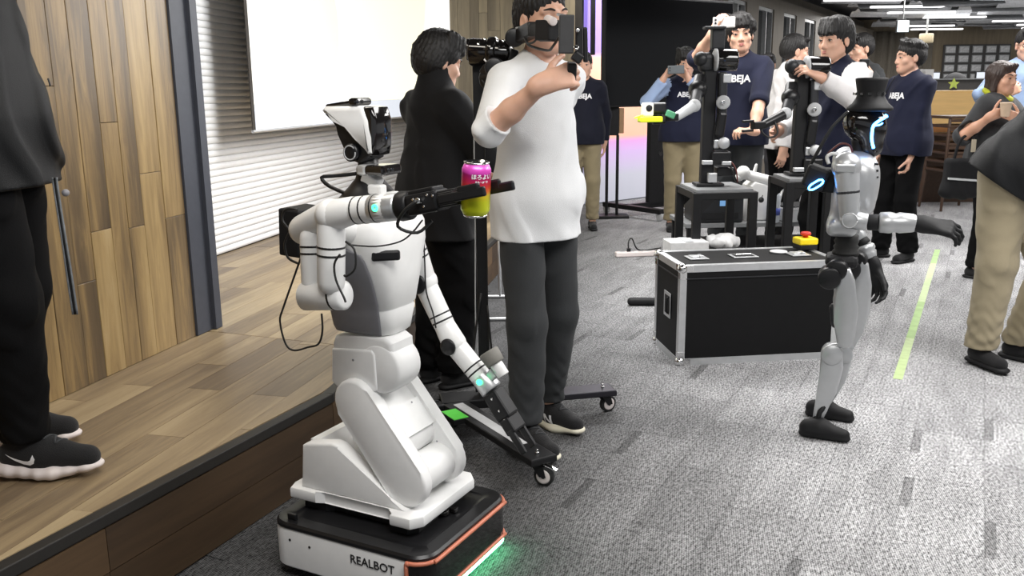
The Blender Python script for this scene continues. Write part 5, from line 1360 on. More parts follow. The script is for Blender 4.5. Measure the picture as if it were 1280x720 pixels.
# arms
def g_arm(sg):
    y = -.155 * 1 if sg < 0 else .155
    f = (lambda a, b_, dy=0: P(a, b_, -.155 - dy)) 
    def mir(p): return V(p[0], p[1] * (1 if sg < 0 else -1), p[2])
    if sg < 0:
        S_, E_, F1, F2, F3, H_ = f(1058, 208), f(1062, 274, .01), f(1084, 278, .01), f(1098, 278, .01), f(1146, 279, .0), f(1152, 280, 0)
    else:
        S_ = mir(P(1058, 208, -.155)); E_ = P(1066, 285, .18); F1 = P(1076, 300, .17); F2 = P(1080, 306, .165); F3 = P(1086, 324, .16); H_ = P(1090, 330, .155)
    mb = MB(); mb.sphere(S_, .052, 24, (1, .95, 1)); mb.capsule(S_ + V(0, (-1 if sg < 0 else 1) * -.06, 0), S_, .045, .048, 20); sh = mb.build('shoulder', M['silver_paint'], g1)
    mb = MB(); mb.box(S_ + V(-.002, (-.047 if sg < 0 else .047), -.002), (.07, .012, .03), bev=.006); mb.build('shoulder_cover', M['silver_paint'], sh)
    mb = MB(); mb.capsule(S_, E_, .046, .034, 22); ua = mb.build('upper_arm', M['silver_paint'], g1)
    pb = S_ + (E_ - S_) * .48; dv = nrm(E_ - S_); mb = MB(); mb.lathe(pb - dv * .004, dv, [(0, .040), (.002, .0415), (.008, .0410), (.01, .0395)], 24); mb.build('band', M['graphite'], ua)
    mb = MB(); mb.sphere(E_, .036, 22); mb.lathe(E_ + V(0, -.024, 0), (0, -1, 0), [(0, .028), (.012, .028), (.014, .024)], 22); el = mb.build('elbow', M['silver_paint'], g1)
    mb = MB(); mb.tube([E_ + V(.026 * math.cos(t), -.037, .026 * math.sin(t)) for t in np.linspace(0, 2 * PI, 19)], .0025, 6, 1); mb.build('joint_ring', M['gray_light'], el)
    mb = MB(); mb.cyl(E_, F1, .034, .032, 22); mb.build('forearm', M['silver_paint'], g1)
    mb = MB(); mb.cyl(F1, F2, .029, .030, 22); mb.build('wrist_sleeve', M['black_matte'], g1)
    mb = MB(); df = nrm(F3 - F2); LL = np.linalg.norm(F3 - F2); mb.lathe(F2, df, [(0, .030), (.006, .037), (LL * .3, .039), (LL * .45, .034), (LL * .55, .038), (LL * .9, .033), (LL, .028)], 18); mb.build('forearm_shell', M['silver_paint'], g1)
    hs = SDF(.004); hd_ = nrm(H_ - F3) if sg < 0 else nrm(V(.35, 0, -.9)); pn_ = V(0, .55, -.8) if sg < 0 else V(-.6, -.6, 0)
    hs.cap(F3, H_, .024, .026, k=.02); hand_prims(hs, H_ + hd_ * .01, hd_, pn_, 'R' if sg < 0 else 'L', curl=(.45, .6, .45), sc=1.0, thumb=(.4, .3), spread=.07)
    link('hand', hs.mesh('hand', M['black_matte']), g1)
g_arm(-1); g_arm(1)
# hips and legs
mb = MB(); mb.box(P(1052, 325, 0), (.12, .13, .05), bev=.02); mb.box(P(1046, 345, 0), (.075, .09, .09), bev=.02); mb.build('pelvis', M['black_matte'], g1)
def g_leg(sg, thigh, shank, foot0, foot1, ya, dyk):
    w = .052
    mb = MB(); c = P(1037, 346, -.10) if sg < 0 else P(1062, 335, .10); mb.cyl(c + V(0, -.045, 0), c + V(0, .045, 0), .042, seg=24); mb.cyl(c + V(.02, -.03, .03), c + V(.03, .03, .03), .04, seg=20); hp = mb.build('hip_motor', M['black_plastic'], g1)
    mb = MB(); mb.prism([P(a, b_, ya - w / 2 + .0) for a, b_ in thigh], (0, w, 0), .014, 3); th = smooth_by_angle(mb.build('thigh', M['silver_paint'], g1), 60)
    mb = MB(); mb.prism([P(a, b_, ya - w / 2 + .004) for a, b_ in shank], (0, w - .008, 0), .012, 3); sk = smooth_by_angle(mb.build('shank', M['silver_paint'], g1), 60)
    kx = np.mean([[a, b_] for a, b_ in shank[:4]], 0) + (0, 9); k0 = P(kx[0], kx[1], ya - w / 2 - .004); mb = MB(); mb.lathe(k0 + V(0, w + .008, 0), (0, -1, 0), [(0, .036), (.004, .040), (w + .004, .040), (w + .008, .036)], 26); mb.build('knee', M['silver_paint'], sk)
    f0 = fl(*foot0); f1 = fl(*foot1); a = GO.L(f0); b_ = GO.L(f1); d = nrm(b_ - a); q = SDF(.004); Lf = np.linalg.norm(b_ - a)
    q.cap(a + d * .035 + V(0, 0, .036), a + d * .08 + V(0, 0, .045), .034, .034, k=.02); q.cap(a + d * .08 + V(0, 0, .040), b_ - d * .03 + V(0, 0, .026), .034, .026, k=.03, sq=((0, 0, 1), .9)); q.cap(a + d * .03 + V(0, 0, .012), b_ - d * .028 + V(0, 0, .012), .031, .028, k=.01, sq=((0, 0, 1), .4)); q.plane((0, 0, 0), (0, 0, -1))
    link('foot', q.mesh('foot', M['black_matte']), g1)
    ank = a + d * .06 + V(0, 0, .085); end = P(*np.mean(shank[6:8], 0), ya); mb = MB(); mb.tube([end + V(.015, 0, .07), ank + V(.015, 0, .02), ank + V(.01, 0, -.02)], .010, 8, 2); mb.tube([end + V(-.01, 0, .03), ank + V(-.01, 0, -.03)], .013, 8, 1); mb.sphere(ank + V(0, 0, -.03), .018, 12); mb.build('ankle', M['black_metal'], g1)
near_t = [(1047, 343), (1050, 336), (1063, 337), (1069, 353), (1073, 391), (1067, 436), (1047, 436), (1042, 404), (1041, 375)]
far_t = [(1070, 336), (1077, 324), (1086, 331), (1090, 358), (1088, 391), (1078, 418), (1066, 440), (1055, 436), (1062, 400), (1070, 365)]
near_s = [(1026, 441), (1033, 431), (1047, 430), (1053, 440), (1054, 462), (1046, 492), (1034, 514), (1026, 531), (1015, 529), (1020, 497), (1024, 470)]
far_s = [(1040, 440), (1046, 432), (1060, 430), (1066, 438), (1064, 456), (1056, 480), (1044, 498), (1034, 512), (1024, 511), (1030, 490), (1036, 470)]
g_leg(-1, near_t, near_s, (998, 543), (1063, 553), -.10, 0)
g_leg(1, far_t, far_s, (1006, 518), (1068, 528), .09, 0)
mb = MB(); mb.capsule(P(1043, 385, -.10), P(1045, 404, -.10), .02, .02, 14); mb.build('thigh_insert', M['graphite'], g1)
# backpack with a glowing loop
bp_ = P(1020, 221, -.02); mb = MB(); mb.box(bp_, (.085, .13, .085), Matrix.Rotation(.35, 3, 'Y'), bev=.012); mb.box(P(1036, 225, 0), (.06, .10, .09), bev=.01); bk = mb.build('backpack', M['black_matte'], g1)
lp = []; cx_, cy_ = 1020, 231
for t in np.linspace(0, 2 * PI, 21):
    u, v_ = 7.0 * math.cos(t) + (3.2 if math.cos(t) > 0 else -3.2), 3.4 * math.sin(t); a = -.55
    lp.append(P(cx_ + u * math.cos(a) - v_ * math.sin(a), cy_ + u * math.sin(a) + v_ * math.cos(a), -.092))
mb = MB(); mb.tube(lp, .0035, 8, 2); mb.build('loop_light', M['led_blue'], bk, 'blue oval light')
mb = MB(); mb.tube([P(1012, 208, -.03), P(1022, 190, -.04), P(1040, 160, -.04), P(1060, 140, -.03)], .007, 8, 4); mb.build('cable', M['cable'], g1)
mb = MB(); mb.tube([P(1035, 192, -.03), P(1050, 180, -.03), P(1062, 182, -.03), P(1066, 192, -.03)], .004, 8, 4); mb.build('cable', mat('cable_brown', srgb(95, 45, 40), .5), g1)
mb = MB(); mb.tube([P(1036, 205, -.06), P(1034, 196, -.06), P(1042, 192, -.06), P(1050, 196, -.06)], .007, 8, 4); mb.build('cable', M['cable_white'], g1)
# ------------------------------------------------------------ controller stand of the man in the white sweater
st = thing('controller_stand', 'black pole stand on casters carrying a jointed controller arm before the white sweater', 'stand', (-.11, 3.55, 0))
so = V(-.11, 3.55, 0)
def sp_(o): return o
def SB(mb, name, m, par=None, lab=None):
    o = mb.build(name, M[m] if isinstance(m, str) else m, par or st, lab)
    if par is None: o.location = tuple(-so)
    return o
M['plate_dark'] = mat('plate_dark', (.030, .028, .036), .32, .5)
zb, zt = .085, .112
def plate(a, b, w, z0, z1, bev=.006):
    d = nrm(b - a); n = V(-d[1], d[0], 0) * w / 2; mb = MB(); mb.prism([V(*(p[:2]), z0) for p in (a - n, b - n, b + n, a + n)], (0, 0, z1 - z0), bev, 2); return mb
la0, la1 = V(-.275, 3.52, 0), V(.105, 2.885, 0)
SB(plate(la0, la1, .105, zb, zt), 'leg', 'black_metal')
lb0, lb1 = V(-.05, 3.53, 0), V(.425, 3.632, 0)
SB(plate(lb0, lb1, .105, zb, zt), 'leg', 'plate_dark')
SB(plate(V(-.30, 3.50, 0), V(.03, 3.56, 0), .12, zb - .008, zt + .006), 'cross_beam', 'black_metal')
SB(plate(V(-.27, 3.48, 0), V(-.52, 3.36, 0), .09, zb, zt), 'leg', 'black_metal')
d = nrm(la1 - la0); a = la0 + d * .10
SB(plate(a + V(0, 0, 0), la0 + d * .60, .042, zt, zt + .0015, .0), 'grip_tape', 'gray_light', None, 'grey anti-slip strip')
n_ = V(-d[1], d[0], 0); c = la0 + d * .20 - n_ * .062
mb = MB(); mb.prism([V(*(p[:2]), zt + .0) for p in (c - d * .055 - n_ * .035, c + d * .055 - n_ * .035, c + d * .055 + n_ * .028, c - d * .055 + n_ * .028)], (0, 0, .0015)); lab_ = SB(mb, 'label', 'green_sticker', None, 'bright green sticker')
SB(plate(c - d * .06, c + d * .06, .075, zb + .006, zt - .0005, .002), 'label_tab', 'black_metal')
def caster(p, ang, par_loc):
    p = V(*p); h = MB(); h.cyl(p + V(0, 0, .07), p + V(0, 0, zb), .018, seg=14); dx = V(math.cos(ang), math.sin(ang), 0); ny = V(-dx[1], dx[0], 0)
    wc = p + dx * .022 + V(0, 0, .036)
    for sg in (-1, 1): h.prism([p + ny * sg * .017 + dx * -.018 + V(0, 0, .074), p + ny * sg * .017 + dx * .024 + V(0, 0, .074), wc + ny * sg * .017 + dx * .012, wc + ny * sg * .017 - dx * .012], ny * sg * .003)
    h.box(p + V(0, 0, .075), (.05, .04, .006)); cst = SB(h, 'caster', 'black_metal')
    w = MB(); w.lathe(wc - ny * .012, ny, [(0, .030), (.003, .036), (.021, .036), (.024, .030)], 26); w.build('tyre', M['rubber'], cst)
    w = MB(); w.lathe(wc - ny * .0135, ny, [(0, .022), (.0015, .026), (.0255, .026), (.027, .022)], 24); w.mi = 1; w.lathe(wc - ny * .0145, ny, [(0, .007), (.029, .007)], 12); w.build('wheel_disc', [M['sole_white'], M['black_metal']], cst)
    t = MB(); t.box(p + dx * .045 + V(0, 0, .070), (.05, .02, .006), rotz(ang) @ Matrix.Rotation(.3, 3, 'Y'), bev=.002); t.build('brake_lever', M['chrome'], cst)
caster((.085, 2.915, 0), -.4, 0); caster((.385, 3.625, 0), .5, 0); caster((-.49, 3.375, 0), 2.6, 0); caster((-.24, 3.47, 0), 1.5, 0)
for q in (la1 - d * .045, lb1 - V(.045, .01, 0)): mb = MB(); mb.cyl(V(q[0], q[1], zt), V(q[0], q[1], zt + .006), .007, seg=12); mb.cyl(V(q[0], q[1], zt + .004), V(q[0], q[1], zt + .016), .004, seg=10); SB(mb, 'bolt', 'chrome')
PD = 3.55
pt = at(597, 62, PD)
mb = MB(); mb.box(((-.118 + pt[0]) / 2, PD, (zt + pt[2]) / 2), (.042, .042, pt[2] - zt), Matrix.Rotation(math.atan2(pt[0] + .118, pt[2] - zt), 3, 'Y'), bev=.004); pole = SB(mb, 'pole', 'black_metal')
for dx_ in (-.024, .026): SB((lambda m_: (m_.tube([V(-.118 + dx_, PD - .026, .16), V(-.125 + dx_, PD - .03, .45), V(pt[0] + dx_ * .9, PD - .026, .8), V(pt[0] + dx_ * .8, PD - .026, 1.2)], .003, 6, 5), m_)[1])(MB()), 'cable', 'gray_light' if dx_ < 0 else 'cable')
mb = MB(); mb.tube([V(-.10, PD - .03, .5), V(-.085, PD - .05, .3), V(-.075, PD - .04, .15)], .005, 6, 4); mb.tube([V(-.125, PD - .03, .55), V(-.16, PD - .04, .3), V(-.15, PD - .02, .13)], .005, 6, 4); SB(mb, 'cable', 'cable')
mb = MB()
for k in range(4): mb.tube([V(-.30 - .02 * k, 3.42 + .02 * k, .13 + .006 * k), V(-.42, 3.38 + .02 * k, .14 + .004 * k), V(-.52, 3.44 + .01 * k, .125), V(-.45 + .01 * k, 3.55, .12)], .004, 6, 5)
SB(mb, 'cable_bundle', 'cable')
# controller arm: motors, links, wires
def A_(x, y, D): return at(x, y, D)
def seg_box(mb, a, b, w, h, bev=.005):
    d = nrm(b - a); s_ = nrm(np.cross(d, V(0, 0, 1))) if abs(d[2]) < .95 else nrm(np.cross(d, V(0, 1, 0))); u = np.cross(s_, d)
    mb.box((a + b) / 2, (np.linalg.norm(b - a), w, h), frame(d, s_, u), bev=bev); return mb
mb = MB(); mb.cyl(A_(588, 65, 3.50), A_(640, 66, 3.46), .052, .044, 26); mb.cyl(A_(583, 62, 3.50), A_(590, 62, 3.5), .040, seg=24); mb.lathe(A_(610, 65, 3.48) - V(0, 0, 0), A_(640, 66, 3.46) - A_(610, 65, 3.48), [(0, .050), (.006, .056), (.03, .056), (.036, .05)], 26); mot = SB(mb, 'shoulder_motor', 'black_gloss')
for px_, py_ in ((606, 50), (622, 52), (629, 52), (598, 56)): mb = MB(); p = A_(px_, py_, 3.42); mb.cyl(p, p + V(0, -.01, .004), .005, seg=8); SB(mb, 'screw', 'chrome')
mb = MB(); seg_box(mb, A_(636, 78, 3.43), A_(622, 122, 3.42), .05, .035); seg_box(mb, A_(644, 62, 3.42), A_(630, 110, 3.41), .03, .025); mb.cyl(A_(640, 90, 3.40), A_(640, 90, 3.36), .025, seg=18); SB(mb, 'upper_link', 'black_metal')
mb = MB(); mb.cyl(A_(604, 100, 3.46), A_(626, 96, 3.42), .034, seg=20); mb.cyl(A_(618, 84, 3.40), A_(618, 84, 3.34), .036, seg=22); seg_box(mb, A_(606, 84, 3.45), A_(624, 110, 3.40), .04, .04); SB(mb, 'elbow_motor', 'black_plastic')
mb = MB(); mb.cyl(A_(612, 120, 3.45), A_(639, 118, 3.40), .034, .032, 22); mb.cyl(A_(630, 118, 3.41), A_(641, 117, 3.40), .028, seg=20); SB(mb, 'base_motor', 'black_gloss')
for pp_ in (((605, 74), (618, 88), (626, 92)), ((602, 100), (612, 112), (618, 104)), ((606, 108), (614, 104), (622, 108), (618, 116)), ((620, 100), (628, 96), (634, 104))):
    mb = MB(); mb.tube([A_(*q, 3.36) for q in pp_], .0035, 6, 4); SB(mb, 'cable', 'cable_white' if pp_[0][0] == 605 else 'cable')
for q in ((616, 107), (611, 99), (637, 86), (626, 106), (622, 118)): mb = MB(); p = A_(*q, 3.355); mb.cyl(p + V(0, .02, 0), p, .006, seg=10); SB(mb, 'screw', 'chrome')
mb = MB(); mb.cyl(A_(643, 47, 3.40), A_(643, 47, 3.30), .034, seg=22); seg_box(mb, A_(643, 48, 3.37), A_(668, 36, 3.20), .045, .05); SB(mb, 'forearm_link', 'black_plastic')
mb = MB(); p0_, p1_ = A_(648, 36, 3.31), A_(664, 33, 3.22); seg_box(mb, p0_, p1_, .03, .012); SB(mb, 'bracket', 'alu')
mb = MB(); seg_box(mb, A_(668, 38, 3.20), A_(682, 36, 3.08), .042, .042); mb.cyl(A_(676, 42, 3.12), A_(694, 42, 3.03), .026, seg=18); seg_box(mb, A_(676, 38, 3.06), A_(694, 38, 2.99), .05, .065); SB(mb, 'wrist_motor', 'black_matte')
mb = MB(); mb.cyl(A_(684, 24, 3.02), A_(692, 27, 2.97), .014, seg=14); SB(mb, 'knob', 'sole_white')
mb = MB(); mb.cyl(A_(697, 18, 2.98), A_(706, 20, 2.94), .005, seg=14); SB(mb, 'trigger_ring', 'alu')
mb = MB(); mb.tube([A_(657, 48, 3.2), A_(662, 57, 3.14), A_(684, 63, 3.02), A_(691, 58, 2.97), A_(699, 46, 2.93)], .0045, 6, 5); mb.tube([A_(655, 46, 3.22), A_(660, 54, 3.15), A_(668, 52, 3.1), A_(672, 44, 3.08)], .0035, 6, 5); SB(mb, 'cable', 'cable')
mb = MB(); mb.box((A_(708, 43, 2.86)), (.046, .03, .115), Matrix.Rotation(.02, 3, 'Y'), bev=.004); blk = SB(mb, 'controller_block', mat('block_dark', (.035, .035, .037), .6))
mb = MB(); seg_box(mb, A_(724, 34, 2.86), A_(724, 72, 2.86), .022, .02); seg_box(mb, A_(731, 34, 2.88), A_(732, 78, 2.88), .016, .016); seg_box(mb, A_(716, 68, 2.86), A_(727, 76, 2.86), .03, .03); SB(mb, 'handle', 'black_plastic')
mb = MB(); p = A_(720, 61, 2.84); mb.cyl(p, p + V(0, -.008, .006), .008, seg=12); p = A_(722, 38, 2.84); mb.cyl(p, p + V(.0, -.006, 0), .006, seg=12); SB(mb, 'button', 'chrome')
mb = MB(); seg_box(mb, A_(715, 78, 2.92), A_(714, 102, 2.94), .03, .03); SB(mb, 'grip', 'black_plastic')

# ------------------------------------------------------------ flight case
FC = V(1.205, 4.53, 0); fr_ = math.atan2(.124, .992)
fc = thing('flight_case', 'black flight case with aluminium edges and ball corners on the grey carpet', 'case', FC, fr_)
LX, LY, LZ = .83, .425, .505; e = .034
for nm, c, sz in (('front_panel', (0, -LY / 2 + .008, LZ / 2), (LX - .03, .010, LZ - .03)), ('back_panel', (0, LY / 2 - .008, LZ / 2), (LX - .03, .010, LZ - .03)), ('side_panel', (-LX / 2 + .008, 0, LZ / 2), (.010, LY - .03, LZ - .03)), ('side_panel', (LX / 2 - .008, 0, LZ / 2), (.010, LY - .03, LZ - .03)), ('lid_panel', (0, 0, LZ - .008), (LX - .03, LY - .03, .010)), ('bottom_panel', (0, 0, .008), (LX - .03, LY - .03, .010))):
    MB().box(c, sz).build(nm, M['case_black'] if 'case_black' in M else M.setdefault('case_black', mat('case_black', (.005, .005, .0055), .6, var=.1, spec=.2)), fc)
def lbar(a, b, u, v):
    a, b, u, v = V(*a), V(*b), V(*u), V(*v); o = []
    mb = MB()
    mb.prism([a, a + u * e, a + u * e + v * .004, a + u * .004 + v * .004, a + u * .004 + v * e, a + v * e], b - a, 0); mb.build('edge_rail', M['alu'], fc)
X, Y = LX / 2, LY / 2
for sy in (-1, 1):
    for z, vz in ((0, 1), (LZ, -1)): lbar((-X, sy * Y, z), (X, sy * Y, z), (0, 0, vz), (0, -sy, 0))
for sx in (-1, 1):
    for z, vz in ((0, 1), (LZ, -1)): lbar((sx * X, -Y, z), (sx * X, Y, z), (0, 0, vz), (-sx, 0, 0))
    for sy in (-1, 1): lbar((sx * X, sy * Y, 0), (sx * X, sy * Y, LZ), (-sx, 0, 0), (0, -sy, 0))
for sx in (-1, 1):
    for sy in (-1, 1):
        for z in (.016, LZ - .016):
            mb = MB(); c = V(sx * (X - .014), sy * (Y - .014), z); mb.sphere(c, .026, 16); up_ = 1 if z < .2 else -1
            mb.box(c + V(-sx * .026, sy * .0135, 0), (.05, .004, .034), bev=.001); mb.box(c + V(sx * .0135, -sy * .026, 0), (.004, .05, .034), bev=.001); mb.box(c + V(sx * .0135, sy * .0, up_ * .028), (.004, .034, .05), bev=.001); mb.box(c + V(0, sy * .0135, up_ * .028), (.034, .004, .05), bev=.001)
            mb.build('ball_corner', M['chrome'], fc)
mb = MB(); mb.box((0, 0, LZ - .066), (LX + .002, LY + .002, .006)); mb.build('lid_seam', M['graphite'], fc)
mb = MB(); mb.box((-X - .0015, -.02, .27), (.004, .11, .13), bev=.001); hd0 = mb.build('handle_plate', M['alu'], fc); mb = MB(); mb.box((-X - .003, -.02, .27), (.003, .075, .095), bev=.0); mb.build('recess', M['black_matte'], hd0); mb = MB(); mb.tube([(-X - .006, -.045, .23), (-X - .013, -.045, .24), (-X - .013, -.045, .30), (-X - .006, -.045, .31)], .006, 8, 3); mb.build('handle', M['black_plastic'], hd0)
for x in (-.02, ):
    mb = MB(); mb.box((x, -.01, LZ + .0015), (.13, .10, .004), bev=.001); hp_ = mb.build('handle_plate', M['alu'], fc); mb = MB(); mb.box((x, -.01, LZ + .0035), (.10, .07, .002)); mb.build('recess', M['black_matte'], hp_); mb = MB(); mb.box((x, -.01, LZ + .008), (.085, .022, .010), bev=.004); mb.build('handle', M['chrome'], hp_)
for x in (-.27, .27):
    mb = MB(); mb.box((x, -.02, LZ + .002), (.10, .10, .005), bev=.001); mb.box((x - .02, -.02, LZ + .008), (.03, .06, .008), bev=.002); mb.box((x + .02, -.02, LZ + .010), (.018, .05, .010), bev=.002); mb.cyl((x, -.02, LZ), (x, -.02, LZ + .014), .02, seg=16); mb.build('latch', M['alu'], fc)
mb = MB(); mb.lathe((.20, .06, LZ), (0, 0, 1), [(0, .045), (.006, .045), (.008, .04)], 24); prop(mb.build('round_tag', M['sheet_white'] if 'sheet_white' in M else M.setdefault('sheet_white', mat('sheet_white', (.7, .7, .7), .5)), fc))
def on_case(x, y, z=0): return FC + V(*(Matrix.Rotation(fr_, 3, 'Z') @ Vector((x, y, LZ + z))))
es = thing('emergency_stop', 'yellow box with red emergency stop button on the flight case', 'button', fl(1006, 311, LZ + .004), fr_ + .05)
MB().box((0, 0, .014), (.10, .085, .026), bev=.004).build('base', M['black_matte'], es)
MB().box((0, 0, .044), (.105, .09, .036), bev=.008).build('housing', M['yellow'], es)
mb = MB(); mb.lathe((0, 0, .060), (0, 0, 1), [(0, .014), (.012, .014), (.014, .026), (.022, .028), (.030, .024), (.032, .015)], 22); mb.build('push_button', M['red'], es)

# ------------------------------------------------------------ robot arm tables and arms
def table(label, F0, F1, B0, B1, zt_):
    F0, F1, B0, B1 = [V(*p[:2], 0) for p in (F0, F1, B0, B1)]; c = (F0 + F1 + B0 + B1) / 4
    t = thing('equipment_table', label, 'table', c); loc = tuple(-c)
    def ad(mb, nm, m): o = mb.build(nm, M[m], t); o.location = loc; return o
    for p in (F0, F1, B0, B1): mb = MB(); mb.box(p + V(0, 0, zt_ / 2), (.048, .048, zt_ - .02), bev=.004); ad(mb, 'leg', 'black_metal')
    for a, b in ((F0, F1), (B0, B1), (F0, B0), (F1, B1)):
        mb = MB(); seg_box(mb, a + V(0, 0, zt_ - .03), b + V(0, 0, zt_ - .03), .04, .04, .003); ad(mb, 'rail', 'black_metal')
        dd = nrm(b - a); mb = MB(); mb.prism([a + dd * .02 + V(0, 0, zt_ - .05), a + dd * .10 + V(0, 0, zt_ - .05), a + dd * .02 + V(0, 0, zt_ - .13)], nrm(np.cross(dd, V(0, 0, 1))) * .02); ad(mb, 'gusset', 'black_metal')
    mb = MB(); mb.prism([V(*p[:2], zt_ - .01) for p in (F0, F1, B1, B0)], (0, 0, .014)); ad(mb, 'table_top', 'table_gray')
    return t, ad
T1 = [V(1.05, 5.05, 0), V(1.38, 5.10, 0), V(1.03, 5.46, 0), V(1.35, 5.50, 0)]
T2 = [V(1.59, 5.12, 0), V(1.83, 5.16, 0), V(1.60, 5.48, 0), V(1.86, 5.50, 0)]
table('black extrusion-frame table under the left robot arm, behind the flight case', *T1, .78)
table('black extrusion-frame table under the right robot arm, behind the humanoid', *T2, .83)
CBR = mat('cable_wine', srgb(90, 35, 32), .5)
def arm_robot(label, dx, dy, D, grip, zt_):
    q = lambda x, y, d=0.: at(x + dx, y + dy, D + d)
    bz = q(885, 229); base_ = V(bz[0], bz[1], zt_)
    r = thing('robot_arm', label, 'robot', base_)
    def ad(mb, nm, m, lab=None, par=None):
        o = mb.build(nm, M[m] if isinstance(m, str) else m, par or r, lab)
        if par is None: o.location = tuple(-base_)
        return o
    top = q(885, 80)
    mb = MB(); mb.box(((bz[0] + top[0]) / 2, D, (zt_ + .01 + top[2]) / 2), (.075, .06, top[2] - zt_ - .01), bev=.008); mb.box((bz[0], D, zt_ + .012), (.16, .14, .016), bev=.003); ad(mb, 'column', 'black_metal')
    mb = MB(); mb.box(q(882, 78), (.085, .09, .11), bev=.03, seg=3); mb.sphere(q(876, 74, -.02), .042, 18); ad(mb, 'shoulder_block', 'graphite')
    mb = MB(); mb.cyl(q(893, 75, -.02), q(921, 75, -.02), .062, seg=28); mb.mi = 1; mb.lathe(q(893, 75, -.02), V(1, 0, 0), [(-.006, .05), (.0, .064), (.012, .064)], 26); ad(mb, 'shoulder_motor', [M['black_gloss'], M['gray_light']])
    mb = MB(); seg_box(mb, q(903, 90, -.03), q(902, 150, -.03), .05, .06, .012); ad(mb, 'upper_link', 'graphite')
    mb = MB(); mb.box(q(909, 98, -.06), (.05, .012, .05), bev=.006); ad(mb, 'link_plate', 'alu')
    mb = MB(); mb.cyl(q(904, 128, .0), q(904, 128, -.085), .04, seg=22); ej = ad(mb, 'elbow_joint', 'gray_light'); p = q(904, 128, -.09)
    mb = MB(); mb.cyl(p, p + V(0, -.006, 0), .012, seg=14); ad(mb, 'screw', 'chrome')
    mb = MB(); seg_box(mb, q(903, 140, -.04), q(898, 172, -.04), .055, .05, .015); seg_box(mb, q(896, 155, -.02), q(893, 182, -.02), .04, .04, .01); ad(mb, 'forearm', 'black_plastic')
    mb = MB(); mb.cyl(q(905, 179, .02), q(905, 179, -.07), .034, seg=22); mb.box(q(895, 180, -.03), (.03, .03, .05), bev=.006); ad(mb, 'wrist_joint', 'alu')
    mb = MB(); mb.box(q(900, 197, -.02), (.11, .09, .075), bev=.008); mb.box(q(905, 214, -.0), (.10, .09, .05), bev=.006); ad(mb, 'control_box', 'black_plastic')
    for c_, z_ in ((q(884, 203, -.07), (.06, .03, .025)), (q(908, 204, -.08), (.055, .02, .022)), (q(890, 222, -.06), (.05, .04, .055))): mb = MB(); mb.box(c_, z_, bev=.004); ad(mb, 'connector_block', 'alu')
    mb = MB(); mb.tube([q(912, 206, -.06), q(916, 214, -.08), q(920, 226, -.06), q(926, 230, -.05)], .006, 6, 4); ad(mb, 'cable', 'cable'); mb = MB(); mb.tube([q(914, 202, -.06), q(920, 212, -.09), q(922, 228, -.07)], .004, 6, 4); ad(mb, 'cable', CBR)
    # the arm reaching to the left
    g = [at(*p) for p in grip]
    mb = MB(); mb.sphere(g[0], .052, 18); seg_box(mb, q(876, 96), g[0], .07, .06, .02); ad(mb, 'side_shoulder', 'black_plastic')
    mb = MB(); mb.capsule(g[0], g[1], .034, .03, 18); ad(mb, 'side_link', 'graphite'); mb = MB(); mb.sphere(g[1], .036, 16); ad(mb, 'side_elbow', 'gray_light')
    mb = MB(); mb.capsule(g[1], g[2], .030, .024, 18); ad(mb, 'side_forearm', 'gray_light' if dx == 0 else 'black_plastic')
    mb = MB(); dd = nrm(g[3] - g[2]); seg_box(mb, g[2], g[2] + (g[3] - g[2]) * .55, .05, .04, .006); gp_ = ad(mb, 'gripper', 'black_metal')
    for sg in (-1, 1): mb = MB(); seg_box(mb, g[2] + (g[3] - g[2]) * .5 + V(0, 0, sg * .026), g[3] + V(0, 0, sg * .026), .02, .014, .003); o = mb.build('finger', M['black_plastic'], gp_)
    return r, ad, q, g
r1, ad1, q1, g1_ = arm_robot('black robot arm column on the left table reaching left to a block with fluorescent band', 0, 0, 5.28, [(872, 112, 5.18), (868, 132, 5.05), (846, 146, 4.95), (816, 148, 4.90)], .784)
mb = MB(); mb.box(q1(897, 47, .02), (.075, .06, .13), bev=.008); mb.box(q1(893, 35, .0), (.12, .08, .016), bev=.006); ad1(mb, 'camera_mast', 'graphite')
mb = MB(); mb.box(q1(838, 143, -.40), (.05, .03, .035), Matrix.Rotation(.4, 3, 'Y'), bev=.004); ad1(mb, 'circuit_board', mat('board_green', srgb(80, 150, 110), .4))
r2, ad2, q2, g2_ = arm_robot('black robot arm column on the right table with its gripper guided by hand', 114, 9, 5.34, [(988, 122, 5.26), (982, 142, 5.18), (955, 156, 5.12), (928, 158, 5.08)], .834)
mb = MB(); mb.tube([at(968, 152, 5.12), at(972, 166, 5.1), at(962, 172, 5.1), at(952, 164, 5.1), at(956, 156, 5.12)], .006, 6, 5); ad2(mb, 'cable', 'cable')
# block held by the left arm
wb0 = at(810, 143, 4.88); wb = thing('banded_block', 'white block with a black dial and fluorescent yellow band in the left robot gripper', 'block', wb0, .2)
MB().box((-.004, 0, .024), (.06, .05, .075), bev=.012).build('block', M['sole_cream'], wb); mb = MB(); mb.cyl((-.004, -.025, .034), (-.004, -.029, .034), .018, seg=20); mb.build('dial', M['black_plastic'], wb)
MB().box((.012, 0, -.026), (.125, .06, .030), bev=.006).build('band', M['neon'], wb, 'fluorescent yellow band'); MB().box((-.055, .0, -.012), (.04, .012, .006), Matrix.Rotation(-.3, 3, 'Y')).build('tab', M['neon'], wb)
MB().box((.058, 0, .036), (.07, .055, .05), bev=.008).build('motor', M['black_plastic'], wb)

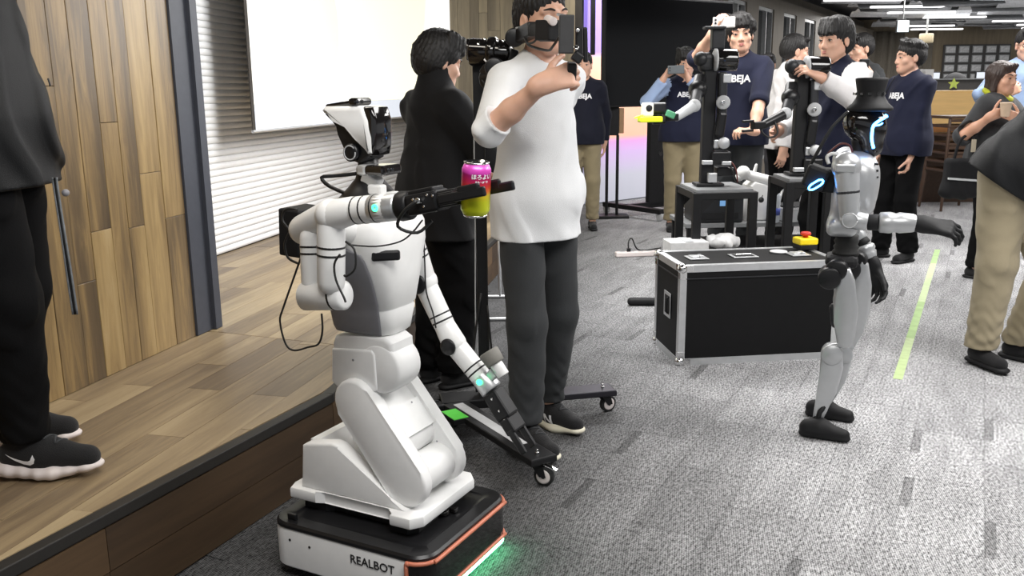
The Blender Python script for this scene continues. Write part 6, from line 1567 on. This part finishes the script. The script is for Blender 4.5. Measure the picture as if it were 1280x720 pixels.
# ------------------------------------------------------------ things on and around the low bench behind the tables
bn = thing('low_bench', 'low dark equipment bench behind the robot arm tables', 'table', (1.75, 6.32, 0), .05)
MB().box((0, 0, .43), (1.15, .5, .03), bev=.004).build('table_top', M['table_gray'], bn)
MB().box((0, 0, .27), (1.10, .46, .02), bev=.003).build('shelf', M['black_matte'], bn)
for sx in (-1, 1):
    for sy in (-1, 1): MB().box((sx * .54, sy * .22, .208), (.04, .04, .416)).build('leg', M['black_metal'], bn)
pr = thing('printer', 'dark grey printer with a small blue display on the low bench', 'printer', (1.41, 6.22, .445), .05)
MB().box((0, 0, .09), (.34, .30, .18), bev=.014).build('body', M['graphite'], pr); MB().box((0, -.14, .20), (.34, .12, .05), Matrix.Rotation(-.4, 3, 'X'), bev=.006).build('control_panel', M['graphite'], pr); o = MB().box((.05, -.152, .135), (.095, .006, .036)).build('display', emis('display_blue', srgb(120, 170, 220), .8), pr, 'lit blue display'); MB().box((0, -.155, .05), (.26, .01, .04)).build('paper_slot', M['black_matte'], pr)
wt = thing('white_tower', 'white plastic unit with a black mark on the low bench', 'box', (1.73, 6.25, .445), .1)
mb = MB(); mb.prism([V(-.11, -.09, 0), V(.13, -.09, 0), V(.13, -.09, .16), V(.06, -.09, .235), V(-.06, -.09, .27), V(-.09, -.09, .24), V(-.085, -.09, .10)], (0, .18, 0), .012, 3); smooth_by_angle(mb.build('body', M['white_plastic'], wt))
mb = MB(); mb.mi = 0; mb.lathe((-.015, -.0905, .145), (0, -1, 0), [(0, .020), (.0012, .020)], 16); mb.box((-.008, -.0912, .171), (.006, .001, .014), Matrix.Rotation(.4, 3, 'Y')); mb.build('mark', M['text_black'], wt, 'black fruit-shaped mark')
wa = thing('small_white_arm', 'small white jointed arm lying across the white unit', 'robot', tuple(V(1.69, 6.20, .715)))
mb = MB(); mb.capsule((-.08, 0, .05), (.12, 0, -.01), .034, .040, 16); mb.build('link', M['white_plastic'], wa); mb = MB(); mb.sphere((-.09, -.01, .06), .048, 16); mb.sphere((-.115, -.01, .03), .03, 12); mb.build('joint', M['white_plastic'], wa); mb = MB(); mb.capsule((-.01, .0, .06), (.0, .0, .11), .014, .01, 10); mb.build('lever', M['white_plastic'], wa)
sc = thing('aluminium_case', 'open silver aluminium tool case on the low bench behind the white bottle', 'case', (2.03, 6.22, .445), .35)
MB().box((0, 0, .05), (.40, .28, .09), bev=.006).build('tray', M['alu'], sc); MB().box((0, 0, .10), (.37, .25, .012)).build('lining', M['black_matte'], sc); mb = MB(); seg_box(mb, V(-.2, -.13, .10), V(.2, -.13, .10), .02, .02); seg_box(mb, V(.2, -.13, .1), V(.2, .13, .10), .02, .02); mb.build('rim', M['chrome'], sc); mb = MB(); seg_box(mb, V(-.1, .13, .10), V(-.02, .16, .30), .014, .014, .002); mb.build('lid_stay', M['alu'], sc)
bo = thing('water_bottle', 'clear white bottle with a blue label on the low bench', 'bottle', (1.80, 6.08, .445))
mb = MB(); mb.lathe((0, 0, 0), (0, 0, 1), [(0, .03), (.004, .034), (.17, .034), (.20, .026), (.225, .014), (.235, .014)], 22); mb.build('bottle', mat('bottle_plastic', (.7, .74, .78), .15, trans=.35), bo); mb = MB(); mb.lathe((0, 0, .05), (0, 0, 1), [(0, .0345), (.05, .0345)], 22); mb.build('label_band', mat('label_blue', srgb(60, 75, 150), .5), bo, 'blue label'); mb = MB(); mb.lathe((0, 0, .232), (0, 0, 1), [(0, .016), (.018, .016)], 16); mb.build('cap', M['white_plastic'], bo)
cb = thing('white_carton', 'white carton standing on the floor behind the flight case', 'box', (.985, 5.0, 0), .1)
MB().box((0, 0, .255), (.22, .16, .51), bev=.004).build('box', M['sheet_white'], cb); MB().box((0, 0, .512), (.05, .16, .002)).build('tape', M['gray_light'], cb)
# crumpled white cloth on a stool behind the case
sd = SDF(.006)
for i in range(12):
    rg2 = random.Random(i); sd.ell((rg2.uniform(-.07, .07), rg2.uniform(-.05, .05), .03 + rg2.uniform(0, .03)), (rg2.uniform(.03, .06), rg2.uniform(.03, .05), rg2.uniform(.02, .04)), np.array(Matrix.Rotation(rg2.uniform(0, 3), 3, 'Z') @ Matrix.Rotation(rg2.uniform(-.6, .6), 3, 'X')), k=.012)
sd.disp(lambda P: folds(P, np.float32(.006), 3.0)); sd.plane((0, 0, 0), (0, 0, -1))
cl = link('white_cloth', sd.mesh('white_cloth', M['sheet_white'])); cl.location = (1.20, 5.0, .452); prop(cl, 'crumpled white cloth with dark creases behind the flight case', 'cloth')
sb = thing('small_stool', 'low black stool under the crumpled white cloth', 'stool', (1.20, 5.0, 0)); MB().box((0, 0, .44), (.24, .18, .024), bev=.004).build('seat', M['black_matte'], sb)
for sx in (-1, 1):
    for sy in (-1, 1): MB().box((sx * .10, sy * .07, .214), (.025, .025, .428)).build('leg', M['black_metal'], sb)
ps = thing('power_strip', 'white power strip lying on the carpet left of the tables', 'power strip', (1.02, 7.25, 0), .12)
MB().box((0, 0, .022), (.34, .06, .04), bev=.008).build('body', M['sole_white'], ps)
for k in range(4): MB().box((-.11 + .075 * k, 0, .0425), (.04, .03, .002)).build('socket', M['gray_light'], ps)
mb = MB(); mb.tube([(-.06, 0, .05), (-.06, .01, .12), (-.02, .05, .14), (.06, .12, .03), (.3, .3, .01)], .006, 6, 5); mb.build('cable', M['cable'], ps); mb = MB(); mb.box((-.06, 0, .055), (.03, .025, .03), bev=.003); mb.build('plug', M['black_plastic'], ps)
mb = MB(); mb.tube([V(1.16, 7.2, .025), V(1.2, 6.6, .012), V(1.02, 5.8, .012), V(.90, 5.2, .012), V(.96, 4.9, .012)], .008, 6, 6); prop(mb.build('extension_cable', M['cable_white']), 'white cable running from the power strip towards the flight case', 'cable')
fb = fl(806, 382); mb = MB(); mb.capsule(fb + V(-.085, .01, .026), fb + V(.13, -.005, .026), .026, .026, 14); prop(mb.build('padded_bar', M['black_matte']), 'short black padded bar on the carpet left of the flight case', 'bar')
fs = thing('floor_frame', 'thin silver floor frame on the carpet behind the black pole', 'frame', (-.08, 5.49, 0))
for nm, a, b in (('bar', (-.34, -.30, .012), (.16, -.30, .012)), ('bar', (-.30, .30, .012), (.16, .30, .012)), ('side_bar', (.15, -.30, .012), (.15, .30, .012)), ('upright', (.0, .30, .012), (.0, .30, .55))): mb = MB(); mb.cyl(a, b, .011, seg=10); mb.build(nm, M['alu'], fs)
# green marking tape
ga, gb = fl(1122, 474), fl(1172, 312); dd = nrm(gb - ga); nn = V(dd[1], -dd[0], 0); rg3 = random.Random(4)
mt = thing('floor_tape', 'strip of worn pale green marking tape along the carpet', 'tape', ga)
L_ = np.linalg.norm(gb - ga); t = 0
M['tape_pale'] = mat('tape_worn', srgb(178, 200, 138), .35, var=.12, scale=25)
while t < L_:
    l_ = min(rg3.uniform(.25, .7), L_ - t); a = dd * t; b = dd * (t + l_); w_ = .021
    mb = MB(); mb.prism([V(*(p[:2]), .0003) for p in (a - nn * w_, b - nn * w_, b + nn * w_, a + nn * w_)], (0, 0, .001)); mb.build('tape_piece', M['tape_pale'] if rg3.random() < .4 else M['tape_green'], mt); t += l_ + .002

# ------------------------------------------------------------ television on its trolley, sign stand
tv = thing('television', 'large dark wall-sized television on a black wheeled trolley', 'television', (1.72, 9.92, 0), math.atan2(.58, .80))
MB().box((0, 0, 1.72), (1.92, .06, 1.12), bev=.008).build('housing', M['black_matte'], tv); MB().box((0, -.0325, 1.72), (1.88, .004, 1.08), bev=.001).build('screen', M['screen_black'], tv)
MB().box((-.10, .06, .66), (.26, .06, 1.2), bev=.006).build('column', M['black_matte'], tv)
for z in (.95, .80, .65): mb = MB(); mb.cyl((-.08, .025, z), (-.08, .031, z), .025, seg=16); mb.build('cable_hole', M['black_gloss'], tv)
for x in (-.55, .30): mb = MB(); seg_box(mb, V(x, -.48, .10), V(x, .40, .10), .07, .05); mb.build('leg', M['black_metal'], tv)
mb = MB(); seg_box(mb, V(-.58, .06, .10), V(.33, .06, .10), .06, .05); mb.build('cross_beam', M['black_metal'], tv)
for x in (-.55, .30):
    for y in (-.45, .37): mb = MB(); mb.lathe((x - .014, y, .045), (1, 0, 0), [(0, .04), (.004, .045), (.024, .045), (.028, .04)], 20); mb.mi = 1; mb.box((x, y, .08), (.045, .03, .02)); mb.build('caster', [M['gray_light'], M['black_metal']], tv)
MB().box((-.10, -.03, 1.08), (.34, .14, .05), bev=.008).build('tray', M['black_matte'], tv)
ss = thing('speaker_stand', 'narrow black box on two slim posts beside the lit panel', 'stand', (at(765, 262, 9.55)[0], 9.55, 0))
MB().box((0, 0, 1.03), (.11, .10, .32), bev=.006).build('box', M['black_matte'], ss); MB().box((.085, .0, 1.02), (.05, .06, .26), bev=.004).build('side_panel', mat('panel_tan', srgb(165, 130, 95), .5), ss)
for x in (-.06, .05): mb = MB(); mb.cyl((x, 0, .03), (x, 0, .87), .016, seg=12); mb.build('post', M['black_metal'], ss)
MB().box((0, 0, .015), (.34, .24, .03), bev=.004).build('base', M['black_metal'], ss)

# ------------------------------------------------------------ back of the hall
sk_o = V(4.90, 9.9, 0)
M['maple'] = mat('maple', srgb(226, 186, 122), .45, var=.06, scale=4, stretch=(1, 1, 8)); M['chair_wood'] = mat('chair_wood', srgb(70, 50, 36), .5, var=.15)
fp = thing('folding_screen_panel', 'light maple counter panel behind the stacked dark stools', 'counter', (5.05, 10.55, 0), -.05)
MB().box((0, 0, 1.075), (.95, .04, .37), bev=.004).build('panel', M['maple'], fp); MB().box((0, .005, .445), (.95, .03, .89), bev=.004).build('lower_panel', M['chair_wood'], fp, 'dark brown lower panel'); MB().box((0, .20, 1.27), (.97, .42, .035), bev=.004).build('counter_top', M['maple'], fp); MB().box((0, -.021, .86), (.95, .012, .10)).build('edge_strip', mat('maple_dark', srgb(165, 110, 60), .5), fp)
def chair(z, first):
    c = thing('stacking_stool', 'dark wooden stacking stool in the stack before the maple panel', 'stool', (4.90, 9.95, z), .1, 'dark stools stacked before the maple panel')
    return c
seat_me = MB().box((0, 0, .44), (.46, .44, .03), bev=.01).mesh('seat', M['chair_wood']); rail_me = MB().box((0, -.20, .405), (.42, .02, .035), bev=.003).mesh('seat_rail', M['chair_wood'])
leg_mes = []
for sx in (-1, 1):
    for sy in (-1, 1): mb = MB(); mb.cyl((sx * .24, sy * .22, .003), (sx * .21, sy * .19, .43), .014, .017, 10); leg_mes.append(mb.mesh('leg', M['chair_wood']))
back_me = MB().box((0, .215, .66), (.42, .02, .10), Matrix.Rotation(-.15, 3, 'X'), bev=.006).mesh('backrest', M['chair_wood'])
for k in range(7):
    c = chair(.095 * k, k == 0); 
    for nm, me in [('seat', seat_me), ('seat_rail', rail_me)] + [('leg', m_) for m_ in leg_mes]: link(nm, me, c)
    c['label'] = ['bottom dark wooden stool of the stack before the maple panel', 'second stool from the bottom of the dark stack', 'third stool from the bottom of the dark stack', 'middle stool of the dark stack', 'third stool from the top of the dark stack', 'second stool from the top of the dark stack', 'topmost dark stool of the stack, below the maple panel'][k]
pt_ = thing('office_partition', 'long dark office partition in front of the far wall', 'partition', (6.55, 12.2, 0), 0)
MB().box((0, 0, .72), (2.6, .06, 1.40), bev=.004).build('panel', M['board_dark'], pt_); MB().box((0, 0, 1.425), (2.62, .09, .015)).build('top_rail', M['frame_gray'], pt_)
for x in (-1.2, 0, 1.2): MB().box((x, 0, .015), (.08, .4, .03)).build('foot', M['black_metal'], pt_)
star = thing('paper_star', 'yellow-green star ornament on the maple counter', 'ornament', (5.13, 10.60, 1.29))
pts_ = [V((.065 if i % 2 == 0 else .03) * math.sin(i * PI / 5), 0, .07 + (.065 if i % 2 == 0 else .03) * math.cos(i * PI / 5)) for i in range(10)]
mb = MB(); mb.prism(pts_, (0, .02, 0)); mb.build('star', mat('star_lime', srgb(205, 225, 110), .5), star); MB().box((0, .01, .01), (.06, .06, .02)).build('foot', M['black_matte'], star)
def monitor(x, y, w, lab):
    t = thing('monitor', lab, 'monitor', (x, y, .74)); MB().box((0, 0, .64), (w, .03, .32), bev=.004).build('housing', M['black_matte'], t); MB().box((0, -.0165, .64), (w - .03, .003, .29)).build('screen', emis('monitor_white', (.85, .9, 1), .9), t, 'lit screen'); MB().box((0, .02, .25), (.05, .03, .5)).build('stand', M['black_metal'], t); MB().box((0, 0, .01), (.22, .16, .02)).build('foot', M['black_metal'], t)
monitor(6.02, 13.4, .50, 'monitor with a pale bluish screen left of the round dark chair backs'); monitor(7.0, 13.4, .44, 'monitor with a bright white screen right of the round dark chair backs')
dk = thing('office_desk', 'long office desk under the monitors behind the partition', 'desk', (6.5, 13.4, 0)); MB().box((0, 0, .725), (2.6, .7, .03)).build('desk_top', M['gray_light'], dk)
for x in (-1.25, 1.25): MB().box((x, 0, .355), (.04, .6, .71)).build('leg', M['frame_gray'], dk)
for i, (x, y_) in enumerate(((6.18, 12.75), (6.76, 12.78))):
    t = thing('office_chair', 'round-backed black office chair, ' + ('left' if i == 0 else 'right') + ' of the two behind the partition', 'chair', (x, y_, 0)); mb = MB(); mb.sphere((0, 0, 1.32), .2, 18, (1, .4, 1)); mb.build('headrest', M['black_matte'], t); MB().box((0, 0, .85), (.42, .07, .7), bev=.03).build('backrest', M['black_matte'], t); MB().box((0, .22, .48), (.46, .44, .08), bev=.03).build('seat', M['black_matte'], t); mb = MB(); mb.cyl((0, .2, .05), (0, .2, .45), .03, seg=12); mb.build('column', M['black_metal'], t)
    for a in range(5): mb = MB(); seg_box(mb, V(0, .2, .06), V(.27 * math.cos(a * 1.257), .2 + .27 * math.sin(a * 1.257), .03), .04, .03); mb.build('leg', M['black_metal'], t)
for i, x in enumerate((4.62, 4.73, 4.86)):
    mb = MB(); mb.box((0, 0, .12), (.095, .16, .24), bev=.004); t = mb.build('binder', M['sheet_white']); t.location = (x, 10.74, 1.289); t.rotation_euler = (0, .03 * (i - 1), 0); prop(t, ['leftmost of the three white binders left of the lime star', 'middle one of the three white binders left of the lime star', 'right one of the three white binders left of the lime star'][i], 'binder', 'white binders on the maple counter')
ex = thing('exit_sign', 'glowing pale blue-white sign hanging from the dark ceiling', 'sign', (at(1128, 33, 13.0)[0], 13.0, at(1128, 33, 13.0)[2]))
MB().box((0, 0, 0), (.17, .05, .16), bev=.006).build('housing', M['frame_gray'], ex); MB().box((0, -.027, 0), (.155, .006, .145)).build('sign_face', emis('sign_cyan', (.72, .92, 1.0), 2.2), ex)
mb = MB(); mb.cyl((0, 0, .10), (0, 0, .42), .012, seg=8); mb.build('hanger', M['frame_gray'], ex)
bl_ = thing('beam_lamp', 'warm pale drum lamp on the far ceiling above the sweatshirt', 'lamp', (at(1158, 46, 18)[0], 18.0, at(1158, 46, 18)[2])); mb = MB(); mb.lathe((0, 0, -.12), (0, 0, 1), [(0, .12), (.02, .13), (.16, .13), (.18, .12)], 24); mb.build('shade', mat('lamp_shade', srgb(150, 138, 112), .6), bl_); mb = MB(); mb.cyl((0, 0, .05), (0, 0, .75), .02, seg=8); mb.build('rod', M['frame_gray'], bl_)

# ------------------------------------------------------------ things people hold
def phone(name, c, xd, zd, sz, mats, label, cat='phone', lens=True):
    xd = nrm(xd); zd = nrm(zd - xd * (np.asarray(zd) @ xd)); yd = np.cross(zd, xd); t = thing(name, label, cat, tuple(c)); R_ = frame(xd, yd, zd)
    MB().box((0, 0, 0), sz, R_, bev=.006).build('body', mats, t)
    if lens:
        for k in range(2): p = xd * (-sz[0] * .38) - yd * (sz[1] * .5) + zd * (sz[2] * (.25 - .3 * k)); mb = MB(); mb.cyl(p + yd * .002, p - yd * .003, .007, seg=12); mb.build('lens', M['night_glass'], t)
    return t
phone('phone', at(845, 87, 8.26), V(1, 0, .04), V(0, 0, 1), (.15, .011, .075), mat('phone_gray', srgb(110, 115, 118), .3, .5), 'grey phone held up by the person with pale blue sleeves')
phone('phone', at(905, 28, 6.30), V(1, -.1, .02), V(0, 0, 1), (.15, .010, .072), mat('phone_white', srgb(215, 212, 210), .3), 'white phone held above the head of the tall smiling person')
t = phone('camera', at(1080, 81, 6.95 + 1.2), V(1, 0, 0), V(0, 0, 1), (.07, .05, .10), M['black_plastic'], 'small dark camera held before the person in grey top', 'camera')
cu = thing('paper_cup', 'pale paper cup held by the person with the dark bob', 'cup', tuple(at(1256, 146, 5.93)))
mb = MB(); mb.lathe((0, 0, 0), (0, 0, 1), [(0, .024), (.004, .026), (.085, .036), (.088, .038), (.092, .036)], 20); mb.build('cup', mat('cup_paper', srgb(200, 175, 150), .6), cu)
# tote bag on the woman's arm
tb = thing('tote_bag', 'black tote bag with a grey stripe hanging from the arm beside the stacked stools', 'bag', tuple(at(1199, 243, 6.12)))
sd = SDF(.007); sd.box((0, 0, .12), (.115, .045, .125), rd=.03, k=.02); sd.cap((-.08, 0, .03), (.08, 0, .03), .06, k=.03, sq=((0, 1, 0), .8)); sd.disp(lambda P: folds(P, np.float32(.008), 1.3)); link('bag', sd.mesh('bag', M['jacket_black']), tb)
mb = MB(); mb.box((0, -.052, .105), (.225, .018, .014), Matrix.Rotation(.08, 3, 'Y'), bev=.003); mb.build('stripe', M['gray_light'], tb, 'grey stripe')
mb = MB(); mb.tube([(-.06, 0, .22), (-.03, .0, .36), (.05, .02, .40), (.07, 0, .30), (.07, 0, .22)], .010, 8, 5); mb.build('strap', M['jacket_black'], tb); MB().box((.055, -.02, .33), (.03, .01, .085), bev=.002).build('tag', mat('tag_beige', srgb(160, 150, 130), .6), tb)
# badge of the navy sweatshirt, strap of the person on the stage
root = navy['root']; T_ = navy['T']; fx_, fy_, up_ = navy['axes']
mb = MB(); c = T_(.10, .16, 1.10); mb.box(c, (.055, .008, .085), frame(fx_, fy_, up_), bev=.002); mb.build('id_badge', M['sheet_gray'], root, 'grey identity badge')
mb = MB(); mb.tube([T_(.05, .10, 1.44), T_(.09, .15, 1.30), c + up_ * .045], .0035, 6, 4); mb.build('lanyard', M['black_matte'], root)
root = left['root']; w2 = left['w2l']
M['strap_stripe'] = mat('strap_gray', srgb(112, 116, 120), .7, var=.2, scale=60)
a_, b_ = w2(at(70, 236, 2.42)), w2(at(80, 300, 2.40)); c_ = w2(at(94, 393, 2.40))
for off, m_ in ((-.005, 'strap_stripe'), (0, 'black_matte'), (.005, 'strap_stripe')):
    mb = MB(); mb.tube([a_ + V(0, off, .03), a_ + V(0, off, 0), b_ + V(0, off, 0), (b_ + c_) / 2 + V(0, off * 1.2, 0), c_ + V(0, off * 1.2, 0)], .0032, 6, 5); mb.build('strap', M[m_], root)
mb = MB(); mb.sphere(w2(at(82, 241, 2.41)), .010, 14); mb.build('cord_stopper', M['gray_plastic'], root)
mb = MB(); mb.tube([w2(at(60, 98, 2.33)), w2(at(62, 104, 2.33)), w2(at(63, 108, 2.33))], .0025, 6, 3); mb.build('zip_pull', M['graphite'], root)
# marks on the shoes
def shoe_mark(info, foot, polys, thick, m, name, side, L, base_x=0.0):
    o = info['shoe'][foot]; me = o.data; bv = BVHTree.FromPolygons([v.co.copy() for v in me.vertices], [tuple(p.vertices) for p in me.polygons])
    mb = MB()
    for tri in polys:
        n = 10; 
        vs = []
        for (y, z) in tri:
            loc, nrm_, i, d = bv.ray_cast(Vector((side * .2, y, z)), Vector((-side, 0, 0)))
            x = loc.x if loc is not None else side * .04
            vs.append(V(x + side * thick, y, z))
        mb.quad(vs)
    # join the strips and link under the person, in the shoe's place
    q = mb.build(name, m, info['root']); q.location = o.location; q.rotation_euler = o.rotation_euler; return q
def strip(top, bot, n=14):
    def samp(P, t):
        P = np.array(P, float); s_ = np.linspace(0, 1, len(P)); return np.interp(t, s_, P[:, 0]), np.interp(t, s_, P[:, 1])
    o = []
    for i in range(n): t0, t1 = i / n, (i + 1) / n; o.append([samp(bot, t0), samp(bot, t1), samp(top, t1), samp(top, t0)])
    return o
sw_b = [(-.050, .078), (-.025, .062), (.000, .050), (.018, .047), (.030, .053), (.034, .066), (.028, .077)]
sw_t = [(-.050, .0785), (-.022, .067), (.002, .060), (.014, .0595), (.021, .063), (.024, .070), (.0275, .0775)]
for ft_ in ('R', 'L'): shoe_mark(left, ft_, strip(sw_t, sw_b, 18), .0016, M['print_white'], 'shoe_mark', 1 if ft_ == 'R' else 1, .3)
def nmark(y0, z0, h, w, sl):
    def bar(a, b, ww): return strip([(a[0] + ww, a[1]), (b[0] + ww, b[1])], [(a[0] - ww, a[1]), (b[0] - ww, b[1])], 5)
    return bar((y0 - w, z0), (y0 - w + sl, z0 + h), .005) + bar((y0 + w, z0), (y0 + w + sl, z0 + h), .005) + bar((y0 - w + sl, z0 + h), (y0 + w, z0), .006)
for ft_ in ('R', 'L'): shoe_mark(white, ft_, nmark(.038, .034, .036, .016, -.008), .0018, M['print_white'], 'shoe_mark', 1, .285)
